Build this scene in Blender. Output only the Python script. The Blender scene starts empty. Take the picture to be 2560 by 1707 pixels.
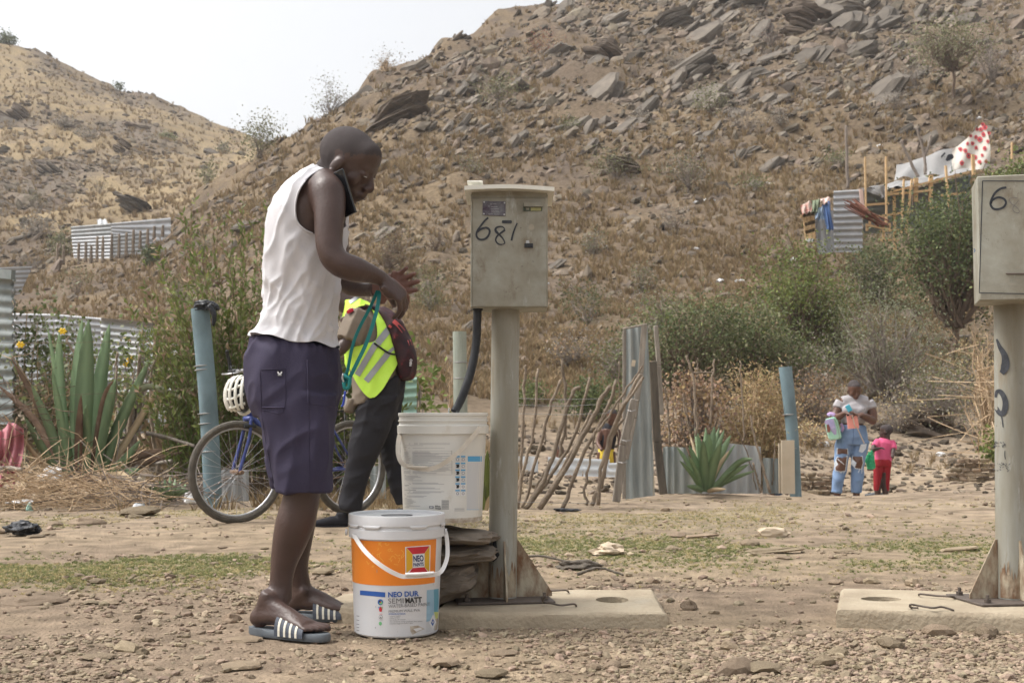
import bpy, math, random
import numpy as np
from mathutils import Vector, Matrix
from mathutils.bvhtree import BVHTree
rng = np.random.default_rng(7)
random.seed(7)
scene = bpy.context.scene
COL = scene.collection
# camera, world, sun, exposure
CAM_Z = 0.70
PITCH = math.radians(3.33)
F = 3200.0                      # focal length in pixels of the 2560 px wide photograph
cam_data = bpy.data.cameras.new('camera')
cam_data.sensor_width = 36.0
cam_data.lens = 36.0 * F / 2560.0
cam_data.clip_start = 0.1
cam_data.clip_end = 2000.0
cam_data.dof.use_dof = True
cam_data.dof.focus_distance = 4.25
cam_data.dof.aperture_fstop = 10.0
cam = bpy.data.objects.new('camera', cam_data)
COL.objects.link(cam)
cam.location = (0, 0, CAM_Z)
cam.rotation_euler = (math.radians(90) + PITCH, 0, 0)
scene.camera = cam
world = bpy.data.worlds.new('World')
scene.world = world
world.use_nodes = True
wn = world.node_tree.nodes; wl = world.node_tree.links
for n in list(wn): wn.remove(n)
w_out = wn.new('ShaderNodeOutputWorld'); w_bg = wn.new('ShaderNodeBackground')
w_sky = wn.new('ShaderNodeTexSky'); w_hsv = wn.new('ShaderNodeHueSaturation')
w_sky.sky_type = 'NISHITA'; w_sky.sun_disc = False
SUN_EL, SUN_AZ = math.radians(58), math.radians(-88)     # azimuth from +Y towards +X
w_sky.sun_elevation = SUN_EL; w_sky.sun_rotation = SUN_AZ
w_sky.air_density = 1.0; w_sky.dust_density = 6.0; w_sky.ozone_density = 1.0
w_hsv.inputs['Saturation'].default_value = 0.16
w_bg.inputs['Strength'].default_value = 0.15
wl.new(w_sky.outputs[0], w_hsv.inputs['Color']); wl.new(w_hsv.outputs[0], w_bg.inputs[0]); wl.new(w_bg.outputs[0], w_out.inputs[0])
sun_data = bpy.data.lights.new('sun', 'SUN')
sun_data.energy = 1.2; sun_data.angle = math.radians(14); sun_data.color = (1.0, 0.95, 0.88)
sun = bpy.data.objects.new('sun', sun_data); COL.objects.link(sun)
sd = Vector((math.sin(SUN_AZ) * math.cos(SUN_EL), math.cos(SUN_AZ) * math.cos(SUN_EL), math.sin(SUN_EL)))
sun.rotation_euler = sd.to_track_quat('Z', 'Y').to_euler()
scene.view_settings.view_transform = 'Standard'
scene.view_settings.look = 'None'
scene.view_settings.gamma = 1.0
scene.view_settings.use_curve_mapping = False
scene.view_settings.exposure = 0.86
scene.render.engine = 'CYCLES'
scene.cycles.use_denoising = True
scene.cycles.max_bounces = 5
scene.cycles.diffuse_bounces = 3
scene.cycles.volume_bounces = 1
scene.cycles.glossy_bounces = 2
scene.cycles.transparent_max_bounces = 6
# pixel <-> world helpers (photograph pixels, 2560 wide)
CP, SP = math.cos(PITCH), math.sin(PITCH)
def ray(px, py):
 u = (px - 1280.0) / F; v = (853.5 - py) / F
 return np.array([u, CP - v * SP, SP + v * CP])
def P(px, py, Y):
 d = ray(px, py); return np.array([0, 0, CAM_Z]) + d * (Y / d[1])
def Q(x, y, Y): return P(x * 1.08844, y * 1.08844, Y)
def elev(py):
 v = (853.5 - np.asarray(py, float)) / F
 return (SP + v * CP) / (CP - v * SP)
# noise
_perm = np.random.default_rng(3).permutation(256)
def _h(*c):
 r = 0
 for k in c: r = _perm[(r + k) & 255]
 return r / 255.0
def vnoise(x, y, seed=0):
 x = np.asarray(x, float); y = np.asarray(y, float)
 xi = np.floor(x).astype(int); yi = np.floor(y).astype(int)
 fx = x - xi; fy = y - yi; fx = fx * fx * (3 - 2 * fx); fy = fy * fy * (3 - 2 * fy)
 a = _h(xi, yi, seed); b = _h(xi + 1, yi, seed); c = _h(xi, yi + 1, seed); d = _h(xi + 1, yi + 1, seed)
 return (a * (1 - fx) + b * fx) * (1 - fy) + (c * (1 - fx) + d * fx) * fy
def fbm(x, y, oct=4, seed=0, gain=0.5):
 s = 0; a = 1; t = 0
 for o in range(oct):
  s = s + a * vnoise(x * 2 ** o + 17.3 * o, y * 2 ** o - 9.1 * o, seed + o); t += a; a *= gain
 return s / t
def vnoise3(p, seed=0):
 x, y, z = p[:, 0], p[:, 1], p[:, 2]
 zi = np.floor(z).astype(int); fz = z - zi; fz = fz * fz * (3 - 2 * fz)
 xi = np.floor(x).astype(int); yi = np.floor(y).astype(int)
 fx = x - xi; fy = y - yi; fx = fx * fx * (3 - 2 * fx); fy = fy * fy * (3 - 2 * fy)
 def L(k):
  a = _h(xi, yi, k, seed); b = _h(xi + 1, yi, k, seed); c = _h(xi, yi + 1, k, seed); d = _h(xi + 1, yi + 1, k, seed)
  return (a * (1 - fx) + b * fx) * (1 - fy) + (c * (1 - fx) + d * fx) * fy
 return L(zi) * (1 - fz) + L(zi + 1) * fz
# materials
MATS = {}
def mat(name, c1, c2=None, scale=6.0, rough=0.8, bump=0.0, bscale=None, metal=0.0, c3=None, rnd=0.0, stretch=(1, 1, 1),
  spec=0.3, island=False, transl=0.0, detail=6.0, contrast=0.25, hue=0.0, bstretch=None, attr=None, speck=None):
 m = bpy.data.materials.new(name); m.use_nodes = True; MATS[name] = m
 nt = m.node_tree; N = nt.nodes; L = nt.links
 bs = N['Principled BSDF']; out = N['Material Output']
 bs.inputs['Roughness'].default_value = rough; bs.inputs['Metallic'].default_value = metal
 bs.inputs['Specular IOR Level'].default_value = spec
 tc = N.new('ShaderNodeTexCoord'); mp = N.new('ShaderNodeMapping'); mp.inputs['Scale'].default_value = stretch
 L.new(tc.outputs['Object'], mp.inputs[0])
 col = None
 if attr:
  at = N.new('ShaderNodeAttribute'); at.attribute_name = attr
  nz = N.new('ShaderNodeTexNoise'); nz.inputs['Scale'].default_value = scale; nz.inputs['Detail'].default_value = detail
  L.new(mp.outputs[0], nz.inputs['Vector'])
  mr = N.new('ShaderNodeMapRange'); mr.inputs[1].default_value = 0.3; mr.inputs[2].default_value = 0.7
  mr.inputs[3].default_value = c1; mr.inputs[4].default_value = c2
  L.new(nz.outputs['Fac'], mr.inputs[0])
  vm = N.new('ShaderNodeVectorMath'); vm.operation = 'SCALE'
  L.new(at.outputs['Color'], vm.inputs[0]); L.new(mr.outputs[0], vm.inputs['Scale'])
  col = vm.outputs[0]
 elif c2 is None:
  bs.inputs['Base Color'].default_value = (*c1, 1)
  if rnd:
   rg = N.new('ShaderNodeRGB'); rg.outputs[0].default_value = (*c1, 1); col = rg.outputs[0]
 else:
  nz = N.new('ShaderNodeTexNoise'); nz.inputs['Scale'].default_value = scale; nz.inputs['Detail'].default_value = detail
  nz.inputs['Roughness'].default_value = 0.6
  L.new(mp.outputs[0], nz.inputs['Vector'])
  rp = N.new('ShaderNodeValToRGB'); e = rp.color_ramp.elements
  e[0].position = 0.5 - contrast; e[0].color = (*c1, 1); e[1].position = 0.5 + contrast; e[1].color = (*c2, 1)
  if c3 is not None:
   k = e.new(0.5 + contrast * 0.55); k.color = (*c2, 1); e[2].color = (*c3, 1)
  L.new(nz.outputs['Fac'], rp.inputs[0]); col = rp.outputs[0]
 if rnd and col is not None:
  if island:
   g = N.new('ShaderNodeNewGeometry'); ro = g.outputs['Random Per Island']
  else:
   g = N.new('ShaderNodeObjectInfo'); ro = g.outputs['Random']
  mr = N.new('ShaderNodeMapRange'); mr.inputs[3].default_value = 1 - rnd; mr.inputs[4].default_value = 1 + rnd
  L.new(ro, mr.inputs[0])
  hs = N.new('ShaderNodeHueSaturation'); L.new(col, hs.inputs['Color']); L.new(mr.outputs[0], hs.inputs['Value'])
  if hue:
   m2 = N.new('ShaderNodeMath'); m2.operation = 'MULTIPLY'; m2.inputs[1].default_value = 7.31; L.new(ro, m2.inputs[0])
   m3 = N.new('ShaderNodeMath'); m3.operation = 'FRACT'; L.new(m2.outputs[0], m3.inputs[0])
   m4 = N.new('ShaderNodeMapRange'); m4.inputs[3].default_value = 0.5 - hue; m4.inputs[4].default_value = 0.5 + hue
   L.new(m3.outputs[0], m4.inputs[0]); L.new(m4.outputs[0], hs.inputs['Hue'])
  col = hs.outputs[0]
 if speck and col is not None:
  for cs, ss, t0, t1, st_ in speck:
   mp2 = N.new('ShaderNodeMapping'); mp2.inputs['Scale'].default_value = st_; L.new(tc.outputs['Object'], mp2.inputs[0])
   n2 = N.new('ShaderNodeTexNoise'); n2.inputs['Scale'].default_value = ss; n2.inputs['Detail'].default_value = 8; n2.inputs['Roughness'].default_value = .68; L.new(mp2.outputs[0], n2.inputs['Vector'])
   r2 = N.new('ShaderNodeMapRange'); r2.inputs[1].default_value = t0; r2.inputs[2].default_value = t1; L.new(n2.outputs['Fac'], r2.inputs[0])
   mx = N.new('ShaderNodeMix'); mx.data_type = 'RGBA'; L.new(r2.outputs[0], mx.inputs[0]); L.new(col, mx.inputs[6]); mx.inputs[7].default_value = (*cs, 1); col = mx.outputs[2]
 if col is not None: L.new(col, bs.inputs['Base Color'])
 if bump:
  nb = N.new('ShaderNodeTexNoise'); nb.inputs['Scale'].default_value = bscale or scale * 4; nb.inputs['Detail'].default_value = 5
  if bstretch:
   mq = N.new('ShaderNodeMapping'); mq.inputs['Scale'].default_value = bstretch
   L.new(tc.outputs['Object'], mq.inputs[0]); L.new(mq.outputs[0], nb.inputs['Vector'])
  else:
   L.new(mp.outputs[0], nb.inputs['Vector'])
  bp = N.new('ShaderNodeBump'); bp.inputs['Strength'].default_value = min(1, bump); bp.inputs['Distance'].default_value = 0.02 if bump <= 1 else 0.02 * bump
  L.new(nb.outputs['Fac'], bp.inputs['Height']); L.new(bp.outputs[0], bs.inputs['Normal'])
 if transl:
  tr = N.new('ShaderNodeBsdfTranslucent'); mx = N.new('ShaderNodeMixShader'); mx.inputs[0].default_value = transl
  if col is not None: L.new(col, tr.inputs[0])
  else: tr.inputs[0].default_value = (*c1, 1)
  L.new(bs.outputs[0], mx.inputs[1]); L.new(tr.outputs[0], mx.inputs[2]); L.new(mx.outputs[0], out.inputs[0])
 return m
# mesh helpers
ORIG = {}
def np_mesh(name, V, F, mi=None, smooth=False):
 V = np.ascontiguousarray(V, dtype=np.float32); me = bpy.data.meshes.new(name)
 if isinstance(F, np.ndarray):
  n, k = F.shape
  me.vertices.add(len(V)); me.vertices.foreach_set('co', V.ravel())
  me.loops.add(n * k); me.loops.foreach_set('vertex_index', F.astype(np.int32).ravel())
  me.polygons.add(n); me.polygons.foreach_set('loop_start', (np.arange(n) * k).astype(np.int32))
  me.update(calc_edges=True)
 else:
  me.from_pydata([tuple(v) for v in V.tolist()], [], [tuple(int(i) for i in f) for f in F])
 if mi is not None:
  me.polygons.foreach_set('material_index', np.asarray(mi, dtype=np.int32))
 me.polygons.foreach_set('use_smooth', np.full(len(me.polygons), bool(smooth)))
 me.validate(); me.update()
 return me
def tag(o, label=None, cat=None, group=None, kind=None):
 if label: o['label'] = label
 if cat: o['category'] = cat
 if group: o['group'] = group
 if kind: o['kind'] = kind
 return o
def thing(name, label, cat, loc, group=None, rz=0.0):
 o = bpy.data.objects.new(name, None); COL.objects.link(o)
 o.location = [float(c) for c in loc]; o.rotation_euler = (0, 0, rz); o.empty_display_size = 0.1
 ORIG[o.name] = np.array(loc, float)
 return tag(o, label, cat, group)
def link(name, me, mats, parent=None, origin=None):
 if not isinstance(mats, (list, tuple)): mats = [mats]
 for m in mats: me.materials.append(MATS[m] if isinstance(m, str) else m)
 o = bpy.data.objects.new(name, me); COL.objects.link(o)
 if parent is not None:
  o.parent = parent; ORIG[o.name] = ORIG.get(parent.name, np.zeros(3))
 elif origin is not None:
  o.location = [float(c) for c in origin]; ORIG[o.name] = np.array(origin, float)
 return o
def build(name, V, F, mats, parent=None, smooth=False, mi=None, origin='auto'):
 V = np.array(V, float).reshape(-1, 3)
 if parent is not None:
  V = V - ORIG.get(parent.name, np.zeros(3)); og = None
 elif origin is None:
  og = None
 else:
  og = np.array([(V[:, 0].min() + V[:, 0].max()) / 2, (V[:, 1].min() + V[:, 1].max()) / 2, V[:, 2].min()]) if isinstance(origin, str) else np.array(origin, float)
  V = V - og
 me = np_mesh(name, V, F, mi, smooth)
 return link(name, me, mats, parent, og)
class MB:
 def __init__(s): s.V = []; s.F = []; s.M = []; s.n = 0; s.m = 0
 def add(s, V, F):
  for v in V: s.V.append([float(v[0]), float(v[1]), float(v[2])])
  for f in F: s.F.append([int(i) + s.n for i in f]); s.M.append(s.m)
  s.n = len(s.V); return s
 def box(s, c, d, R=None, bev=0.0):
  c = np.array(c, float); h = np.array(d, float) / 2
  if bev > 0:
   b = min(bev, h.min() * 0.9); V = []
   for z in (-1, 1):
    for x, y in ((-1, -1), (1, -1), (1, 1), (-1, 1)):
     V += [[x * (h[0] - b), y * (h[1] - b), z * h[2]], [x * h[0], y * (h[1] - b), z * (h[2] - b)], [x * (h[0] - b), y * h[1], z * (h[2] - b)]]
   import itertools
   V = np.array(V); Fc = _bevel_faces()
  else:
   V = np.array([[x, y, z] for z in (-h[2], h[2]) for x, y in ((-h[0], -h[1]), (h[0], -h[1]), (h[0], h[1]), (-h[0], h[1]))])
   Fc = [(0, 3, 2, 1), (4, 5, 6, 7), (0, 1, 5, 4), (1, 2, 6, 5), (2, 3, 7, 6), (3, 0, 4, 7)]
  if R is not None: V = V @ np.array(R).T
  return s.add(V + c, Fc)
 def beam(s, a, b, w, t, up=(0, 0, 1), bev=0.0):
  a = np.array(a, float); b = np.array(b, float); z = b - a; L = np.linalg.norm(z); z /= L
  x = np.cross(np.array(up, float), z)
  if np.linalg.norm(x) < 1e-4: x = np.cross((1, 0, 0), z)
  x /= np.linalg.norm(x); y = np.cross(z, x)
  return s.box((a + b) / 2, (w, t, L), np.stack([x, y, z], 1), bev)
 def tube(s, pts, rad, n=10, ratio=1.0, side=None, caps=True, roundcap=False):
  pts = np.array(pts, float); m = len(pts)
  rad = np.full(m, rad, float) if np.isscalar(rad) else np.array(rad, float)
  ratio = np.full(m, ratio, float) if np.isscalar(ratio) else np.array(ratio, float)
  T = np.gradient(pts, axis=0) if m > 2 else np.repeat([pts[1] - pts[0]], 2, 0)
  T /= np.linalg.norm(T, axis=1)[:, None] + 1e-12
  ref = np.array(side, float) if side is not None else (np.array([0, 0, 1.0]) if abs(T[0][2]) < 0.9 else np.array([1.0, 0, 0]))
  V = []; a0 = ref - T[0] * ref.dot(T[0]); a0 /= np.linalg.norm(a0)
  rings = [];
  for i in range(m):
   if side is not None: a0 = ref - T[i] * ref.dot(T[i])
   else: a0 = a0 - T[i] * a0.dot(T[i])
   a0 = a0 / (np.linalg.norm(a0) + 1e-12); b0 = np.cross(T[i], a0); rings.append((pts[i], a0, b0, rad[i], rad[i] * ratio[i]))
  if roundcap:
   def cap(r, sg):
    p, a, b, ra, rb = r; t = T[0] if sg < 0 else T[-1]; h = min(ra, rb)
    return [(p + sg * t * h * math.sin(q), a, b, ra * math.cos(q), rb * math.cos(q)) for q in (0.5, 0.95, 1.3)]
   rings = cap(rings[0], -1)[::-1] + rings + cap(rings[-1], 1)
  k = len(rings)
  for p, a, b, ra, rb in rings:
   for j in range(n):
    t = 2 * math.pi * j / n; V.append(p + a * ra * math.cos(t) + b * rb * math.sin(t))
  Fc = [(i * n + j, i * n + (j + 1) % n, (i + 1) * n + (j + 1) % n, (i + 1) * n + j) for i in range(k - 1) for j in range(n)]
  if caps: Fc += [tuple(range(n))[::-1], tuple((k - 1) * n + j for j in range(n))]
  return s.add(V, Fc)
 def loft(s, rings, caps=True):
  n = len(rings[0]); V = [p for r in rings for p in r]; k = len(rings)
  Fc = [(i * n + j, i * n + (j + 1) % n, (i + 1) * n + (j + 1) % n, (i + 1) * n + j) for i in range(k - 1) for j in range(n)]
  if caps: Fc += [tuple(range(n))[::-1], tuple((k - 1) * n + j for j in range(n))]
  return s.add(V, Fc)
 def lathe(s, c, prof, n=48, caps=True):
  c = np.array(c, float)
  return s.loft([[c + (r * math.cos(2 * math.pi * j / n), r * math.sin(2 * math.pi * j / n), z) for j in range(n)] for r, z in prof], caps)
 def ell(s, c, r, R=None, nu=14, nv=9):
  V = []; R = np.eye(3) if R is None else np.array(R); c = np.array(c, float)
  for i in range(1, nv):
   ph = math.pi * i / nv
   for j in range(nu):
    t = 2 * math.pi * j / nu
    V.append(c + R @ np.array([r[0] * math.sin(ph) * math.cos(t), r[1] * math.sin(ph) * math.sin(t), r[2] * math.cos(ph)]))
  V += [c + R @ np.array([0, 0, r[2]]), c - R @ np.array([0, 0, r[2]])]; a = len(V) - 2
  Fc = [(i * nu + j, (i + 1) * nu + j, (i + 1) * nu + (j + 1) % nu, i * nu + (j + 1) % nu) for i in range(nv - 2) for j in range(nu)]
  Fc += [(a, j, (j + 1) % nu) for j in range(nu)] + [(a + 1, (nv - 2) * nu + (j + 1) % nu, (nv - 2) * nu + j) for j in range(nu)]
  return s.add(V, Fc)
 def quad(s, a, b, c, d): return s.add([a, b, c, d], [(0, 1, 2, 3)])
 def prism(s, poly, vec):
  poly = [np.array(p, float) for p in poly]; n = len(poly); vec = np.array(vec, float)
  return s.add(poly + [p + vec for p in poly], [tuple(range(n))[::-1], tuple(range(n, 2 * n))] + [(i, (i + 1) % n, n + (i + 1) % n, n + i) for i in range(n)])
 def build(s, name, mats, parent=None, smooth=False, origin='auto'):
  o = build(name, s.V, s.F, mats, parent, smooth, s.M if max(s.M) else None, origin)
  return o
def _bevel_faces():
 Z = lambda k: 3 * k; X = lambda k: 3 * k + 1; Y = lambda k: 3 * k + 2
 f = [(Z(0), Z(3), Z(2), Z(1)), (Z(4), Z(5), Z(6), Z(7)),
         (Y(0), Y(1), Y(5), Y(4)), (X(1), X(2), X(6), X(5)), (Y(2), Y(3), Y(7), Y(6)), (X(3), X(0), X(4), X(7))]
 f += [(Z(0), Z(1), Y(1), Y(0)), (Z(1), Z(2), X(2), X(1)), (Z(2), Z(3), Y(3), Y(2)), (Z(3), Z(0), X(0), X(3))]
 f += [(Z(4), Y(4), Y(5), Z(5)), (Z(5), X(5), X(6), Z(6)), (Z(6), Y(6), Y(7), Z(7)), (Z(7), X(7), X(4), Z(4))]
 f += [(X(0), Y(0), Y(4), X(4)), (Y(1), X(1), X(5), Y(5)), (X(2), Y(2), Y(6), X(6)), (Y(3), X(3), X(7), Y(7))]
 f += [(Z(0), Y(0), X(0)), (Z(1), X(1), Y(1)), (Z(2), Y(2), X(2)), (Z(3), X(3), Y(3))]
 f += [(Z(4), X(4), Y(4)), (Z(5), Y(5), X(5)), (Z(6), X(6), Y(6)), (Z(7), Y(7), X(7))]
 return f
def smooth_angle(o, deg=35):
 me = o.data; me.polygons.foreach_set('use_smooth', np.full(len(me.polygons), True))
 try: me.set_sharp_from_angle(angle=math.radians(deg))
 except Exception: pass
 return o
def scatter(templates, pos, rot, scl, pick=None):
 """copies of small numpy meshes merged to one array; rot (n,3,3), scl (n,3)"""
 Vs, Fs, base = [], [], 0
 pos = np.asarray(pos); n = len(pos)
 pick = rng.integers(0, len(templates), n) if pick is None else pick
 for t, (TV, TF) in enumerate(templates):
  idx = np.nonzero(pick == t)[0]
  if not len(idx): continue
  v = TV[None] * scl[idx][:, None, :]
  v = np.einsum('nij,nkj->nki', rot[idx], v) + pos[idx][:, None, :]
  f = TF[None] + (np.arange(len(idx)) * len(TV))[:, None, None] + base
  Vs.append(v.reshape(-1, 3)); Fs.append(f.reshape(-1, TF.shape[1])); base += len(idx) * len(TV)
 return np.concatenate(Vs), np.concatenate(Fs)
def rotz(a):
 a = np.asarray(a, float); c, s = np.cos(a), np.sin(a); R = np.zeros(a.shape + (3, 3)); R[..., 0, 0] = c; R[..., 0, 1] = -s; R[..., 1, 0] = s; R[..., 1, 1] = c; R[..., 2, 2] = 1; return R
def axang(ax, a):
 return np.array(Matrix.Rotation(a, 3, Vector(ax)))
def frames(nrm, a):
 """rotation matrices whose z is nrm, spun by a"""
 nrm = nrm / np.linalg.norm(nrm, axis=1)[:, None]
 ref = np.where(np.abs(nrm[:, 2:3]) < 0.9, [[0, 0, 1.0]], [[1.0, 0, 0]])
 x = np.cross(ref, nrm); x /= np.linalg.norm(x, axis=1)[:, None]; y = np.cross(nrm, x)
 R = np.stack([x, y, nrm], 2); return R @ rotz(a)
ICO0 = None
def ico(sub=0):
 import bmesh
 bm = bmesh.new(); bmesh.ops.create_icosphere(bm, subdivisions=sub + 1, radius=1.0)
 V = np.array([v.co[:] for v in bm.verts]); Fc = np.array([[v.index for v in f.verts] for f in bm.faces]); bm.free(); return V, Fc
def pebble_templates(k=6, sub=0, amp=0.25, flat=0.6, seed=1):
 r = np.random.default_rng(seed); V, Fc = ico(sub); out = []
 for i in range(k):
  n = 1 + amp * (vnoise3(V * 1.3 + r.uniform(0, 50, 3), i) * 2 - 1) + amp * 0.4 * r.uniform(-1, 1, len(V))
  out.append((V * n[:, None] * [1, r.uniform(0.6, 0.95), flat * r.uniform(0.7, 1.2)], Fc))
 return out
def slab_templates(k=6, seed=2, layers=3, thick=0.22):
 """stone slab with ragged stepped layers, triangulated"""
 r = np.random.default_rng(seed); out = []
 for i in range(k):
  n = 8; ang = np.sort(np.linspace(0, 2 * np.pi, n, endpoint=False) + r.uniform(-0.28, 0.28, n)); rad = r.uniform(0.65, 1.0, n)
  V = []; L = layers * 2
  zs = np.linspace(-thick, thick, L)
  for l in range(L):
   off = r.uniform(-0.10, 0.10, 2) if l % 2 == 0 else off
   sc = r.uniform(0.82, 1.0) if l % 2 == 0 else sc
   rr = rad * sc * (1 + r.uniform(-0.05, 0.05, n)) * (0.9 if l in (0, L - 1) else 1)
   V += [[rr[j] * math.cos(ang[j]) + off[0], 0.62 * rr[j] * math.sin(ang[j]) + off[1], zs[l] + r.uniform(-0.02, 0.02)] for j in range(n)]
  V += [[0, 0, -thick * 1.02], [r.uniform(-.2, .2), r.uniform(-.1, .1), thick * 1.05]]
  Fc = []
  for l in range(L - 1):
   for j in range(n):
    a, b, c, d = l * n + j, l * n + (j + 1) % n, (l + 1) * n + (j + 1) % n, (l + 1) * n + j
    Fc += [(a, b, c), (a, c, d)]
  for j in range(n):
   Fc += [(L * n, (j + 1) % n, j), (L * n + 1, (L - 1) * n + j, (L - 1) * n + (j + 1) % n)]
  out.append((np.array(V), np.array(Fc)))
 return out
def tuft_template(n=22, seed=0, spread=0.5, w=0.03, h=1.0, lean=0.5):
 r = np.random.default_rng(seed); V = []; Fc = []
 for i in range(n):
  a = r.uniform(0, 2 * np.pi); b = r.uniform(0, 0.18); hh = h * r.uniform(0.55, 1.0); l = lean * r.uniform(0.1, 1) * hh
  p0 = np.array([math.cos(a) * b, math.sin(a) * b, 0]); d = np.array([math.cos(a + r.uniform(-.6, .6)), math.sin(a + r.uniform(-.6, .6)), 0])
  s = np.array([-d[1], d[0], 0]) * w; q = r.uniform(0, 3.14); s = np.array([math.cos(q), math.sin(q), 0]) * w
  pm = p0 + d * l * 0.35 + [0, 0, hh * 0.6]; pt = p0 + d * l + [0, 0, hh]
  k = len(V); V += [p0 - s, p0 + s, pm + s * 0.8, pm - s * 0.8, pt]; Fc += [(k, k + 1, k + 2), (k, k + 2, k + 3), (k + 3, k + 2, k + 4)]
 return np.array(V), np.array(Fc)
def evaluated_arrays(o):
 dg = bpy.context.evaluated_depsgraph_get(); dg.update()
 e = o.evaluated_get(dg); me = bpy.data.meshes.new_from_object(e, preserve_all_data_layers=False, depsgraph=dg)
 V = np.zeros(len(me.vertices) * 3, np.float32); me.vertices.foreach_get('co', V)
 Fc = [tuple(p.vertices) for p in me.polygons]
 bpy.data.meshes.remove(me); return V.reshape(-1, 3).astype(float), Fc
def remesh(mb, voxel=0.006, smooth=4, fac=0.5):
 V = np.array(mb.V); c = V.mean(0)
 me = np_mesh('tmp', V - c, mb.F); o = bpy.data.objects.new('tmp', me); COL.objects.link(o)
 m = o.modifiers.new('r', 'REMESH'); m.mode = 'VOXEL'; m.voxel_size = voxel; m.adaptivity = 0
 if smooth:
  s = o.modifiers.new('s', 'SMOOTH'); s.factor = fac; s.iterations = smooth
 V, Fc = evaluated_arrays(o)
 bpy.data.objects.remove(o); bpy.data.meshes.remove(me)
 return V + c, np.array(Fc)
def lap_smooth(V, Fc, w, it):
 E = np.concatenate([Fc[:, [0, 1]], Fc[:, [1, 2]], Fc[:, [2, 3]], Fc[:, [3, 0]]]) if Fc.shape[1] == 4 else np.concatenate([Fc[:, [0, 1]], Fc[:, [1, 2]], Fc[:, [2, 0]]])
 a = np.concatenate([E[:, 0], E[:, 1]]); b = np.concatenate([E[:, 1], E[:, 0]]); n = np.bincount(a, minlength=len(V)).clip(1)
 for _ in range(it):
  S = np.stack([np.bincount(a, V[b, k], minlength=len(V)) for k in range(3)], 1) / n[:, None]; V = V + (S - V) * w[:, None]
 return V
def snap_edges(V, Fall, Fk, poly, maxd=9, ymir=None):
 hp = spline([tuple(q) for q in poly] + [tuple(poly[0])], 900); a = np.bincount(Fk.ravel(), minlength=len(V)); b = np.bincount(Fall.ravel(), minlength=len(V))
 for q in np.nonzero((a > 0) & (a < b))[0]:
  w = V[q].copy()
  if ymir is not None and w[1] > ymir: w[1] = 2 * ymir - w[1]
  p0 = to_px(w[None])[0]; dl = hp[np.argmin(((hp - p0) ** 2).sum(1))] - p0
  if np.hypot(*dl) < maxd: V[q, 0] += dl[0] / F * w[1]; V[q, 2] -= dl[1] / F * w[1]
 return V
def to_px(W):
 d = np.asarray(W) - [0, 0, CAM_Z]; a = d[:, 1] * CP + d[:, 2] * SP; b = -d[:, 1] * SP + d[:, 2] * CP
 return np.stack([1280 + F * d[:, 0] / a, 853.5 - F * b / a], 1)
ORD = ['largest', 'second largest', 'third largest', 'fourth largest', 'fifth largest', 'sixth largest', 'seventh largest', 'eighth largest', 'ninth largest', 'tenth largest'] + [w_ + ' largest' for w_ in 'eleventh twelfth thirteenth fourteenth fifteenth sixteenth seventeenth eighteenth nineteenth twentieth'.split()] + ['small dark', 'small pale', 'small tilted']
def normals(V, Fc):
 N = np.zeros_like(V)
 a = V[Fc[:, 0]]; b = V[Fc[:, 1]]; c = V[Fc[:, 2]]; n = np.cross(b - a, c - a)
 for k in range(Fc.shape[1]): np.add.at(N, Fc[:, k], n)
 return N / (np.linalg.norm(N, axis=1)[:, None] + 1e-12)
def bvh_of(V, Fc): return BVHTree.FromPolygons([tuple(v) for v in np.asarray(V).tolist()], [tuple(int(i) for i in f) for f in Fc])
def drape(bvh, pts, off=0.002, lift=None):
 """photograph pixels -> points on a surface seen from the front, lifted off it by off"""
 out = []; last = None
 o = Vector((0, 0, CAM_Z))
 for k, (x, y) in enumerate(pts):
  d = Vector(ray(x, y)).normalized(); h = bvh.ray_cast(o, d)
  if h[0] is not None: dist = h[3]; last = dist
  else: dist = last if last is not None else None
  out.append(dist)
 known = [d for d in out if d is not None]
 out = [d if d is not None else (known[0] if known else 5) for d in out]
 return [np.array([0, 0, CAM_Z]) + np.array(Vector(ray(x, y)).normalized()) * (dist - off) for (x, y), dist in zip(pts, out)]
def drape_quad(bvh, quad, off=0.002, nu=8, nv=8):
 """four pixel corners (tl, tr, br, bl) -> grid verts and faces on the surface"""
 tl, tr, br, bl = [np.array(q, float) for q in quad]; pts = []
 for j in range(nv + 1):
  for i in range(nu + 1):
   s, t = i / nu, j / nv; pts.append((tl * (1 - s) + tr * s) * (1 - t) + (bl * (1 - s) + br * s) * t)
 V = drape(bvh, pts, off); w = nu + 1
 return V, [(j * w + i, (j + 1) * w + i, (j + 1) * w + i + 1, j * w + i + 1) for j in range(nv) for i in range(nu)]
def drape_stroke(bvh, line, width, off=0.002, mb=None):
 """ribbon of a pixel polyline on a surface; width in pixels (scalar or list)"""
 L = np.array(line, float); n = len(L); T = np.gradient(L, axis=0); T /= np.linalg.norm(T, axis=1)[:, None] + 1e-9
 Nn = np.stack([-T[:, 1], T[:, 0]], 1); w = np.full(n, width, float) if np.isscalar(width) else np.array(width, float)
 a = L + Nn * w[:, None] / 2; b = L - Nn * w[:, None] / 2
 V = drape(bvh, list(a) + list(b), off); Fc = [(i, i + 1, n + i + 1, n + i) for i in range(n - 1)]
 if mb is not None: mb.add(V, Fc)
 return V, Fc
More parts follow.
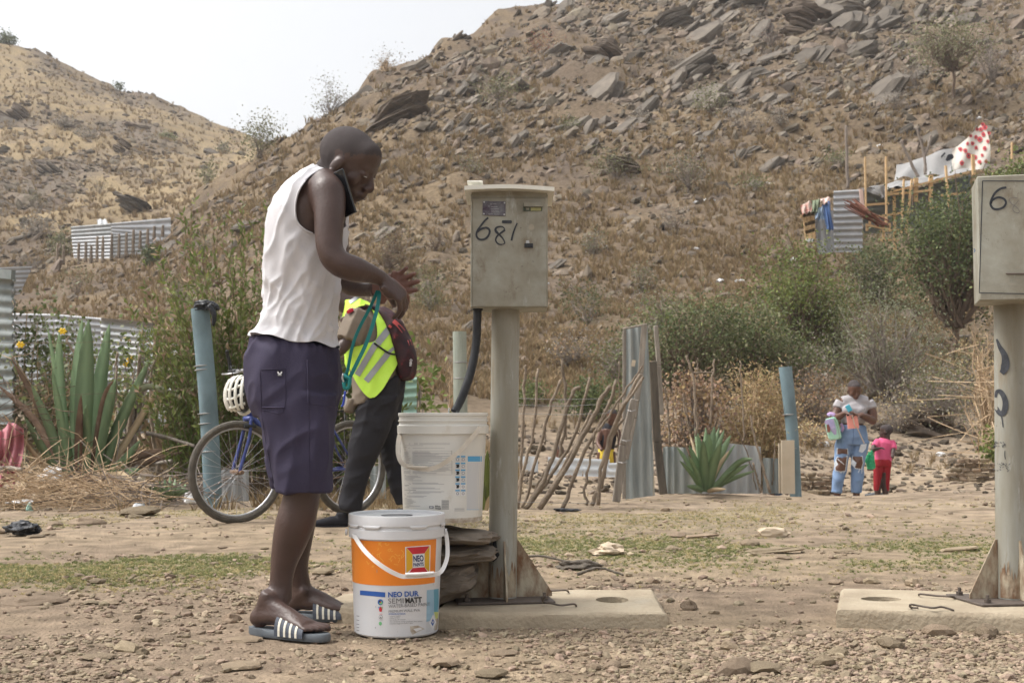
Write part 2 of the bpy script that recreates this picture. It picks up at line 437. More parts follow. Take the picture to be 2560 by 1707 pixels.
def spline(pts, n=40, closed=False):
 pts = np.array(pts, float); m = len(pts)
 if m < 3: return np.array([pts[0] + (pts[-1] - pts[0]) * t for t in np.linspace(0, 1, n)])
 out = []
 for t in np.linspace(0, m - 1 - 1e-9, n):
  i = int(t); f = t - i; p0 = pts[max(i - 1, 0)]; p1 = pts[i]; p2 = pts[min(i + 1, m - 1)]; p3 = pts[min(i + 2, m - 1)]
  out.append(0.5 * ((2 * p1) + (-p0 + p2) * f + (2 * p0 - 5 * p1 + 4 * p2 - p3) * f * f + (-p0 + 3 * p1 - 3 * p2 + p3) * f ** 3))
 return np.array(out)
_TXT = {}
def text2d(s, bold=0.0):
 cu = bpy.data.curves.new('t', 'FONT'); cu.body = s; cu.size = 1.0; cu.offset = bold; cu.resolution_u = 3
 o = bpy.data.objects.new('t', cu); COL.objects.link(o); V, Fc = evaluated_arrays(o)
 bpy.data.objects.remove(o); bpy.data.curves.remove(cu)
 V = V[:, :2]; V[:, 0] -= V[:, 0].min(); return V, Fc
def drape_text(bvh, s, x0, y0, x1, h, off=0.0025, bold=0.0, y1=None, rot=0.0):
 """text whose capitals are h pixels high, baseline from (x0,y0) to (x1,y1), on a surface"""
 V, Fc = text2d(s, bold); W = V[:, 0].max(); H = 0.72
 y1 = y0 if y1 is None else y1
 e = np.array([x1 - x0, y1 - y0]) / W; u = np.array([y1 - y0, -(x1 - x0)]); u = u / np.linalg.norm(u) * h / H
 pts = [np.array([x0, y0]) + v[0] * e + v[1] * u for v in V]
 return drape(bvh, pts, off), Fc
mat('skin', (.052, .030, .024), (.080, .049, .041), scale=9, rough=0.42, spec=0.45, bump=0.12, bscale=120)
mat('palm_skin', (0.19, 0.10, 0.08), (0.14, 0.072, 0.057), scale=30, rough=0.55)
mat('hair', (.047, .037, .037), (.070, .057, .056), scale=300, rough=0.75, bump=0.5, bscale=500)
# terrain
def zz(z, Y): return 1e6 + z            # marker: height given directly
def PRO(*pairs): return pairs
KN = {
 -900: PRO((3, 'z', 0), (12, 'z', 0), (16, 1080), (24, 950), (34, 830), (50, 720), (70, 620), (85, 540), (115, 250), (150, -50), (190, -330), (230, 'z', 60)),
 0: PRO((3, 'z', 0), (12, 'z', 0), (16, 1090), (24, 975), (34, 870), (50, 770), (70, 695), (85, 610), (115, 400), (150, 190), (172, 87), (200, 'z', 40), (260, 'z', 20)),
 350: PRO((3, 'z', 0), (11.5, 'z', 0), (16, 1090), (24, 975), (34, 850), (50, 740), (66, 668), (71, 662), (80, 610), (110, 430), (150, 270), (172, 224), (200, 'z', 30), (260, 'z', 10)),
 560: PRO((3, 'z', 0), (11, 'z', 0), (16, 1090), (24, 960), (34, 820), (48, 640), (65, 490), (85, 470), (115, 420), (150, 340), (172, 310), (200, 'z', 25), (260, 'z', 5)),
 700: PRO((3, 'z', 0), (11, 'z', 0), (16, 1085), (24, 940), (34, 790), (48, 590), (62, 450), (75, 368), (90, 385), (120, 390), (172, 378), (200, 'z', 20), (260, 'z', 0)),
 820: PRO((3, 'z', 0), (11, 'z', 0), (16, 1085), (24, 935), (34, 780), (48, 560), (62, 390), (77, 280), (90, 'z', 14), (172, 'z', 16), (260, 'z', 0)),
 960: PRO((3, 'z', 0), (11, 'z', 0), (15, 1110), (20, 1030), (28, 900), (38, 710), (52, 440), (68, 260), (80, 180), (95, 'z', 17), (260, 'z', 0)),
 1103: PRO((3, 'z', 0), (11, 'z', 0), (15, 1125), (20, 1050), (28, 900), (38, 710), (52, 430), (68, 230), (88, 94), (105, 'z', 22), (260, 'z', 5)),
 1245: PRO((3, 'z', 0), (11, 'z', 0), (14, 1165), (18, 1110), (24, 990), (34, 790), (46, 540), (62, 300), (82, 110), (96, 10), (110, 'z', 28), (260, 'z', 20)),
 1700: PRO((3, 'z', 0), (11, 'z', 0), (13, 'z', -0.05), (16, 'z', 0.0), (18, 1130), (24, 960), (34, 740), (46, 500), (64, 240), (90, 0), (120, -180), (150, -260), (260, 'z', 40)),
 2100: PRO((3, 'z', 0), (11.5, 'z', 0), (13, 'z', -0.22), (16.5, 'z', -0.42), (19.5, 1165), (22, 1090), (27, 940), (36, 660), (48, 440), (66, 200), (90, 0), (130, -220), (160, -300), (260, 'z', 50)),
 2560: PRO((3, 'z', 0), (10, 'z', 0.02), (12.5, 'z', 0.06), (17, 'z', -0.1), (20, 1150), (24, 1040), (30, 870), (38, 640), (48, 440), (66, 200), (90, 0), (130, -220), (160, -300), (260, 'z', 50)),
 3400: PRO((3, 'z', 0), (10, 'z', 0.02), (14, 'z', 0.1), (20, 1150), (24, 1040), (30, 860), (38, 620), (48, 420), (66, 180), (90, -20), (130, -220), (160, -300), (260, 'z', 50)),
}
_kx = np.array(sorted(KN)); _gy = np.exp(np.linspace(math.log(2.0), math.log(260), 500))
_tab = []
for k in _kx:
 ys = [2.0]; zs = [0.0]
 for p in KN[k]:
  ys.append(p[0]); zs.append(p[2] if p[1] == 'z' else CAM_Z + p[0] * float(elev(p[1])))
 t = np.interp(_gy, ys, zs)
 ker = np.hanning(15); ker /= ker.sum(); t = np.convolve(np.pad(t, 7, 'edge'), ker, 'valid'); _tab.append(t)
_tab = np.array(_tab)
def base_h(x, y, th=None):
 """smooth ground height at world x, y (y > 0 in front of the camera)"""
 x = np.asarray(x, float); y = np.asarray(y, float); r = np.hypot(x, y)
 th = np.arctan2(x, y); yy = np.where(np.abs(th) < 0.7, y, r * 0.765)
 px = np.clip(1280 + F * np.tan(np.clip(th, -0.62, 0.62)), _kx[0], _kx[-1])
 gi = np.clip((np.log(np.maximum(yy, 2.001)) - math.log(2.0)) / (math.log(260) - math.log(2.0)) * 499, 0, 498.999)
 a = gi.astype(int); f = gi - a
 k = np.clip(np.searchsorted(_kx, px, 'right') - 1, 0, len(_kx) - 2); g = (px - _kx[k]) / (_kx[k + 1] - _kx[k]); g = g * g * (3 - 2 * g) * 0.5 + g * 0.5
 z = (_tab[k, a] * (1 - f) + _tab[k, a + 1] * f) * (1 - g) + (_tab[k + 1, a] * (1 - f) + _tab[k + 1, a + 1] * f) * g
 w = np.clip((2.3 - np.abs(th)) / 1.4, 0, 1)
 return z * w
def height(x, y):
 z = base_h(x, y); d = np.hypot(x, y); hf = np.clip((y - 12) / 18, 0, 1)
 n = hf * ((fbm(x / 11, y / 11, 3, 5) - .5) * 1.2 * np.clip(d / 70, .15, 1) + (fbm(x / 2.6, y / 2.6, 4, 9) - .5) * .95 * np.clip(d / 60, .2, 1))
 led = fbm(x / 3.2 + y / 9, y / 3.5, 3, 21); n = n + hf * np.clip(led - 0.56, 0, 1) * 2.6 * np.where(d > 84, .4, 1) * np.clip(d / 60, .1, 1)
 nf = 1 - hf
 n = n + nf * ((fbm(x * 0.9, y * 0.9, 3, 31) - .5) * .035 + (fbm(x * 7, y * 7, 3, 33) - .5) * .016)
 n = n * (1 - .7 * ((y > 18) & (y < 78) & (x / np.maximum(y, 1) < -.25)))
 slab = np.exp(-(((x - .3) / .7) ** 4 + ((y - 4.5) / .5) ** 4)); n = n * (1 - slab * .8)
 return z + n
def hit(px, py):
 """photograph pixels -> ground points"""
 px = np.atleast_1d(np.asarray(px, float)); py = np.atleast_1d(np.asarray(py, float))
 g = _gy[None, ::2]; u = (px - 1280) / F / (CP - (853.5 - py) / F * SP); e = elev(py)
 X = u[:, None] * g; Y = np.broadcast_to(g, X.shape)
 zs = base_h(X, Y); ok = (zs - CAM_Z) / Y >= e[:, None]
 i = np.argmax(ok, 1); good = ok.any(1)
 i1 = np.maximum(i - 1, 0); r = np.arange(len(px))
 d0 = (zs[r, i1] - CAM_Z) / Y[r, i1] - e; d1 = (zs[r, i] - CAM_Z) / Y[r, i] - e
 t = np.clip(-d0 / (d1 - d0 + 1e-12), 0, 1); yy = Y[r, i1] * (1 - t) + Y[r, i] * t; xx = u * yy
 return xx, yy, height(xx, yy), good
def hit1(px, py):
 x, y, z, g = hit([px], [py]); return np.array([x[0], y[0], z[0]])
def grass_mask(x, y):
 px = 1280 + F * x / np.maximum(y, .5); yc = np.interp(px, [-400, 0, 640, 1300, 2400, 3000], [5.6, 5.8, 6.1, 6.9, 6.7, 6.7])
 m = np.exp(-((y - yc) / 0.62) ** 2) * np.clip((fbm(x * 1.3, y * 2.2, 4, 51) - .40) * 5, 0, 1)
 m2 = 0.6 * np.exp(-((y - 9.2) / 1.3) ** 2) * np.clip((fbm(x * .9, y * 1.6, 4, 53) - .44) * 5, 0, 1) * np.where(px < 2000, 1, .35)
 return np.clip(m + m2, 0, 1)
th = np.concatenate([np.linspace(-math.pi, -0.5, 34)[:-1], np.linspace(-0.5, -0.44, 24)[:-1], np.linspace(-0.44, 0.44, 800), np.linspace(0.44, 0.62, 70)[1:], np.linspace(0.62, math.pi, 34)[1:]])
rr = np.concatenate([np.linspace(0.3, 2.9, 14), np.exp(np.linspace(math.log(3.0), math.log(260), 640)), [300, 340, 380, 420]])
TH, RR = np.meshgrid(th, rr); gx = RR * np.sin(TH); gyv = RR * np.cos(TH)
gz = height(gx, gyv)
gz = np.where(RR > 262, gz[np.searchsorted(rr, 259)][None, :] * np.clip(1 - (RR - 260) / 300, 0, 1), gz)
V = np.stack([gx, gyv, gz], -1).reshape(-1, 3)
nr, nt = TH.shape
ii, jj = np.meshgrid(np.arange(nr - 1), np.arange(nt - 1), indexing='ij')
Fq = np.stack([ii * nt + jj, ii * nt + jj + 1, (ii + 1) * nt + jj + 1, (ii + 1) * nt + jj], -1).reshape(-1, 4)
Fq = Fq[:, ::-1]
me = np_mesh('ground', V, Fq, smooth=True)
px_ = 1280 + F * V[:, 0] / np.maximum(V[:, 1], .5); X_, Y_ = V[:, 0], V[:, 1]
def mixc(a, b, m): return a * (1 - m[:, None]) + np.array(b) * m[:, None]
n1 = fbm(X_ * .8, Y_ * .8, 4, 61); n2 = fbm(X_ * 4, Y_ * 4, 4, 63); n3 = fbm(X_ / 4, Y_ / 4, 4, 65); n4 = fbm(X_ / 1.1, Y_ / 1.1, 4, 67)
c = np.tile(np.array([.275, .215, .142]), (len(V), 1))
c = mixc(c, (.215, .165, .115), np.clip((n1 - .42) * 4, 0, 1) * .8)
c = mixc(c, (.35, .28, .195), np.clip((Y_ - 6.5) / 3, 0, 1) * np.clip((n2 - .3) * 3, 0, 1) * .75)
gm = grass_mask(X_, Y_); c = mixc(c, (.25, .23, .12), gm * .6)
wet = np.exp(-(((X_ - .30) / .42) ** 2 + ((Y_ - 5.15) / .32) ** 2)) * np.clip((n2 - .3) * 4, 0, 1.2); c = mixc(c, (.085, .066, .052), np.clip(wet, 0, 1))
foam = np.exp(-(((X_ - .24) / .2) ** 2 + ((Y_ - 5.02) / .12) ** 2)) * np.clip((fbm(X_ * 14, Y_ * 25, 3, 69) - .36) * 7, 0, 1); c = mixc(c, (.62, .63, .62), np.clip(foam, 0, 1))
hill = np.clip((Y_ - np.where(px_ > 1850, 20, 15)) / 8, 0, 1); hc = np.tile(np.array([.165, .125, .082]), (len(V), 1))
dk = np.clip((fbm(X_ / 14, Y_ / 18, 3, 73) - .45) * 4, 0, 1)
low = np.clip((.5 - (V[:, 2] / np.maximum(Y_, 1)) / .32), 0, 1)
hc = mixc(hc, (.275, .208, .115), np.clip((n3 - .40) * 4, 0, 1) * (.35 + .65 * low))
hc = mixc(hc, (.105, .085, .068), np.clip((n4 - .55) * 5, 0, 1) * .7)
hc = mixc(hc, (.12, .094, .070), dk * .5)
left = np.clip((Y_ - 82) / 10, 0, 1) * (px_ < 760)
lc = np.tile(np.array([.31, .24, .135]), (len(V), 1)); lc = mixc(lc, (.15, .128, .104), np.clip((fbm(X_ / 9 + Y_ / 30, Y_ / 12, 4, 71) - .50) * 6, 0, 1) * np.clip((600 - px_) / 250, 0, 1) * .85)
lc = mixc(lc, (.20, .155, .105), np.clip((n4 - .45) * 5, 0, 1) * .7)
hc = hc * (1 - left[:, None]) + lc * left[:, None]
hc = hc * [.87, .86, .90]; c = c * [.97, .96, 1.0]; c = c * (1 - hill[:, None]) + hc * hill[:, None]
ca = me.color_attributes.new('soil', 'FLOAT_COLOR', 'POINT')
ca.data.foreach_set('color', np.concatenate([c, np.ones((len(c), 1))], 1).astype(np.float32).ravel())
mat('soil', 0.62, 1.28, scale=7, rough=0.95, bump=0.9, bscale=60, attr='soil', detail=10, spec=0.1)
ground = link('ground', me, 'soil'); tag(ground, kind='structure')
print('terrain', len(V))
# rocks and scree on the hills
mat('rock', (.057, .049, .041), (.158, .135, .109), scale=2.2, rough=0.9, bump=0.7, bscale=9, rnd=0.28, stretch=(1, 1, 5), c3=(.250, .216, .176), spec=.25)
mat('scree', (.079, .063, .049), (.178, .144, .107), scale=4, rough=0.9, rnd=0.6, island=True, hue=0.015, spec=.2)
slabs = slab_templates(10, 2, 3, 0.2); slabs_thin = slab_templates(6, 5, 2, 0.13)
def is_left(x, y): return (y > 84) & (1280 + F * x / y < 730)
def strata_rot(x, y, n, jit=0.16):
 lf = is_left(x, y)[:, None]
 nrm = np.where(lf, np.array([[0.38, -0.42, 0.82]]), np.array([[-0.50, -0.38, 0.78]])) + rng.normal(0, jit, (n, 3))
 nrm /= np.linalg.norm(nrm, axis=1)[:, None]; d = np.where(lf, np.array([[.93, .05, -.36]]), np.array([[.86, .12, .48]])) + rng.normal(0, jit * 1.3, (n, 3))
 xa = d - nrm * (d * nrm).sum(1)[:, None]; xa /= np.linalg.norm(xa, axis=1)[:, None]; return np.stack([xa, np.cross(nrm, xa), nrm], 2)
def sample_hill(n, keep):
 px = rng.uniform(-250, 2800, n); py = rng.uniform(-120, 1010, n)
 x, y, z, g = hit(px, py); k = g & (y > 12.8) & (y < 176)
 k[k] &= rng.uniform(0, 1, k.sum()) < keep(px[k], py[k], x[k], y[k])
 return px[k], py[k], x[k], y[k], z[k]
def rocky(px, py, x, y):
 lf = is_left(x, y); cl = fbm(x / 5, y / 7, 3, 81)
 r = np.clip((690 - .10 * (px - 1280) - py) / 420, .03, 1) ** 1.3 * np.clip((cl - .36) * 4, .12, 1)
 l = np.clip((fbm(x / 9 + y / 30, y / 12, 4, 71) - .50) * 8, 0.03, 1) * np.clip((620 - px) / 300, .08, 1)
 return np.where(lf, l, r)
px, py, x, y, z = sample_hill(9500, rocky)
L = np.where(is_left(x, y), .6, 1) * np.exp(rng.normal(math.log(.36), .62, len(x))) * np.clip(y / 58, .55, 1.5); L = np.clip(L, .16, 2.6)
order = np.argsort(-(L / y)); nsingle = 280
pos = np.stack([x, y, z - L * .04], 1); R = strata_rot(x, y, len(x)); S = np.stack([L, L, L * rng.uniform(.45, 1.0, len(x))], 1)
rock_me = []
for t, (tv, tf) in enumerate(slabs):
 m_ = np_mesh('rock', tv, tf); m_.materials.append(MATS['rock']); rock_me.append(m_)
CX = [0, 200, 450, 700, 960, 1160, 1390, 1560, 1760, 1960, 2160, 2350]
CN = ['at the left border', 'above the upper tin wall', 'left of the man', 'behind the man', 'between the man and meter box', 'behind the middle meter box', 'just right of the middle meter box', 'over the tin gate', 'over the right aloe', 'over the blue post and shack corner', 'over the shack roof', 'over the right meter box']
RX = [-999, 70, 160, 260, 370, 500, 660, 840]; RN = ['at the top edge', 'near the top', 'on the upper slope', 'on the upper middle slope', 'on the middle slope', 'on the lower slope', 'low on the slope', 'at the slope foot']
cell_n = {}
def cell_label(kind, x_, y_, CN_, RX_, RN_):
 i_ = max(0, int(np.searchsorted(CX, x_, 'right')) - 1); j_ = max(0, int(np.searchsorted(RX_, y_, 'right')) - 1); k_ = (kind, i_, j_); n_ = cell_n[k_] = cell_n.get(k_, 0) + 1
 return ORD[min(n_ - 1, 22)] + ' ' + kind + ' ' + RN_[j_] + ' ' + CN_[i_]
for q, i in enumerate(order[:nsingle]):
 o = bpy.data.objects.new('rock', rock_me[int(rng.integers(len(rock_me)))]); COL.objects.link(o)
 M4 = Matrix(R[i].tolist()).to_4x4() @ Matrix.Diagonal((*S[i].tolist(), 1)); M4.translation = pos[i].tolist(); o.matrix_world = M4
 lf = int(is_left(x[i:i + 1], y[i:i + 1])[0]); tag(o, cell_label('grey slab', px[i], py[i], CN, RX, RN), 'rock', ['rock slabs on the right hillside', 'rock slabs on the far left hill'][lf])
rest = order[nsingle:]
SV, SF = scatter(slabs, pos[rest], R[rest], S[rest])
px, py, x, y, z = sample_hill(52000, lambda a, b, c_, d: np.clip((rocky(a, b, c_, d) * 1.3 + .12) * np.where(d < 21, .12, 1), 0, 1))
L = np.exp(rng.normal(math.log(.095), .5, len(x))) * np.clip(y / 40, .6, 2.2)
pebT = pebble_templates(8, 0, .3, .5)
SV2, SF2 = scatter(pebT, np.stack([x, y, z + L * .1], 1), strata_rot(x, y, len(x), .4), np.stack([L, L, L * .7], 1))
o = build('scree', np.concatenate([SV, SV2]), np.concatenate([SF, SF2 + len(SV)]), 'scree', origin=None)
tag(o, 'loose grey and brown broken stone strewn over the dry hillsides', 'scree', kind='stuff')
print('scree', len(SF) + len(SF2))
def outcrop(px, py, wpx, hpx, n, lab, tilt=-28, dark=False, seed=0):
 b = hit1(px, py); Y = b[1]; w = wpx * Y / F; h = hpx * Y / F; r = np.random.default_rng(seed)
 root = thing('rock_outcrop', lab, 'rock outcrop', b)
 a = math.radians(tilt)
 for i in range(n):
  t = (i + .5) / n - .5; l = w * r.uniform(.55, 1.0) * (1 - abs(t) * .5)
  TV, TF = slabs[int(r.integers(len(slabs)))]
  Rm = axang((0, 1, 0), a + r.normal(0, .05)) @ axang((1, 0, 0), -.25 + r.normal(0, .1)) @ axang((0, 0, 1), r.uniform(-.25, .25))
  c0 = b + np.array([r.uniform(-.15, .15) * w, .25 * h, h * .45]) + Rm @ np.array([0, 0, t * h * 1.1])
  VV = (TV * [l * .6, l * .55, h / n * 3.1]) @ Rm.T + c0
  build('layer', VV, TF, 'rock_dark' if dark else 'rock', root)
 return root
mat('rock_dark', (.049, .041, .036), (.150, .116, .088), scale=2.0, rough=0.95, bump=0.8, bscale=8, stretch=(1, 1, 6), c3=(.180, .150, .124), spec=.15)
outcrop(1500, 165, 105, 85, 6, 'dark layered outcrop split open above the meter box with rusty broken face', 26, True, 3)
outcrop(975, 330, 190, 75, 6, 'long dark slab outcrop slanting up right beside the head of the man', -30, True, 4)
outcrop(2010, 110, 130, 90, 6, 'dark hollowed outcrop with orange streaks high on the upper right hill', 18, True, 5)
outcrop(1745, 205, 120, 45, 3, 'pale flat slab outcrop lying on slope left of the hollow outcrop', -32, False, 6)
outcrop(1180, 60, 150, 60, 4, 'jutting outcrop on the skyline of the right hill', -18, False, 7)
outcrop(1700, 80, 150, 45, 4, 'broad tilted grey outcrop near the upper middle edge', -24, False, 8)
outcrop(300, 395, 55, 33, 5, 'dark jagged outcrop in the middle of the far left hill', 32, True, 9)
outcrop(120, 440, 68, 27, 5, 'dark jagged outcrop low on the far left hill', 35, False, 10)
outcrop(330, 530, 124, 33, 6, 'wide dark outcrop above the upper tin wall', 30, False, 11)
outcrop(30, 300, 62, 44, 5, 'brown cliff outcrop at the left border of the far hill', 35, True, 12)
outcrop(1560, 440, 110, 40, 3, 'low dark outcrop half covered by grey brush in mid hillside', 12, True, 13)
outcrop(2310, 1090, 150, 70, 6, 'dark crumbled outcrop in the bank behind woman and child', 15, True, 14)
outcrop(1860, 20, 150, 50, 4, 'pale stacked slabs at the upper border of the hill', -12, False, 15)
outcrop(2120, 60, 130, 60, 3, 'smooth pale boulder slabs at the upper right of the hill', -8, False, 16)
# dry grass on the hills
mat('dry_grass', (.200, .145, .081), (.312, .233, .136), scale=.5, rough=0.9, rnd=0.30, island=True, spec=.1, transl=.25, hue=.012)
tf_far = [tuft_template(11, s, w=.05, lean=.75) for s in range(6)]
def grassy(px, py, x, y):
 lf = is_left(x, y); cl = fbm(x / 4, y / 5, 3, 91)
 r = np.clip((py - 60) / 420, .22, 1) * np.clip((cl - .28) * 4, .10, 1)
 return np.where(lf, .95 * np.clip((cl - .2) * 3, .3, 1), r)
px, py, x, y, z = sample_hill(60000, grassy)
H = rng.uniform(.12, .36, len(x)) * np.clip(y / 45, .8, 1.5)
GV, GF = scatter(tf_far, np.stack([x, y, z - .02], 1), rotz(rng.uniform(0, 6.28, len(x))), np.stack([H * 1.1, H * 1.1, H], 1))
o = build('dry_grass', GV, GF, 'dry_grass', origin=None); tag(o, 'straw coloured dry grass tufts growing all over the slopes', 'dry grass', kind='stuff')
print('dry grass', len(GF))
# near ground: gravel, stones, short grass
mat('gravel', (.191, .144, .099), (.311, .247, .179), scale=3, rough=0.9, rnd=0.36, island=True, hue=.02, bump=.3, bscale=60, spec=.2)
peb = pebble_templates(10, 0, .22, .55, 11)
n = 74000; px = rng.uniform(-450, 3250, n); py = 1215 + 560 * rng.uniform(0, 1, n) ** 0.75
x, y, z, g = hit(px, py)
dens = np.clip((fbm(x * 1.4, y * 2.0, 4, 101) - .44) * 4.5, .05, 1) * np.interp(y, [3, 5.0, 5.6, 7, 12], [.62, .6, .28, .12, .25])
bank = np.exp(-(((x - .9) / .8) ** 2 + ((y - 3.75) / .4) ** 2)) + .8 * np.exp(-(((x + .95) / .5) ** 2 + ((y - 5.0) / .45) ** 2)) + .9 * np.exp(-(((x - .15) / .6) ** 2 + ((y - 4.15) / .12) ** 2))
k = g & (rng.uniform(0, 1, n) < np.clip(dens + bank * .7, 0, 1)) & (y < 13)
k &= ~((x > -.24) & (x < .53) & (y > 4.28) & (y < 4.85)) & ~((x > 1.05) & (y > 4.2) & (y < 4.8))
x, y, z = x[k], y[k], z[k]; L = np.clip(np.exp(rng.normal(math.log(.0068), .5, k.sum())), .003, .021) * np.clip(y / 4.5, .85, 1.9)
PV, PF = scatter(peb, np.stack([x, y, z + L * .22], 1), frames(np.stack([rng.normal(0, .25, len(x)), rng.normal(0, .25, len(x)), np.ones(len(x))], 1), rng.uniform(0, 6.28, len(x))), np.stack([L * 1.2, L, L], 1))
o = build('gravel', PV, PF, 'gravel', origin=None); tag(o, 'small pale gravel and pebbles scattered over the dirt ground', 'gravel', kind='stuff')
n = 4200; px = rng.uniform(-200, 2760, n); py = rng.uniform(1060, 1235, n); x, y, z, g = hit(px, py); k = g & (y > 11) & (y < 26); x, y, z = x[k], y[k], z[k]; L = np.exp(rng.normal(math.log(.035), .5, k.sum()))
PV, PF = scatter(peb, np.stack([x, y, z + L * .15], 1), frames(np.stack([rng.normal(0, .25, len(x)), rng.normal(0, .25, len(x)), np.ones(len(x))], 1), rng.uniform(0, 6.28, len(x))), np.stack([L * 1.2, L, L * .8], 1))
o = build('rubble', PV, PF, 'scree', origin=None); tag(o, 'broken stones and clods on the banks behind the yard', 'rubble', kind='stuff')
mat('stone', (.179, .132, .089), (.312, .246, .172), scale=14, rough=0.9, bump=.5, bscale=60, rnd=.25, hue=.01, spec=.2)
st_me = []
for tv, tf in pebble_templates(9, 1, .3, .6, 21):
 m_ = np_mesh('stone', tv, tf, smooth=False); m_.materials.append(MATS['stone']); st_me.append(m_)
def stone(x, y, L, lab, grp=None, flat=1.0, rz=0.0, k=None, name='stone', m=None):
 o = bpy.data.objects.new(name, st_me[int(rng.integers(len(st_me))) if k is None else k]); COL.objects.link(o)
 o.location = (float(x), float(y), float(height(np.array([x]), np.array([y]))[0]) + L * .25 * flat); o.scale = (L, L, L * flat); o.rotation_euler = (0, 0, rz)
 return tag(o, lab, 'stone', grp)
cnt = 0; SX = [-999, 1300, 1380, 1460, 1540, 1620]; SN_ = ['on the far dirt', 'at the grass band', 'behind the slabs', 'level with the slabs', 'in the foreground', 'at the bottom edge']
CS = ['at the left border', 'left of the bicycle', 'below the front wheel', 'by the feet', 'by the paint bucket', 'below the meter post', 'by the left slab end', 'right of the left slab', 'between the slabs', 'left of the right slab', 'by the right slab', 'below the right meter stand']
stl = []
while cnt < 120:
 a = rng.uniform(-100, 2660); b = 1240 + 480 * rng.uniform() ** .8; h_ = hit1(a, b)
 if (-.3 < h_[0] < .6 and 4.2 < h_[1] < 4.9) or (h_[0] > 1.0 and 4.15 < h_[1] < 4.85) or (-.95 < h_[0] < -.2 and 3.85 < h_[1] < 4.7): continue
 stl.append((float(np.clip(np.exp(rng.normal(math.log(.021), .45)), .013, .055)) * max(1, h_[1] / 5), h_[0], h_[1], a, b)); cnt += 1
for L_, hx_, hy_, a, b in sorted(stl, reverse=True, key=lambda q: q[0] / q[2]): stone(hx_, hy_, L_, cell_label('loose tan stone', a, b, CS, SX, SN_), 'loose stones on the dirt', rng.uniform(.5, .9), rng.uniform(0, 6))
for a, b, s, fl, lab in [(218, 1311, .115, .45, 'big rounded flat stone left of the bicycle in front of the aloe'), (137, 1316, .065, .6, 'medium rounded stone left of the biggest flat stone'),
 (90, 1344, .05, .4, 'low flat stone just right of the black bag'), (122, 1338, .04, .6, 'round stone behind the low flat stone by the black bag'), (82, 1508, .12, .22, 'wide half buried slab stone at the left foreground'),
 (318, 1620, .06, .5, 'pointed pale stone alone in the lower left foreground'), (250, 1640, .045, .5, 'flat tan stone in the lower left foreground'), (610, 1598, .055, .3, 'flat square stone touching the left end of the near sandal'),
 (600, 1672, .055, .5, 'broad pale stone at the bottom edge below the sandal'), (1629, 1452, .03, .95, 'small round brown stone on the bare dirt right of the slab'), (1722, 1522, .045, .8, 'yellowish round stone right of the concrete slab corner'),
 (2465, 1590, .05, .85, 'roundest reddish stone in front of the right concrete slab'), (2225, 1622, .05, .7, 'angular tan stone in front of the right concrete slab'), (2090, 1456, .035, .7, 'tan stone left in the small row behind right slab'),
 (2150, 1452, .04, .7, 'tan stone middle in the small row behind right slab'), (2175, 1455, .04, .7, 'tan stone right in the small row behind right slab'), (2283, 1463, .045, .8, 'dark pointed stone behind the right concrete slab'),
 (1842, 1680, .075, .6, 'large blunt stone at bottom edge between the slabs'), (1905, 1678, .055, .7, 'pale rounded stone right of the large blunt bottom stone'), (1955, 1398, .05, .35, 'flat beige stone in the green grass band'),
 (1680, 1378, .05, .7, 'yellowish upright stone at the edge of grass behind the slab'), (2160, 1364, .05, .4, 'flat tan stone at the top of green grass band'), (350, 1290, .15, .5, 'pale sandy boulder right of the aloe base'),
 (1260, 1640, .05, .4, 'flat stone in the middle foreground below the slab')]:
 h_ = hit1(a, b); stone(h_[0], h_[1], s, lab, None, fl, rng.uniform(0, 3))
mat('green_grass', (.13, .155, .06), (.25, .26, .115), scale=1.5, rough=.85, rnd=.35, island=True, transl=.3, hue=.02, spec=.15)
mat('pale_grass', (.36, .30, .14), (.50, .42, .24), scale=1.5, rough=.85, rnd=.3, island=True, transl=.3, spec=.1)
n = 118000; px = rng.uniform(-400, 3200, n); py = rng.uniform(1235, 1500, n); x, y, z, g = hit(px, py)
gm = grass_mask(x, y); k = g & (rng.uniform(0, 1, n) < gm * .95)
tf_s = [tuft_template(9, s + 40, w=.08, lean=1.5) for s in range(5)]
grn = rng.uniform(0, 1, n) < np.clip(.85 - np.abs(y - 6.5) * .28, .08, .8)
for nm, kk, lab in (('short_grass', k & grn, 'short green grass growing in a patchy band across the dirt'), ('dry_turf', k & ~grn, 'short yellowed turf growing in patches on the dirt')):
 H = rng.uniform(.007, .019, kk.sum())
 TV_, TF_ = scatter(tf_s, np.stack([x[kk], y[kk], z[kk] - .002], 1), rotz(rng.uniform(0, 6.28, kk.sum())), np.stack([H * 1.3, H * 1.3, H], 1))
 o = build(nm, TV_, TF_, 'green_grass' if nm == 'short_grass' else 'pale_grass', origin=None); tag(o, lab, 'grass', kind='stuff'); print(nm, len(TF_))
n = 4200; px = rng.uniform(-200, 1300, n); py = rng.uniform(1120, 1300, n)
px[2600:] = rng.uniform(1100, 2700, 1600); py[2600:] = rng.uniform(1050, 1215, 1600)
x, y, z, g = hit(px, py); k = g & (y > 9.4) & (fbm(x * .8, y * .8, 3, 111) > np.where(px > 1100, .53, .45)) & ~((px > 1300) & (y < 17.5))
H = rng.uniform(.05, .20, k.sum())
TV_, TF_ = scatter([tuft_template(12, s + 60, w=.022, lean=.9) for s in range(5)], np.stack([x[k], y[k], z[k] - .01], 1), rotz(rng.uniform(0, 6.28, k.sum())), np.stack([H * 1.1, H * 1.1, H], 1))
o = build('tall_dry_grass', TV_, TF_, 'dry_grass', origin=None); tag(o, 'taller straw coloured grass along the yard edge', 'dry grass', kind='stuff')
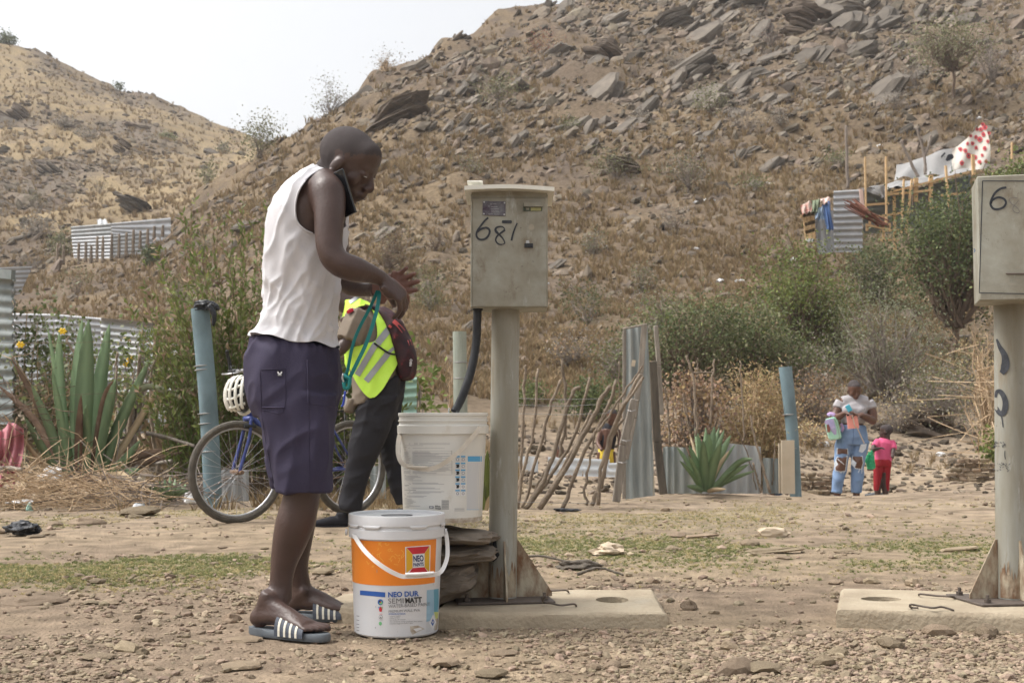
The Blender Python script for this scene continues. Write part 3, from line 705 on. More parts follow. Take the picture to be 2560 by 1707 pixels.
# shrubs and trees
for nm, c1, c2 in (('leaf_green', (.084, .113, .040), (.197, .221, .089)), ('leaf_dark', (.059, .080, .034), (.138, .162, .073)), ('leaf_olive', (.128, .138, .068), (.246, .236, .128)),
                   ('leaf_pale', (.172, .197, .115), (.295, .312, .205)), ('leaf_bright', (.098, .138, .035), (.216, .246, .068)), ('leaf_dry', (.24, .165, .115), (.42, .31, .22)), ('leaf_straw', (.344, .262, .131), (.492, .402, .238)),
                   ('leaf_grey', (.197, .178, .148), (.325, .286, .236)), ('leaf_red', (.213, .082, .061), (.328, .148, .107)), ('leaf_willow', (.094, .138, .044), (.216, .246, .089)), ('leaf_orange', (.30, .20, .10), (.42, .30, .17))):
 mat(nm, c1, c2, scale=1.2, rough=.6, rnd=.38, island=True, transl=.3, hue=.02, spec=.25)
mat('twig_grey', (.16, .13, .11), (.27, .23, .195), scale=5, rough=.9, rnd=.2, island=True)
mat('twig_brown', (.10, .07, .05), (.20, .145, .105), scale=5, rough=.9, rnd=.2, island=True)
mat('twig_tan', (.34, .24, .15), (.50, .38, .25), scale=5, rough=.9, rnd=.2, island=True)
def leaves(cent, size, aspect=.35, r=None, up=0.0):
 n = len(cent); d = r.normal(0, 1, (n, 3)); d[:, 2] += up; d /= np.linalg.norm(d, axis=1)[:, None]
 e = np.cross(d, r.normal(0, 1, (n, 3))); e /= np.linalg.norm(e, axis=1)[:, None]
 s = size * r.uniform(.6, 1.3, n); L = d * s[:, None]; W = e * (s * aspect)[:, None]
 V = np.stack([cent, cent + L * .5 + W, cent + L, cent + L * .5 - W], 1).reshape(-1, 3)
 return V, (np.arange(n) * 4)[:, None] + np.arange(4)[None]
def twig_mesh(segs, r0, r1):
 """three sided tapered sticks; segs (n,2,3)"""
 n = len(segs); a = segs[:, 0]; b = segs[:, 1]; d = b - a; d = d / (np.linalg.norm(d, axis=1)[:, None] + 1e-9)
 u = np.cross(d, [[.3, .2, .9]]); u /= np.linalg.norm(u, axis=1)[:, None] + 1e-9; w = np.cross(d, u)
 ring = []
 for base, rad in ((a, r0), (b, r1)):
  for k in range(3):
   t = 2 * math.pi * k / 3; ring.append(base + (u * math.cos(t) + w * math.sin(t)) * np.asarray(rad).reshape(-1, 1))
 V = np.stack(ring, 1).reshape(-1, 3); o = (np.arange(n) * 6)[:, None]
 Fc = np.concatenate([o + np.array([[k, (k + 1) % 3, 3 + (k + 1) % 3, 3 + k]]) for k in range(3)])
 return V, Fc
def shrub(name, lab, cat, base, H, W, leaf=None, twig='twig_grey', nleaf=800, lsize=.06, clumps=14, twigs=60, seed=0, trunk=0.0, aspect=.35, D=None, flat=1.0, group=None, tr=None, upright=0.0, low=.15):
 r = np.random.default_rng(seed + 1000); base = np.array(base, float); D = W if D is None else D
 root = thing(name, lab, cat, base, group)
 cz = trunk + (H - trunk) * .55; ez = (H - trunk) * .5
 C = []
 while len(C) < clumps:
  p = r.uniform(-1, 1, 3)
  if (p ** 2).sum() < 1 and (p ** 2).sum() > .12:
   p = p * (r.uniform(.7, 1.15) if r.uniform() < .8 else r.uniform(1.1, 1.42))
   z_ = cz + p[2] * ez; k = 1 if p[2] > 0 else (1 + p[2] * (1 - flat) * .0)
   C.append(base + [p[0] * W / 2 * k, p[1] * D / 2 * k, max(z_, low * H * r.uniform(.5, 1))])
 C = np.array(C); top = base + np.array([0, 0, max(trunk, .02)])
 segs = []; r0 = []; r1 = []; tr = tr or max(.006, H * .016)
 def limb(a, b, ra, rb, k=3, wob=.10):
  L = np.linalg.norm(b - a); p = a
  for i in range(k):
   t = (i + 1) / k; q = a + (b - a) * t + (r.normal(0, wob * L / k, 3) if i < k - 1 else 0)
   if upright: q = q + np.array([0, 0, upright * L * math.sin(math.pi * t) * .3])
   segs.append((p, q)); r0.append(ra + (rb - ra) * i / k); r1.append(ra + (rb - ra) * t); p = q
 if trunk > 0.05: limb(base - [0, 0, .05], top, tr * 1.7, tr * 1.3, 3, .08)
 else:
  for i in range(len(C)): pass
 for c_ in C:
  st = top + r.normal(0, .03 * W, 3) * [1, 1, 0]
  mid = st + (c_ - st) * r.uniform(.35, .6) + r.normal(0, .05 * W, 3); limb(st, mid, tr, tr * .6, 2); limb(mid, c_, tr * .55, tr * .22, 2)
 for i in range(twigs):
  c_ = C[r.integers(len(C))]; q = top + (c_ - top) * r.uniform(.4, 1.0); e_ = q + r.normal(0, 1, 3) * [W, D, H * .8] * .13 + [0, 0, .05 * H]
  if e_[2] < base[2]: e_[2] = base[2] + .02
  limb(q, e_, tr * .3, tr * .10, 2, .15)
 TV, TF = twig_mesh(np.array(segs), np.array(r0), np.array(r1))
 build('trunk' if trunk > .05 else 'stems', TV, TF, twig, root)
 if leaf and nleaf:
  mats = leaf if isinstance(leaf, (list, tuple)) else [leaf]
  rad = (W * D * H) ** (1 / 3) / max(2.2, clumps ** (1 / 3) * 1.15) * .62
  pick = r.integers(0, len(C), nleaf); cen = C[pick] + r.normal(0, 1, (nleaf, 3)) * [rad, rad, rad * .75]
  cen[:, 2] = np.maximum(cen[:, 2], base[2] + .02)
  LV, LF = leaves(cen, lsize, aspect, r)
  mi = r.integers(0, len(mats), nleaf) if len(mats) > 1 else None
  o = build('crown' if trunk > .05 else 'foliage', LV, LF, list(mats), root, mi=mi); tag(o, kind='stuff')
 return root
def hshrub(name, lab, cat, px, py, hpx, wpx, **k):
 while not hit([px], [py])[3][0]: py += 3
 b = hit1(px, py); s = b[1] / F; return shrub(name, lab, cat, b - [0, 0, .03], hpx * s, wpx * s, **k)
S_ = 'shrub'; T_ = 'tree'
hshrub('acacia_tree', 'open crowned grey green thorn tree on the upper right slope', T_, 2385, 272, 190, 190, leaf='leaf_olive', twig='twig_brown', nleaf=2600, lsize=.11, clumps=34, twigs=220, seed=1, trunk=1.3, tr=.05)
hshrub('bare_tree', 'bare many stemmed thorn tree right of the open crowned tree', T_, 2480, 240, 140, 130, leaf='leaf_grey', twig='twig_grey', nleaf=300, lsize=.08, clumps=26, twigs=200, seed=2)
hshrub('dry_shrub', 'dark low bush left of the open crowned thorn tree', S_, 2290, 225, 70, 90, leaf='leaf_grey', nleaf=500, lsize=.1, seed=3, twigs=120)
hshrub('dry_shrub', 'small round olive bush on its own above the middle hillside', S_, 1780, 300, 75, 80, leaf='leaf_olive', twig='twig_brown', nleaf=700, lsize=.09, seed=4, trunk=.3)
hshrub('dry_shrub', 'grey leafless brush below the small round olive bush', S_, 1870, 350, 80, 120, leaf='leaf_grey', nleaf=400, lsize=.08, seed=5, twigs=200)
hshrub('red_shrub', 'reddish dry bush above the meter box on stony slope', S_, 1355, 140, 70, 70, leaf=['leaf_red', 'leaf_orange'], nleaf=700, lsize=.09, seed=6)
hshrub('green_shrub', 'hazy green bush with bare stem above the meter box to the left', S_, 1243, 275, 110, 90, leaf='leaf_olive', nleaf=1100, lsize=.09, seed=7, trunk=.7)
hshrub('dry_shrub', 'grey twiggy bush beside the long dark slab outcrop', S_, 1015, 285, 60, 70, leaf='leaf_grey', nleaf=300, seed=8, twigs=160)
hshrub('dry_shrub', 'pale feathery bush on the skyline left of the hilltop', S_, 965, 205, 60, 90, leaf='leaf_grey', nleaf=300, lsize=.1, seed=9, twigs=200, twig='twig_tan')
hshrub('dry_shrub', 'dense grey brush on the skyline above the valley notch', S_, 825, 290, 85, 90, leaf=['leaf_grey', 'leaf_olive'], nleaf=600, lsize=.1, seed=10, twigs=220)
hshrub('green_shrub', 'soft green bush in the notch between the two hills', S_, 652, 420, 100, 110, leaf='leaf_olive', nleaf=1400, lsize=.12, seed=11, twigs=120)
hshrub('dry_shrub', 'maroon twig bush on the upper slope beside the hollow outcrop', S_, 1925, 130, 90, 70, leaf=['leaf_red', 'leaf_grey'], nleaf=300, seed=12, twigs=180)
hshrub('dry_shrub', 'brown tangled bush in hollow of the middle hillside', S_, 1720, 480, 110, 90, leaf=['leaf_olive', 'leaf_grey'], nleaf=900, lsize=.08, seed=13, twigs=180, trunk=.3)
hshrub('dry_shrub', 'dark brush beneath it near the scattered white bags', S_, 1690, 560, 60, 70, leaf='leaf_grey', nleaf=500, seed=14, twigs=100, twig='twig_brown')
hshrub('dry_shrub', 'spreading grey bush just right of the meter box top', S_, 1540, 450, 70, 110, leaf='leaf_olive', nleaf=700, lsize=.08, seed=15, twigs=160)
hshrub('dry_shrub', 'brown bare bush left of the meter box', S_, 1090, 610, 80, 60, leaf=['leaf_grey'], nleaf=300, lsize=.05, seed=16, twigs=200, twig='twig_brown')
hshrub('dry_shrub', 'large bare purple brown bush behind the bent arm of the man', S_, 965, 665, 110, 150, leaf=['leaf_grey', 'leaf_olive'], nleaf=700, lsize=.05, seed=17, twigs=300, twig='twig_brown')
hshrub('green_shrub', 'small dense dark green bush just right of the hands', S_, 1078, 765, 95, 85, leaf=['leaf_dark', 'leaf_green'], nleaf=1500, lsize=.045, seed=18, aspect=.3)
hshrub('green_shrub', 'thin green shrub right of the meter post on slope', S_, 1465, 815, 120, 110, leaf='leaf_dark', nleaf=800, lsize=.05, seed=19, twigs=80)
hshrub('dry_shrub', 'small grey green bush in the mid slope grass', S_, 1605, 715, 60, 50, leaf=['leaf_olive', 'leaf_grey'], nleaf=400, lsize=.06, seed=20)
hshrub('dry_shrub', 'dark bush at the far left skyline of the far hill', S_, 14, 112, 28, 50, leaf='leaf_dark', nleaf=900, lsize=.3, seed=21, clumps=20, twigs=10)
hshrub('dry_shrub', 'tiny tree on the middle skyline of the far hill', S_, 298, 212, 22, 22, leaf='leaf_dark', nleaf=200, lsize=.25, seed=22, trunk=.4)
hshrub('dry_shrub', 'grey round bush in the middle of the far left hill', S_, 215, 360, 30, 45, leaf='leaf_grey', nleaf=300, lsize=.25, seed=23)
hshrub('dry_shrub', 'grey bush left above the upper tin wall', S_, 90, 610, 50, 70, leaf='leaf_grey', nleaf=500, lsize=.16, seed=24, twigs=150)
hshrub('green_shrub', 'olive bush at the left end of the upper tin wall', S_, 155, 640, 55, 60, leaf='leaf_olive', nleaf=700, lsize=.14, seed=25)
hshrub('green_shrub', 'dark green bush at the right end of upper tin wall', S_, 378, 668, 50, 36, leaf='leaf_dark', nleaf=600, lsize=.13, seed=26)
hshrub('dry_shrub', 'thin leafless tree above the lower left tin wall', T_, 60, 720, 90, 80, leaf='leaf_grey', nleaf=200, lsize=.07, seed=27, trunk=.5, twigs=160)
hshrub('dry_shrub', 'olive scrub on the bank below upper tin wall', S_, 190, 740, 70, 80, leaf=['leaf_olive', 'leaf_dry'], nleaf=600, lsize=.08, seed=28)
hshrub('green_shrub', 'green shrub on the ridge path right of upper tin wall', S_, 520, 505, 55, 50, leaf='leaf_olive', nleaf=500, lsize=.12, seed=29)
hshrub('green_tree', 'tall dark green tree behind the right meter box', T_, 2390, 905, 440, 270, leaf=['leaf_dark', 'leaf_green', 'leaf_dark'], twig='twig_brown', nleaf=14400, lsize=.07, clumps=80, twigs=260, seed=31, trunk=.8, tr=.06)
hshrub('green_tree', 'bright green tree at the right border above the meter box', T_, 2570, 640, 240, 150, leaf=['leaf_green', 'leaf_bright'], twig='twig_brown', nleaf=6000, lsize=.1, clumps=40, twigs=120, seed=32, trunk=.6)
hshrub('green_shrub', 'grey green bush in front of the right shack wall', S_, 2185, 760, 160, 140, leaf=['leaf_dark', 'leaf_olive'], nleaf=3024, lsize=.075, clumps=40, seed=33, twigs=160)
hshrub('green_tree', 'rounded bright green tree in the middle of the green belt', T_, 2010, 905, 290, 230, leaf=['leaf_bright', 'leaf_green', 'leaf_bright'], twig='twig_brown', nleaf=7920, lsize=.06, clumps=70, seed=34, trunk=.5, twigs=200)
hshrub('green_shrub', 'wide dark green thicket left in the green belt', S_, 1700, 990, 250, 260, leaf=['leaf_dark', 'leaf_olive', 'leaf_green'], nleaf=8640, lsize=.055, clumps=70, seed=35, twigs=260, twig='twig_brown')
hshrub('green_shrub', 'thicket behind the corrugated gate right of the wide thicket', S_, 1870, 1000, 230, 230, leaf=['leaf_dark', 'leaf_green', 'leaf_olive'], nleaf=7920, lsize=.055, clumps=60, seed=36, twigs=220, twig='twig_brown')
hshrub('pale_shrub', 'pale silvery green feathery bush behind the woman', S_, 2215, 1000, 270, 280, leaf=['leaf_pale', 'leaf_olive', 'leaf_pale'], nleaf=8640, lsize=.045, clumps=60, seed=37, twigs=260, aspect=.22)
hshrub('dry_shrub', 'dense brown brush on the bank right of the pale bush', S_, 2350, 1075, 150, 230, leaf=['leaf_grey', 'leaf_olive'], nleaf=3000, lsize=.05, clumps=40, seed=38, twigs=400)
hshrub('dry_shrub', 'orange brown dry bush behind the woman', S_, 2030, 1060, 120, 140, leaf=['leaf_dry', 'leaf_grey', 'leaf_orange'], nleaf=2200, lsize=.05, clumps=30, seed=39, twigs=260)
hshrub('dry_shrub', 'tangle of tan twigs under the right meter box', S_, 2480, 1150, 330, 110, leaf='leaf_straw', twig='twig_tan', nleaf=500, lsize=.04, clumps=30, seed=40, twigs=300)
hshrub('green_shrub', 'leafy green plant at the foot of the right bank', S_, 2500, 1165, 110, 60, leaf='leaf_bright', nleaf=900, lsize=.06, clumps=16, seed=41)
hshrub('green_shrub', 'low green plant behind the leaning sticks', S_, 1475, 1050, 110, 110, leaf=['leaf_green', 'leaf_dark'], nleaf=2500, lsize=.05, clumps=26, seed=42)
hshrub('green_shrub', 'low green plant directly right of the meter post', S_, 1320, 1015, 60, 70, leaf='leaf_green', nleaf=900, lsize=.05, clumps=14, seed=43)
hshrub('dry_shrub', 'bare branched dry bush behind the white bucket', S_, 1130, 1030, 170, 110, leaf='leaf_grey', nleaf=120, lsize=.03, clumps=14, seed=44, twigs=60, twig='twig_tan', tr=.012)
for i, (a, b, h, w, lf, n, tg, lab) in enumerate([(1960, 1010, 150, 220, ['leaf_olive', 'leaf_grey', 'leaf_green'], 3600, 300, 'low tangled olive brush between the rounded tree and the pale bush'), (1560, 960, 120, 170, ['leaf_olive', 'leaf_grey'], 1600, 260, 'sparse olive brush on slope just above the tin gate'),
 (2090, 900, 160, 170, ['leaf_olive', 'leaf_green'], 3200, 200, 'loose green bush behind the woman upslope of the orange brush'), (1420, 930, 90, 130, ['leaf_grey', 'leaf_orange'], 700, 240, 'thin brown brush above the leaning sticks'), (2250, 1080, 90, 200, ['leaf_grey', 'leaf_straw'], 900, 420, 'grey straw brush on the bank between woman and right post'),
 (2440, 1000, 150, 150, ['leaf_olive', 'leaf_straw'], 1500, 300, 'straw and olive brush under the tall dark tree'), (1830, 1090, 80, 260, ['leaf_grey', 'leaf_dry'], 1200, 300, 'grey brush behind the straw bush'), (2150, 640, 60, 70, ['leaf_olive'], 700, 80, 'small olive bush at the foot of the shack wall'),
 (2020, 1120, 60, 110, ['leaf_straw', 'leaf_orange'], 500, 200, 'low tan brush behind the dry stone wall'), (1650, 800, 80, 120, ['leaf_olive', 'leaf_grey'], 900, 160, 'faint grey green bush in the slope above the wide thicket')]):
 hshrub('brush', lab, 'brush', a, b, h, w, leaf=lf, nleaf=n, lsize=.05, clumps=40, seed=400 + i, twigs=tg)
for i, (a, b, h, w) in enumerate([(1180, 470, 50, 60), (1420, 330, 45, 55), (1600, 330, 40, 50), (1480, 620, 55, 60), (1880, 480, 50, 70), (1950, 330, 40, 60), (1240, 620, 50, 50), (2090, 420, 50, 60), (820, 470, 60, 70), (500, 640, 60, 70), (440, 760, 70, 80), (2240, 300, 50, 60), (560, 380, 24, 40), (420, 340, 22, 34), (160, 330, 24, 40), (250, 480, 34, 50), (80, 520, 40, 55), (1690, 180, 40, 50)]):
 hshrub('shrub', cell_label(['grey green shrub', 'olive shrub', 'dry grey shrub'][i % 3], a, b, CN, RX, RN), 'shrub', a, b, h, w, leaf=[['leaf_olive', 'leaf_grey'], ['leaf_olive', 'leaf_green'], ['leaf_grey']][i % 3], nleaf=420, lsize=.07 if b > 400 or a > 700 else .2, clumps=18, seed=500 + i, twigs=130)
# sheds, walls, fences
def ZC(ox, oy, s): return lambda x, y, Y: P(ox + x / s, oy + y / s, Y)
Z6 = ZC(0, 480, 3.016); Z7 = ZC(0, 880, 3.016); Z1 = ZC(1240, 780, 3.016); Z2 = ZC(1660, 880, 3.92); Z4 = ZC(1960, 280, 3.563)
mat('tin_bright', (.356, .371, .384), (.527, .534, .549), scale=3, rough=.45, metal=.25, bump=.1, spec=.5)
mat('tin_grey', (.24, .255, .26), (.42, .43, .43), scale=3.5, rough=.55, metal=.2, c3=(.50, .50, .49), spec=.4, stretch=(1, 1, .3))
mat('tin_rusty', (.180, .211, .211), (.342, .360, .347), scale=4, rough=.6, metal=.15, c3=(.44, .36, .22), stretch=(3, 3, .35), contrast=.2)
mat('tin_green', (.28, .46, .38), (.42, .58, .49), scale=5, rough=.6)
mat('tin_dark', (.12, .14, .14), (.24, .26, .25), scale=6, rough=.6)
mat('wood_grey', (.17, .145, .12), (.36, .32, .27), scale=7, rough=.9, bump=.6, bscale=40, stretch=(4, 4, .5), rnd=.15)
mat('wood_dark', (.07, .06, .05), (.17, .145, .115), scale=7, rough=.9, bump=.5, bscale=40, stretch=(4, 4, .5))
mat('wood_new', (.48, .31, .15), (.62, .43, .24), scale=5, rough=.8, rnd=.12)
mat('wood_pale', (.44, .36, .26), (.56, .48, .37), scale=5, rough=.85)
mat('stick', (.120, .092, .068), (.304, .244, .184), scale=9, rough=.95, bump=.6, bscale=60, rnd=.22)
mat('post_green', (.26, .29, .24), (.38, .40, .34), scale=9, rough=.9, bump=.4, bscale=40, stretch=(5, 5, .4))
mat('pipe_blue', (.100, .140, .153), (.190, .270, .302), scale=3.2, rough=.6, c3=(.27, .37, .41), stretch=(1, 1, .6), bump=.1, spec=.3, contrast=.22)
mat('wire', (.30, .29, .28), rough=.6, metal=.5)
mat('white_sheet', (.58, .62, .66), (.72, .75, .77), scale=2, rough=.5)
mat('tarp', (.233, .228, .222), (.303, .298, .293), scale=2, rough=.8, bump=.4, bscale=12)
mat('cloth_pink', (.48, .17, .20), (.66, .32, .35), scale=9, rough=.9, bump=.4)
mat('black_plastic', (.012, .013, .016), (.035, .037, .042), scale=9, rough=.35, bump=.6, bscale=30)
mat('white_plastic', (.62, .62, .62), (.80, .80, .80), scale=6, rough=.5, bump=.5)
mat('cardboard', (.42, .33, .23), (.56, .47, .36), scale=8, rough=.95)
def sheet(name, tl, tr, br, bl, mats, parent=None, pitch=.076, amp=.009, ribs='v', back=.003, origin='auto'):
 """corrugated sheet between four world corners; ribs run 'v' (tl to bl) or 'h' (tl to tr)"""
 tl, tr, br, bl = [np.array(p, float) for p in (tl, tr, br, bl)]
 if ribs == 'h': tl, tr, br, bl = bl, tl, tr, br
 w = np.linalg.norm(tr - tl); nw = max(2, int(round(w / pitch))); k = 6; n = nw * k; m = 4
 nn = np.cross(tr - tl, bl - tl); nn /= np.linalg.norm(nn)
 V = []
 for s_ in (0, 1):
  for j in range(m + 1):
   for i in range(n + 1):
    s, t = i / n, j / m; p = (tl * (1 - s) + tr * s) * (1 - t) + (bl * (1 - s) + br * s) * t
    V.append(p + nn * (amp * math.sin(2 * math.pi * i / k) + s_ * back))
 w_ = n + 1; q = (m + 1) * w_
 Fc = [(j * w_ + i, (j + 1) * w_ + i, (j + 1) * w_ + i + 1, j * w_ + i + 1) for j in range(m) for i in range(n)]
 Fc = Fc + [tuple(a + q for a in f[::-1]) for f in Fc]
 return build(name, V, Fc, mats, parent, smooth=True, origin=origin)
def stick(pts, r, mats, parent=None, name='stick', n=7, seed=0, knots=True, **kw):
 r_ = np.random.default_rng(seed); c = spline(pts, 16); L = np.linalg.norm(c[-1] - c[0])
 c[1:-1] += r_.normal(0, .003 + .002 * L, c[1:-1].shape) * [1, 1, .2]
 rad = np.linspace(r, r * .68, len(c)) * (1 + r_.uniform(-.13, .16, len(c)))
 m = MB(); m.tube(c, rad, n, ratio=.9); 
 return m.build(name, mats, parent, smooth=True, **kw)
Yw = 74
root = thing('corrugated_wall', 'upper pale tin wall standing on the slope at left with sticks in front', 'wall', P(300, 640, Yw))
sheet('tin_sheet', Z6(535, 262, Yw + 1), Z6(835, 237, Yw), Z6(840, 330, Yw), Z6(540, 345, Yw + 1), 'tin_grey', root, .2, .03, 'h')
sheet('tin_sheet', Z6(838, 237, Yw - .1), Z6(1288, 194, Yw - .1), Z6(1288, 420, Yw - .1), Z6(842, 330, Yw - .1), 'tin_bright', root, .2, .03, 'h')
sheet('tin_sheet', Z6(540, 345, Yw + .9), Z6(840, 330, Yw - .1), Z6(850, 520, Yw - .1), Z6(560, 520, Yw + .9), 'tin_bright', root, .2, .03, 'h')
sheet('tin_sheet', Z6(842, 331, Yw - .2), Z6(1100, 300, Yw - .2), Z6(1100, 520, Yw - .2), Z6(850, 520, Yw - .2), 'tin_grey', root, .2, .03, 'h')
sheet('roof_sheet', Z6(730, 205, Yw + 3), Z6(800, 207, Yw + 3), Z6(815, 240, Yw + .5), Z6(735, 245, Yw + .5), 'tin_grey', root, .5, .04, 'v')
root = thing('stick_fence', 'row of thin brown sticks in front of the upper tin wall', 'fence', P(300, 650, Yw - 2))
for i, (x, a, b) in enumerate([(435, 390, 520), (482, 400, 520), (595, 385, 515), (650, 375, 500), (690, 400, 510), (735, 335, 500), (778, 335, 500), (845, 315, 490), (900, 315, 470), (955, 305, 460), (1008, 285, 430), (1060, 290, 400), (1115, 280, 380), (1165, 258, 330), (1230, 250, 310)]):
 stick([Z6(x - 5, b + 30, Yw - 2), Z6(x, a, Yw - 2)], .10, 'stick', root, seed=i)
o = sheet('corrugated_wall', Z6(-160, 575, 44), Z6(245, 560, 45), Z6(150, 770, 45), Z6(-160, 790, 44), 'tin_bright', None, .16, .02, 'h'); tag(o, 'small bright tin wall at left border below the upper tin wall', 'wall')
root = thing('tin_shed', 'dark tin shed corner at the left border of the photo', 'shed', P(-60, 1100, 13.5))
sheet('tin_sheet', Z6(-260, 600, 14.2), Z6(96, 632, 13.6), Z6(100, 1750, 13.6), Z6(-260, 1750, 14.2), 'tin_dark', root, .13, .016, 'h')
sheet('tin_sheet', Z6(98, 632, 13.62), Z6(112, 640, 16), Z6(112, 1700, 16), Z6(102, 1750, 13.62), 'tin_dark', root, .13, .016, 'h')
m = MB(); m.beam(Z6(-260, 590, 14.1), Z6(100, 625, 13.5), .05, .1); m.build('roof_edge', 'tin_dark', root)
root = thing('corrugated_wall', 'long horizontally ribbed tin wall behind the left aloe', 'wall', P(200, 965, 23))
Yt = 23.5
sheet('tin_sheet', Z6(96, 915, Yt), Z6(420, 920, Yt), Z6(420, 1450, Yt), Z6(96, 1450, Yt), 'tin_bright', root, .12, .02, 'h')
sheet('tin_sheet', Z6(415, 921, Yt - .03), Z6(765, 950, Yt - .03), Z6(765, 1450, Yt - .03), Z6(415, 1450, Yt - .03), 'tin_bright', root, .12, .02, 'h')
sheet('tin_sheet', Z6(760, 955, Yt - .06), Z6(1160, 1000, Yt - .5), Z6(1150, 1465, Yt - .5), Z6(770, 1455, Yt - .06), 'tin_grey', root, .12, .02, 'h')
m = MB(); m.beam(Z6(770, 958, Yt - .1), Z6(1160, 996, Yt - .55), .05, .05); m.build('top_rail', 'wood_dark', root)
root = thing('yard_screen', 'beige board and white door post right of long tin wall', 'screen', P(420, 965, 20))
m = MB(); m.box(Z6(1250, 1310, 20), (80 / 3.016 * 20 / F, .03, .62)); m.build('board', 'wood_pale', root)
m = MB(); m.box(Z6(1318, 1290, 19.9), (.09, .05, .60)); m.build('door_post', 'white_sheet', root)
root = thing('low_pen', 'low pen of pale tin with lattice and rusty roof edge behind the aloe', 'pen', P(360, 1085, 15))
Yp = 15.2
sheet('tin_sheet', Z7(880, 412, Yp), Z7(1310, 425, Yp), Z7(1300, 620, Yp), Z7(905, 600, Yp), 'white_sheet', root, .19, .018, 'v')
m = MB()
for i in range(16):
 for j in range(3):
  x = 830 + i * 33; y = 345 + j * 26; m.box(Z7(x, y, Yp + .05), (.030, .02, .030))
m.build('lattice', 'white_sheet', root)
sheet('roof_sheet', Z7(805, 290, Yp + .5), Z7(1400, 262, Yp + .5), Z7(1410, 300, Yp - .1), Z7(810, 318, Yp - .1), 'tin_rusty', root, .08, .01, 'v')
m = MB(); m.box(Z7(820, 465, Yp - .3), (.14, .02, .2), axang((0, 1, 0), .15)); tag(m.build('plywood_board', 'wood_new'), 'small yellow plywood board leaning behind the aloe leaves', 'board')
for i, (pts, Y, lab) in enumerate([([(960, 740), (985, 500), (1060, 10)], 11.8, 'thin dark stake right of the aloe leaning right'), ([(1200, 920), (1150, 600), (1135, 250)], 11.6, 'crooked grey stake left of the blue post'),
  ([(1130, 250), (1150, 130), (1240, -120)], 11.9, 'bent grey branch above the crooked stake'), ([(860, 430), (875, 200), (885, 0)], 12.2, 'thin upright stick between aloe and tin wall'), ([(1313, 610), (1310, 370)], 14, 'short brown stake right of the pale pen'), ([(700, 190), (520, -60), (523, -120)], 13, 'dark dry stalk behind the aloe')]):
 o = stick([Z7(x, y, Y) for x, y in pts], .022 if i < 2 else .014, 'stick', seed=i + 50); tag(o, lab, 'stake')
for pts in ([(-200, 1130), (700, 1130), (1440, 1135), (2300, 1150)], [(-100, 1520), (700, 1530), (1450, 1470)]):
 c = spline([Z6(x, y, 10.2) for x, y in pts], 40); c[:, 2] -= .01 * np.sin(np.linspace(0, 9, 40)); m = MB(); m.tube(c, .0014, 4)
 tag(m.build('fence_wire', 'twig_brown', smooth=True), ['upper', 'lower'][pts[0][1] > 1200] + ' thin fence wire running through the left yard plants', 'wire')
for (a, b, c_, d, Y, mt, lab) in [(543, 622, 1172, 1252, 10.2, 'tin_grey', 'low weathered tin panel seen through the front bicycle wheel'), (464, 520, 1180, 1240, 10.4, 'wood_dark', None), (925, 965, 1165, 1246, 10.3, 'tin_rusty', 'low tin panel seen through the rear bicycle wheel')]:
 o = sheet('tin_fence', P(a, c_, Y), P(b, c_ + 2, Y), P(b, d, Y), P(a, d, Y), mt, None, .09, .01, 'v'); tag(o, lab or 'dark low panel left of the blue post foot', 'fence')
o = sheet('tin_fence', P(996, 947, 12), P(1042, 943, 12), P(1040, 1240, 12), P(996, 1240, 12), 'tin_green', None, .08, .012, 'h'); tag(o, 'pale green corrugated panel behind the backpack', 'fence')
def pipe_post(lab, a, b, r0, r1, bands=(), name='blue_post', m_='pipe_blue', seed=0):
 a = np.array(a); b = np.array(b); root = thing(name, lab, 'post', a)
 c = spline([a - [0, 0, .1], a * .5 + b * .5 + [.012, 0, 0], b], 12); m = MB(); m.tube(c, np.linspace(r0, r1, 12), 24, caps=False)
 V2 = [(p[0], p[1], p[2]) for p in m.V]; m.build('pipe', m_, root, smooth=True)
 m = MB(); m.tube([b - [0, 0, .012], b - [0, 0, .004]], r1 * .97, 24); m.build('pipe_top', 'wood_dark', root)
 for t in bands:
  p = a + (b - a) * t; m = MB(); rr_ = r0 + (r1 - r0) * t + .002
  d = (b - a) / np.linalg.norm(b - a); m.tube([p - d * .004, p, p + d * .004], [rr_ + .001, rr_ + .003, rr_ + .001], 24); m.build('binding_wire', 'wire', root, smooth=True)
 return root
pipe_post('pale blue pipe post left of the bicycle with black rag on its top', P(535, 1268, 9.8), P(500, 771, 9.8), .068, .070, (.28, .42, .47, .69, .71))
pipe_post('pale blue pipe post beside the straw bush left of the woman', P(1990, 1230, 11.7), P(1963, 917, 11.7), .052, .060, (.35, .62), seed=2)
m = MB(); m.box(P(1970, 1167, 11.55), (.115, .03, .48), axang((0, 1, 0), .0)); m.box(P(1951, 1170, 11.6), (.03, .03, .45)); tag(m.build('fence_board', 'wood_pale'), 'pale upright board in front of the right blue post', 'board')
root = thing('wooden_post', 'round grey green wooden post between backpack and black hose', 'post', P(1152, 1240, 10.9))
m = MB(); m.tube([P(1154, 1245, 10.9), P(1151, 1000, 10.9), P(1149, 829, 10.9)], [.062, .060, .058], 16); smooth_angle(m.build('pole', 'post_green', root))
for y in (906, 946, 1100):
 m = MB(); p = P(1151, y, 10.9); m.tube([p - [0, 0, .005], p, p + [0, 0, .005]], [.061, .0635, .061], 16); m.build('binding_wire', 'wire', root, smooth=True)
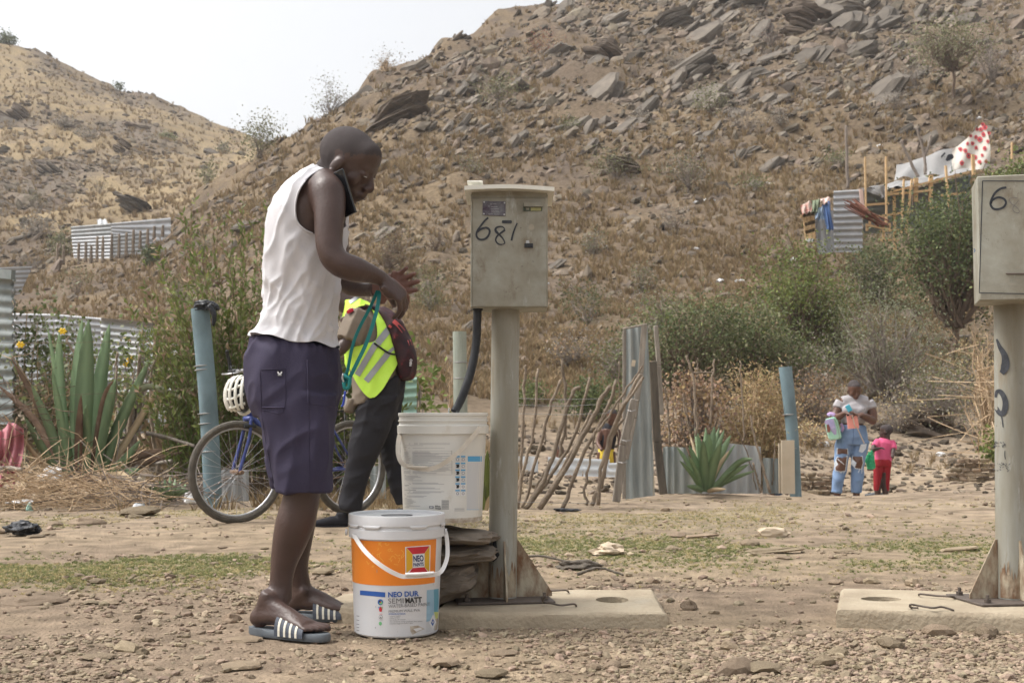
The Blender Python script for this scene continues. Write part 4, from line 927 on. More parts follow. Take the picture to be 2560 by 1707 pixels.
def rag(name, lab, cat, c, s, mt, seed, k=3, flat=1.0):
 V, Fc = ico(k); r = np.random.default_rng(seed); o_ = r.uniform(0, 40, 3)
 n = 1 + .9 * (vnoise3(V * 1.6 + o_, seed) - .5) + .5 * (vnoise3(V * 4 + o_, seed + 1) - .5)
 V = V * n[:, None] * np.array(s); V[:, 2] *= flat; V[:, 2] = np.maximum(V[:, 2], -s[2] * .5)
 return tag(build(name, V + np.array(c), Fc, mt, smooth=False), lab, cat)
rag('black_rag', 'black plastic rag crumpled over the top of the left blue post', 'rag', P(512, 768, 9.78), (.09, .07, .05), 'black_plastic', 1)
m = MB(); m.tube(spline([P(520, 765, 9.7), P(535, 785, 9.7), P(533, 815, 9.7)], 8), [.02, .022, .02, .022, .02, .018, .015, .01], 8); tag(m.build('black_strap', 'black_plastic', smooth=True), 'black strip hanging from the left blue post', 'rag')
rag('black_bag', 'crumpled black plastic bag on the grass at far left', 'bag', hit1(62, 1338) + [0, 0, .03], (.10, .07, .045), 'black_plastic', 2)
rag('litter_bag', 'torn white and pink plastic left of the front wheel', 'litter', P(478, 1248, 9.6), (.055, .03, .05), 'white_plastic', 3)
rag('tin_can', 'small crushed greenish can among the dead twigs', 'can', P(73, 1280, 9.6), (.03, .03, .06), 'tin_green', 4, 2)
rag('litter_bag', 'crumpled grey foil right of the flat stones', 'litter', P(350, 1275, 9.6), (.05, .03, .05), 'tin_bright', 5)
rag('blue_scrap', 'dark navy cloth scrap on the dirt beneath the leaning sticks', 'litter', hit1(1415, 1277) + [0, 0, .01], (.09, .05, .015), 'black_plastic', 6)
rag('dead_leaf', 'pale dry torn leaf on the grass behind the left slab', 'litter', hit1(1520, 1388) + [0, 0, .02], (.08, .05, .035), 'cardboard', 7, 2)
rag('dark_debris', 'charred black debris clump on wet ground behind the left slab', 'debris', hit1(1450, 1420) + [0, 0, .01], (.09, .06, .03), 'wood_dark', 8)
rag('cardboard_scrap', 'pale crumpled paper in the grass right of centre', 'litter', hit1(1935, 1338) + [0, 0, .015], (.10, .04, .04), 'cardboard', 9, 2)
for i, (a, b, w, h, lab) in enumerate([(1340, 1410, .16, .02, 'dark wet root lying left of charred debris'), (1500, 1435, .10, .02, 'small dark root lying right of charred debris')]):
 p = hit1(a, b); o = stick([p + [-w, 0, .01], p + [0, .02, .035], p + [w, -.03, .01]], .007, 'wood_dark', name='dead_root', seed=i + 80); tag(o, lab, 'root')
for (a, b, w, lab) in [(1752, 1345, .14, 'flat grey flagstone with dark edge lying right of the gate'), (2110, 1383, .07, 'thin flat stone at the front of the grass band'), (1930, 1384, .17, 'long flat stone sunk in the grass band'), (2400, 1376, .14, 'narrow grey plank lying left of the right post')]:
 p = hit1(a, b); tv, tf = slabs_thin[int(rng.integers(6))]; o = build('flat_stone', tv * [w, w * .6, w * .45] @ axang((0, 1, 0), -.08).T + p + [0, 0, .012], tf, 'stone'); tag(o, lab, 'stone')
for (x0, y0, x1, y1, Y, lab, mt) in [(1100, 610, 1470, 710, 10.5, 'long dark fallen stick left of the blue post', 'wood_dark'), (1040, 950, 1250, 1120, 10.1, 'pale thick dead stalk lying right of the aloe base', 'wood_pale'), (950, 890, 1300, 820, 10.8, 'pale bent branch lying under the aloe leaves', 'wood_grey'), (0, 880, 160, 885, 9.9, 'short grey plank at the left border', 'wood_grey')]:
 o = stick([Z7(x0, y0, Y), Z7((x0 + x1) / 2, (y0 + y1) / 2 - 8, Y), Z7(x1, y1, Y - .2)], .02, mt, name='fallen_stick', seed=int(x0)); tag(o, lab, 'stick')
mC = MB(); NV = 22; Vc = []; 
for j in range(NV):
 for i in range(NV):
  s, t = i / (NV - 1), j / (NV - 1); x = -60 + 235 * s * (1 - .25 * t + .35 * math.sin(t * 4) * .3); y = 540 + 480 * t + 30 * math.sin(s * 7)
  if j == 0: y += 50 * abs(math.sin(s * 6))
  Vc.append(Z7(x, y, 10.6 + .05 * math.sin(s * 22 + 3 * t) + .03 * math.sin(t * 11 + s * 5)))
o = build('pink_cloth', Vc, [(j * NV + i, (j + 1) * NV + i, (j + 1) * NV + i + 1, j * NV + i + 1) for j in range(NV - 1) for i in range(NV - 1)], 'cloth_pink', smooth=True); tag(o, 'faded pink cloth hanging on the dry twigs at left border', 'cloth')
# aloes, leaf by leaf
mat('aloe_green', (.15, .225, .12), (.22, .31, .165), scale=3, rough=.5, stretch=(6, 6, .6), rnd=.12, spec=.35)
mat('aloe_brown', (.10, .06, .045), (.24, .165, .11), scale=8, rough=.85, rnd=.2)
mat('aloe_tan', (.46, .34, .21), (.62, .50, .34), scale=6, rough=.85, rnd=.12)
mat('aloe_two', (.15, .22, .12), (.22, .30, .16), scale=3, rough=.5, rnd=.1, c3=(.13, .085, .06), contrast=.3)
def blade(pts, w, mt, parent, name='leaf', fold=.25, thick=.012):
 c = spline(pts, 12); n = len(c); T = np.gradient(c, axis=0); T /= np.linalg.norm(T, axis=1)[:, None]
 V = []
 for i in range(n):
  t = i / (n - 1); ww = 1.22 * w * (.62 + 1.1 * t - .6 * t * t) * (1 - t ** 3.2) if t < 1 else 0
  ww = max(ww, .001); s = np.cross(T[i], (0, 1, 0)); s /= np.linalg.norm(s) + 1e-9; f = np.cross(s, T[i])
  if f[1] < 0: f = -f
  V += [c[i] - s * ww / 2 - f * ww * fold * .5, c[i] + f * ww * fold * .5 - f * thick * 0, c[i] + s * ww / 2 - f * ww * fold * .5, c[i] + f * (ww * fold * .5 + min(thick, ww * .3))]
 Fc = []
 for i in range(n - 1):
  for k in range(4): Fc.append((i * 4 + k, i * 4 + (k + 1) % 4, (i + 1) * 4 + (k + 1) % 4, (i + 1) * 4 + k))
 return build(name, V, Fc, mt, parent, smooth=True)
Ya = 11.0
al = thing('aloe_plant', 'big left aloe with broad upright green leaves and dead brown lower leaves', 'aloe', P(199, 1238, Ya))
G = 'aloe_green'; B = 'aloe_brown'; TN = 'aloe_tan'
def al_leaf(bx, mid, tip, w, mt, dy=0.0, fold=.25):   # photograph pixels
 b = P(bx, 1215, Ya + dy * .2); blade([b, P(*mid, Ya + dy * .6), P(*tip, Ya + dy)], w * Ya / F, mt, al, fold=fold)
for a in [(185, (160, 1040), (118, 812), 17, 'aloe_two', .15), (180, (152, 1000), (148, 828), 27, G, .05), (192, (190, 980), (206, 795), 26, G, .3), (203, (213, 980), (222, 798), 42, G, -.1), (222, (245, 1000), (274, 808), 35, G, .1),
          (236, (252, 1020), (262, 850), 30, G, .35), (225, (255, 1070), (290, 945), 36, G, -.2), (240, (300, 1060), (375, 897), 27, 'aloe_two', -.1), (240, (305, 1050), (370, 905), 22, B, .2), (245, (330, 1080), (414, 940), 16, TN, 0),
          (245, (300, 1165), (352, 1099), 22, G, -.3), (240, (320, 1150), (437, 1120), 20, B, -.2), (250, (350, 1160), (466, 1128), 15, B, -.35), (250, (320, 1185), (480, 1080), 12, TN, .1), (238, (300, 1190), (350, 1172), 24, G, -.45), 
          (170, (110, 1040), (27, 893), 17, B, -.1), (165, (95, 1060), (-8, 960), 16, B, .2), (172, (130, 1080), (78, 960), 22, 'aloe_two', -.2), (170, (120, 1140), (60, 1040), 20, G, -.35), (165, (100, 1150), (5, 1030), 11, TN, -.4),
          (195, (198, 1090), (203, 985), 18, B, -.45), (222, (255, 1010), (286, 948), 10, B, -.4), (176, (158, 1080), (130, 920), 20, G, -.25), (210, (213, 1120), (216, 1010), 30, G, -.35), (255, (282, 1180), (310, 1145), 22, G, -.5), (258, (300, 1195), (338, 1178), 18, G, -.55)]:
 al_leaf(*a)
blade([P(300, 1040, Ya), P(360, 968, Ya - .1), P(430, 985, Ya - .2), P(485, 1015, Ya - .3)], 14 * Ya / F, 'leaf_pale', al)
for i in range(26):
 a = rng.uniform(-1, 1); bx = 200 + 60 * a; o_ = rng.uniform(.2, .7); dy = rng.uniform(-.7, -.2)
 b = P(bx, 1205, Ya + dy * .3); blade([b, P(bx + 60 * a + rng.uniform(-20, 20), 1190, Ya + dy * .8), P(bx + 120 * a + rng.uniform(-30, 30), 1236, Ya + dy)], rng.uniform(10, 22) * Ya / F, [TN, B][int(rng.integers(2))], al)
blade([P(322, 990 + 215, Ya - .6), P(345, 1212, Ya - .7), P(405, 1235, Ya - .75)], .05, TN, al)
al = thing('aloe_plant', 'small spiky green aloe sprouting right of the big left aloe', 'aloe', P(425, 1250, 9.9)); 
for a in range(9): blade([P(425, 1248, 9.9), P(425 + 10 * (a - 4), 1225, 9.9 - .02 * a), P(425 + 13 * (a - 4), 1190 + 6 * abs(a - 4), 9.85)], .03, [G, 'aloe_two'][a % 2], al)
Ya = 11.3
al = thing('aloe_plant', 'right aloe with pointed dark green leaves in front of the low tin fence', 'aloe', P(1762, 1234, Ya))
def al2(tip, w, mt, dy, mid=None):
 tx, ty = 1660 + tip[0] / 3.92, 880 + tip[1] / 3.92; bx = 1762 + (tx - 1762) * .12
 mx, my = (1660 + mid[0] / 3.92, 880 + mid[1] / 3.92) if mid else (bx + (tx - bx) * .42, 1225 + (ty - 1225) * .52)
 blade([P(bx, 1228, Ya + dy * .2), P(mx, my, Ya + dy * .6), P(tx, ty, Ya + dy)], w / 3.92 * Ya / F, mt, al)
for a in [((120, 920), 45, 'aloe_two', 0), ((180, 850), 30, B, .1), ((245, 910), 60, G, -.1), ((300, 745), 50, G, .25), ((330, 790), 60, G, 0), ((410, 735), 60, G, .2), ((440, 800), 110, G, -.15), ((495, 725), 85, G, .1), ((540, 740), 70, G, .3), ((590, 760), 60, G, .2),
          ((655, 810), 75, G, .1), ((560, 880), 90, G, -.25), ((380, 860), 80, G, -.3), ((640, 960), 40, TN, 0), ((900, 1158), 40, 'aloe_two', -.1), ((835, 1095), 60, G, -.2), ((150, 1060), 40, 'aloe_two', -.3), ((230, 1000), 40, G, -.4), ((250, 800), 30, TN, .3), ((700, 900), 40, G, .3)]:
 al2(*a)
al2((870, 1045), 55, G, -.3, (720, 1090)); al2((610, 1340), 40, TN, -.4); al2((220, 1310), 50, G, -.4)
def twigs_pile(lab, box, n, Y, seed, mt='twig_tan', r_=.004, curl=.5):
 r = np.random.default_rng(seed); segs = []; r0 = []
 x0, y0, x1, y1 = box
 for i in range(n):
  a = r.uniform(0, 6.28); L = r.uniform(.15, .75); y = r.uniform(y0, y1); p = P(r.uniform(x0, x1), y, Y + r.uniform(-.5, .5)); d = np.array([math.cos(a), .4 * math.sin(a), r.normal(0, .28)])
  pz = p.copy()
  for k in range(5):
   q = pz + d * L / 5; d = d + r.normal(0, curl * .35, 3); d /= np.linalg.norm(d); q[2] = max(q[2], .005); segs.append((pz, q)); r0.append(r_ * r.uniform(.5, 1.2)); pz = q
 V, Fc = twig_mesh(np.array(segs), np.array(r0), np.array(r0) * .8); o = build('twig_pile', V, Fc, mt); return tag(o, lab, 'twigs', kind='stuff')
twigs_pile('tangled heap of thin tan dead stems around the left aloe foot', (-60, 1195, 330, 1266), 420, 10.0, 5)
twigs_pile('loose arching dry stems standing at the far left', (-60, 960, 100, 1200), 90, 10.8, 6, 'twig_brown', .004)
twigs_pile('scattered dry sticks and chaff right of the left aloe', (260, 1190, 560, 1262), 160, 10.1, 7, 'twig_grey', .005)
twigs_pile('thin pale vine stems hanging left of the right meter post', (2440, 860, 2500, 1150), 40, 12.5, 8, 'twig_tan', .006, .15)
rag('plastic_scrap', 'pale crumpled plastic wedged in the aloe litter', 'litter', P(125, 1190, 10.3), (.09, .05, .07), 'white_plastic', 31)
rag('plastic_scrap', 'thin white wrapper on twigs under the pink cloth', 'litter', P(55, 1255, 9.8), (.09, .05, .025), 'white_plastic', 32, 2)
# left yard bushes
mat('flower_yellow', (.80, .52, .03), rough=.6)
b = P(110, 1150, 14.2); fb = shrub('flowering_bush', 'loose green bush with yellow flowers behind the left aloe', 'bush', b, 1.5, 1.5, leaf=['leaf_green', 'leaf_willow', 'leaf_pale'], nleaf=3600, lsize=.055, clumps=60, seed=61, twigs=160, twig='twig_tan')
for (x, y) in [(155, 1152), (472, 1050), (958, 1300), (985, 1262)]:
 m = MB(); c = Z6(x, y, 13.2)
 for k in range(6):
  a = k * 1.047; m.ell(c + np.array([math.cos(a) * .025, 0, math.sin(a) * .018]), (.02, .008, .014), axang((0, 1, 0), -a), 8, 5)
 m.build('flower', 'flower_yellow', fb, smooth=True)
b = P(330, 1120, 13.0); shrub('green_shrub', 'thin green shrub in front of the long tin wall', 'shrub', b, 1.25, .7, leaf=['leaf_green', 'leaf_willow'], nleaf=900, lsize=.05, clumps=26, seed=62, twigs=60)
r = np.random.default_rng(77)
wb = thing('tall_bush', 'tall bush of narrow green and reddish leaves behind the man and bicycle', 'bush', P(620, 1235, 10.9))
segs, sr0, sr1, cen, dirs, red = [], [], [], [], [], []
base = P(620, 1238, 10.9)
for i in range(290):
 t = r.uniform(-1.1, 1) ; bx = base + np.array([t * .55 + .02, r.uniform(-.35, .35), 0])
 Hs = (2.75 * (1 - .55 * abs(t + .05) ** 1.7)) * r.uniform(.45, 1.02); lean = t * .55 + r.normal(0, .14)
 p = bx; L = 12
 for k in range(L):
  f = (k + 1) / L; q = bx + np.array([lean * f ** 1.4 * Hs * .55 + .03 * math.sin(6 * f + i), .12 * math.sin(i) * f, Hs * f * (1 - .06 * f)])
  segs.append((p, q)); sr0.append(.0045 * (1 - f * .8)); sr1.append(.0045 * (1 - f * .88)); 
  if f > .12:
   m_ = int(6 + 5 * r.uniform()); 
   for _ in range(m_): cen.append(p + (q - p) * r.uniform()); dirs.append(q - p); red.append(f)
  p = q
TV, TF = twig_mesh(np.array(segs), np.array(sr0), np.array(sr1)); build('stems', TV, TF, 'twig_brown', wb)
cen = np.array(cen); dirs = np.array(dirs); dirs /= np.linalg.norm(dirs, axis=1)[:, None]
d = dirs * .8 + r.normal(0, .55, cen.shape); d /= np.linalg.norm(d, axis=1)[:, None]; e = np.cross(d, r.normal(0, 1, cen.shape)); e /= np.linalg.norm(e, axis=1)[:, None]
s = r.uniform(.035, .085, len(cen)); Lv = d * s[:, None]; W = e * (s * .15)[:, None]
LV = np.stack([cen, cen + Lv * .45 + W, cen + Lv, cen + Lv * .45 - W], 1).reshape(-1, 3); LF = (np.arange(len(cen)) * 4)[:, None] + np.arange(4)[None]
mi = np.where(r.uniform(0, 1, len(cen)) < .06 + .16 * (np.array(red) > .8), 2, np.where(r.uniform(0, 1, len(cen)) < .5, 0, 1))
tag(build('foliage', LV, LF, ['leaf_willow', 'leaf_bright', 'leaf_dry'], wb, mi=mi), kind='stuff')
b = P(860, 1240, 11.2); shrub('green_shrub', 'green narrow leaved shrub seen through the bicycle frame', 'shrub', b, 1.35, .9, leaf=['leaf_willow', 'leaf_bright'], nleaf=3000, lsize=.07, aspect=.2, clumps=40, seed=64, twigs=80)
b = P(400, 1150, 13.2); shrub('dry_shrub', 'wispy pale seeding grass bush left of the blue post', 'shrub', b, 1.3, .9, leaf=['leaf_straw', 'leaf_willow'], nleaf=1100, lsize=.045, clumps=34, seed=65, twigs=70, twig='twig_tan')
b = P(1042, 950, 12.6); shrub('green_shrub', 'sprig of broad leaves above the green corrugated panel', 'shrub', P(1040, 1150, 12.6), 1.1, .35, leaf='leaf_bright', nleaf=260, lsize=.09, aspect=.25, clumps=12, seed=66, twigs=20)
al = thing('aloe_plant', 'single green sword leaf plant between white bucket and meter post', 'aloe', P(1212, 1275, 9.2))
blade([P(1213, 1275, 9.2), P(1215, 1210, 9.2), P(1219, 1125, 9.2)], .06, 'leaf_bright', al); blade([P(1209, 1275, 9.25), P(1208, 1240, 9.2), P(1207, 1200, 9.2)], .04, 'leaf_green', al); blade([P(1215, 1275, 9.1), P(1222, 1250, 9.1), P(1232, 1235, 9.1)], .03, 'leaf_straw', al)
# leaning stick fence and tin gate
sf = thing('stick_fence', 'fence of crooked weathered sticks leaning right beside the meter post', 'fence', Z1(400, 1480, 9.75))
W1 = 9.75 / F / 3.016
for i, (pts, w, dy) in enumerate([([(165, 1485), (190, 1250), (280, 900), (320, 425)], 24, 0), ([(195, 1485), (270, 1250), (400, 750), (488, 510)], 25, .1), ([(168, 1400), (185, 1150), (212, 560), (228, 400)], 22, .3), ([(222, 1485), (350, 1290), (470, 950), (570, 620), (635, 568)], 32, 0),
  ([(235, 1470), (400, 1250), (560, 1000), (640, 750), (708, 490)], 24, .12), ([(325, 1485), (480, 1250), (600, 1040), (740, 790), (800, 640), (862, 558)], 36, -.05), ([(350, 1440), (500, 1180), (640, 920), (720, 740)], 24, .2), ([(497, 1485), (570, 1300), (650, 1080), (820, 760), (908, 510)], 28, .02),
  ([(682, 1455), (672, 1300), (722, 1050), (750, 900), (840, 750)], 17, 0), ([(722, 1455), (800, 1250), (900, 850), (1090, 470)], 28, .05), ([(770, 1455), (788, 1200), (850, 980), (930, 760), (1112, 488)], 24, -.05), ([(790, 1330), (830, 1150), (850, 990), (960, 800)], 26, .15),
  ([(770, 900), (930, 660), (1105, 405)], 16, -.1), ([(480, 1100), (520, 800), (522, 600), (497, 362)], 26, .5), ([(920, 1120), (925, 800), (928, 370)], 13, .6), ([(215, 950), (213, 700), (216, 540)], 12, .7), ([(370, 1000), (375, 860)], 10, .6), ([(590, 880), (580, 735)], 10, .7), ([(470, 950), (420, 1100), (340, 1250), (215, 1480)], 18, .25), ([(530, 960), (528, 810)], 16, .8)]):
 stick([Z1(x, y, 9.75 + dy) for x, y in pts], w * W1 * .62, 'stick', sf, seed=100 + i)
for y0, y1 in ((650, 650), (765, 762), (700, 690), (1430, 1440)):
 m = MB(); c = spline([Z1(170, y0, 9.7), Z1(500, y0 + 8, 9.72), Z1(850, y1, 9.7)], 24); m.tube(c, .0018, 4); m.build('wire', 'wire', sf, smooth=True)
gt = thing('tin_gate', 'tall corrugated tin gate panel with weathered wooden frame', 'gate', Z1(1080, 1400, 10.8))
sheet('tin_sheet', Z1(972, 128, 10.8), Z1(1142, 95, 10.8), Z1(1198, 1382, 10.8), Z1(975, 1412, 10.8), 'tin_rusty', gt, .075, .011, 'v')
W2 = 10.7 / F / 3.016
for i, (pts, w, mt, nm) in enumerate([([(965, 1405), (968, 135)], 26, 'wood_grey', 'frame_post'), ([(978, 1110), (1040, 800), (1090, 460), (1118, 95)], 42, 'wood_grey', 'plank'), ([(955, 128), (1138, 92)], 14, 'wood_grey', 'top_rail')]):
 m = MB(); 
 for (a, b) in zip(pts[:-1], pts[1:]): m.beam(Z1(*a, 10.66), Z1(*b, 10.66), w * W2, .03, (0, 1, 0), .005)
 m.build(nm, mt, gt)
m = MB()
for (a, b) in zip([(905, 1430), (960, 1000), (1045, 655)][:-1], [(905, 1430), (960, 1000), (1045, 655)][1:]): m.beam(Z1(*a, 10.3), Z1(*b, 10.3), 60 * W2 * .96, .05, (0, 1, 0), .006)
m.build('leaning_board', 'wood_grey', gt)
for y in (740, 965, 1130):
 m = MB(); x = 1020 - (y - 740) * .17; m.tube([Z1(x - 34, y, 10.25), Z1(x, y + 8, 10.22), Z1(x + 34, y, 10.25)], .004, 5); m.build('wire', 'wire', gt)
m = MB(); m.box(Z1(1037, 385, 10.64), (.03, .01, .055), axang((0, 1, 0), .2)); m.build('block', 'wood_pale', gt)
for i, (pts, w, mt, lab) in enumerate([([(1262, 1372), (1215, 980), (1182, 370)], 62, 'wood_dark', 'dark double plank leaning right of the tin gate'), ([(1250, 775), (1228, 400), (1203, 102)], 34, 'wood_grey', 'narrow grey plank standing above the dark double plank')]):
 m = MB()
 for (a, b) in zip(pts[:-1], pts[1:]): m.beam(Z1(*a, 11 + .1 * i), Z1(*b, 11 + .1 * i), w * W2, .04, (0, 1, 0), .005)
 tag(m.build('fence_plank', mt), lab, 'plank')
rt = thing('tin_fence', 'low dull tin fence behind the right aloe', 'fence', Z2(500, 1370, 11.7))
for a, b, t0, t1, mt in [(-10, 112, 925, 928, 'tin_rusty'), (110, 330, 930, 940, 'tin_rusty'), (330, 630, 935, 890, 'tin_grey'), (625, 950, 890, 925, 'tin_grey'), (968, 1130, 1035, 1040, 'tin_rusty')]:
 sheet('tin_sheet', Z2(a, t0, 11.7), Z2(b, t1, 11.7), Z2(b, 1385, 11.7), Z2(a, 1385, 11.7), mt, rt, .09, .012, 'v')
W3 = 11.4 / F / 3.92
for i, (pts, w, lab) in enumerate([([(322, 820), (300, 330), (222, 32)], 30, 'tall pale stake left of the crossbar behind the right aloe'), ([(460, 720), (470, 350), (497, 68)], 26, 'dark stake right of the crossbar behind the right aloe'), ([(275, 205), (485, 198)], 22, 'crossbar stick tied between two stakes behind the right aloe'),
  ([(790, 860), (770, 560), (742, 85)], 20, 'thin tall stake in the straw bush'), ([(1040, 1375), (905, 900), (848, 620)], 26, 'forked dark branch leaning at the low tin fence'), ([(60, 910), (40, 600), (12, 340)], 24, 'dark stake at the left end of the low tin fence'),
  ([(262, 800), (205, 540), (190, 410)], 22, 'dark bent stake above the right aloe'), ([(340, 240), (325, 60)], 16, 'short stick above the crossbar'), ([(905, 1350), (830, 1040), (700, 720)], 14, 'thin stick leaning left over the low tin fence'), ([(950, 1375), (870, 1080)], 26, 'short tan stake at the low tin fence'), ([(1060, 1300), (1090, 860)], 14, 'thin upright stick right in the straw bush')]):
 o = stick([Z2(x, y, 11.4 + .03 * i) for x, y in pts], w * W3 * .5, 'stick', name='fence_stake', seed=140 + i); tag(o, lab, 'stake')
b = P(1900, 1228, 12.1); shrub('straw_bush', 'shaggy straw coloured climber heaped over the low tin fence', 'bush', b, 1.12, .66, leaf=['leaf_straw', 'leaf_straw', 'leaf_orange'], nleaf=9000, lsize=.04, aspect=.14, clumps=70, seed=71, twigs=300, twig='twig_tan', low=.5)
b = P(1735, 1228, 12.1); shrub('brown_bush', 'dry bush of curled brown leaves behind the right aloe', 'bush', b, 1.15, .62, leaf=['leaf_dry', 'leaf_dry', 'leaf_orange'], nleaf=3600, lsize=.035, aspect=.45, clumps=60, seed=72, twigs=160, twig='twig_grey')
o = sheet('sheet_fence', P(1296, 1140, 13.6), P(1345, 1140, 13.6), P(1345, 1183, 13.6), P(1296, 1183, 13.6), 'white_sheet', None, .2, .006, 'v'); tag(o, 'pale grey panel right behind the meter post', 'fence')
o = sheet('sheet_fence', P(1370, 1142, 13.4), P(1462, 1146, 13.4), P(1455, 1190, 13.4), P(1368, 1186, 13.4), 'white_sheet', None, .3, .006, 'h'); tag(o, 'low white panel behind the leaning sticks at left', 'fence')
o = sheet('sheet_fence', P(1458, 1146, 13.3), P(1524, 1148, 13.3), P(1524, 1192, 13.3), P(1458, 1190, 13.3), 'white_sheet', None, .3, .006, 'h'); tag(o, 'low white panel behind the leaning sticks at right', 'fence')
o = sheet('sheet_fence', P(1522, 1157, 13.2), P(1560, 1156, 13.2), P(1560, 1192, 13.2), P(1522, 1192, 13.2), 'white_sheet', None, .3, .006, 'h'); tag(o, 'white panel end piece against the tin gate', 'fence')
def stone_wall(lab, x0, x1, ytop, ybot, Y, rows, seed, name='dry_stone_wall', slope=0.0):
 r = np.random.default_rng(seed); root = thing(name, lab, 'stone wall', P((x0 + x1) / 2, ybot, Y)); me_ = []
 for tv, tf in slabs_thin:
  m_ = np_mesh('stone', tv, tf); m_.materials.append(MATS['stone']); me_.append(m_)
 og = np.array(root.location)
 for j in range(rows):
  y = ybot - (ybot - ytop) * (j + .5) / rows; x = x0 + r.uniform(-6, 6)
  if slope: xe = x1 - slope * (ybot - y); x = x0 + (0 if slope < 0 else slope * (ybot - y) * .7) 
  else: xe = x1
  while x < xe:
   w = r.uniform(12, 34); p = P(x + w / 2, y + r.uniform(-1, 1), Y + r.uniform(-.04, .04)) ; s = w * Y / F * .62
   o = bpy.data.objects.new('stone', me_[int(r.integers(len(me_)))]); COL.objects.link(o); o.parent = root; o.location = (p - og).tolist()
   o.scale = (s * r.uniform(.9, 1.3), s * 1.2, (ybot - ytop) / rows * Y / F * r.uniform(2.4, 3.8)); o.rotation_euler = (r.normal(0, .08), r.normal(0, .07), r.uniform(-.3, .3)); x += w * .95
 return root
stone_wall('low dry stone wall left of the woman', 1996, 2088, 1180, 1248, 16.9, 6, 1)
stone_wall('collapsed flat stone pile left of the right meter post', 2352, 2520, 1145, 1204, 16.2, 5, 2, slope=1.1)
# the shack on the right
mat('cloth_blue', (.07, .13, .30), (.14, .24, .46), scale=3, rough=.9); mat('cloth_denim', (.16, .22, .30), (.26, .33, .42), scale=3, rough=.9)
mat('cloth_grey', (.30, .31, .33), (.45, .46, .48), scale=2, rough=.9, stretch=(4, 4, .5)); mat('cloth_mixed', (.36, .14, .11), (.50, .46, .40), scale=9, rough=.9, contrast=.1)
mat('cloth_green', (.14, .17, .11), (.22, .25, .17), scale=4, rough=.9); mat('cloth_peach', (.62, .45, .40), (.72, .56, .50), scale=4, rough=.9)
mat('fabric_cream', (.496, .456, .400), (.576, .536, .480), scale=3, rough=.9); mat('print_red', (.42, .045, .06), (.50, .10, .10), scale=9, rough=.9); mat('print_dark', (.03, .035, .045), rough=.9)
mat('twig_red', (.18, .07, .05), (.28, .13, .09), scale=5, rough=.9)
Ys = 36.0
sh = thing('shack', 'shack with ribbed tin wall open timber frame and white tarpaulin roof on right slope', 'shack', Z4(700, 1240, Ys))
sheet('tin_wall', Z4(440, 705, Ys), Z4(700, 690, Ys), Z4(700, 1250, Ys), Z4(445, 1250, Ys), 'tin_bright', sh, .17, .03, 'h')
sheet('tin_wall', Z4(705, 700, Ys + .6), Z4(1150, 690, Ys + 1.5), Z4(1150, 1080, Ys + 1.5), Z4(705, 1080, Ys + .6), 'tin_dark', sh, .24, .03, 'h')
sheet('tin_wall', Z4(1150, 690, Ys + 1.5), Z4(1660, 560, Ys + 2.5), Z4(1660, 1000, Ys + 2.5), Z4(1150, 1080, Ys + 1.5), 'tin_dark', sh, .24, .03, 'h')
sheet('tin_wall', Z4(272, 900, Ys - .2), Z4(440, 880, Ys - .1), Z4(450, 1250, Ys - .1), Z4(300, 1270, Ys - .2), 'cloth_grey', sh, .5, .05, 'v')
m = MB()
for a, b, w, dy in [((980, 750), (990, 1240), 22, 0), ((908, 400), (912, 1000), 13, -.3), ((722, 400), (730, 900), 12, -.3), ((1068, 600), (1045, 1080), 14, -.2), ((1140, 600), (1085, 1080), 16, -.2), ((1440, 480), (1470, 850), 16, -.2), ((1680, 380), (1690, 560), 26, -.1), ((1175, 590), (1172, 800), 38, 0), ((1307, 565), (1305, 830), 34, 0), ((2030, 270), (2030, 420), 12, .4)]:
 m.beam(Z4(*a, Ys + dy), Z4(*b, Ys + dy), w / 3.563 * Ys / F, .08, (0, 1, 0)); m.build('timber_post', 'wood_new', sh); m = MB()
for a, b, w in [((900, 740), (1300, 700), 20), ((905, 725), (1650, 535), 16), ((780, 940), (1150, 885), 18), ((700, 830), (935, 815), 14), ((730, 1005), (925, 1045), 16), ((850, 1065), (1100, 1045), 14), ((860, 1140), (1020, 1140), 10), ((1400, 745), (1620, 720), 10), ((1300, 855), (1400, 850), 9)]:
 m.beam(Z4(*a, Ys - .1), Z4(*b, Ys - .1), .06, w / 3.563 * Ys / F, (0, 1, 0)); m.build('timber_beam', 'wood_new', sh); m = MB()
for k, (x, y0, y1) in enumerate([(740, 1000, 1060), (765, 935, 1010), (885, 1000, 1160), (905, 930, 1000), (940, 990, 1050)]):
 m.beam(Z4(x, y0, Ys - .05), Z4(x, y1, Ys - .05), .06, .05, (0, 1, 0)); m.build('timber_post', 'wood_new', sh); m = MB()
for a, b in [((180, 900), (205, 1140)), ((250, 895), (265, 1130)), ((150, 930), (270, 905)), ((185, 1005), (270, 980)), ((190, 1075), (272, 1050)), ((215, 900), (235, 1140))]:
 m = MB(); m.beam(Z4(*a, Ys - .4), Z4(*b, Ys - .4), .09, .06, (0, 1, 0)); m.build('window_frame', 'wood_new', sh)
m = MB(); m.quad(Z4(180, 900, Ys - .3), Z4(265, 890, Ys - .3), Z4(272, 1150, Ys - .3), Z4(205, 1160, Ys - .3)); m.build('window_shade_sheet', 'print_dark', sh)  # dark sheet painted as the shade inside the open window
m = MB(); m.box(Z4(228, 1145, Ys - .5), (.18, .1, .1)); m.build('white_block', 'white_plastic', sh)
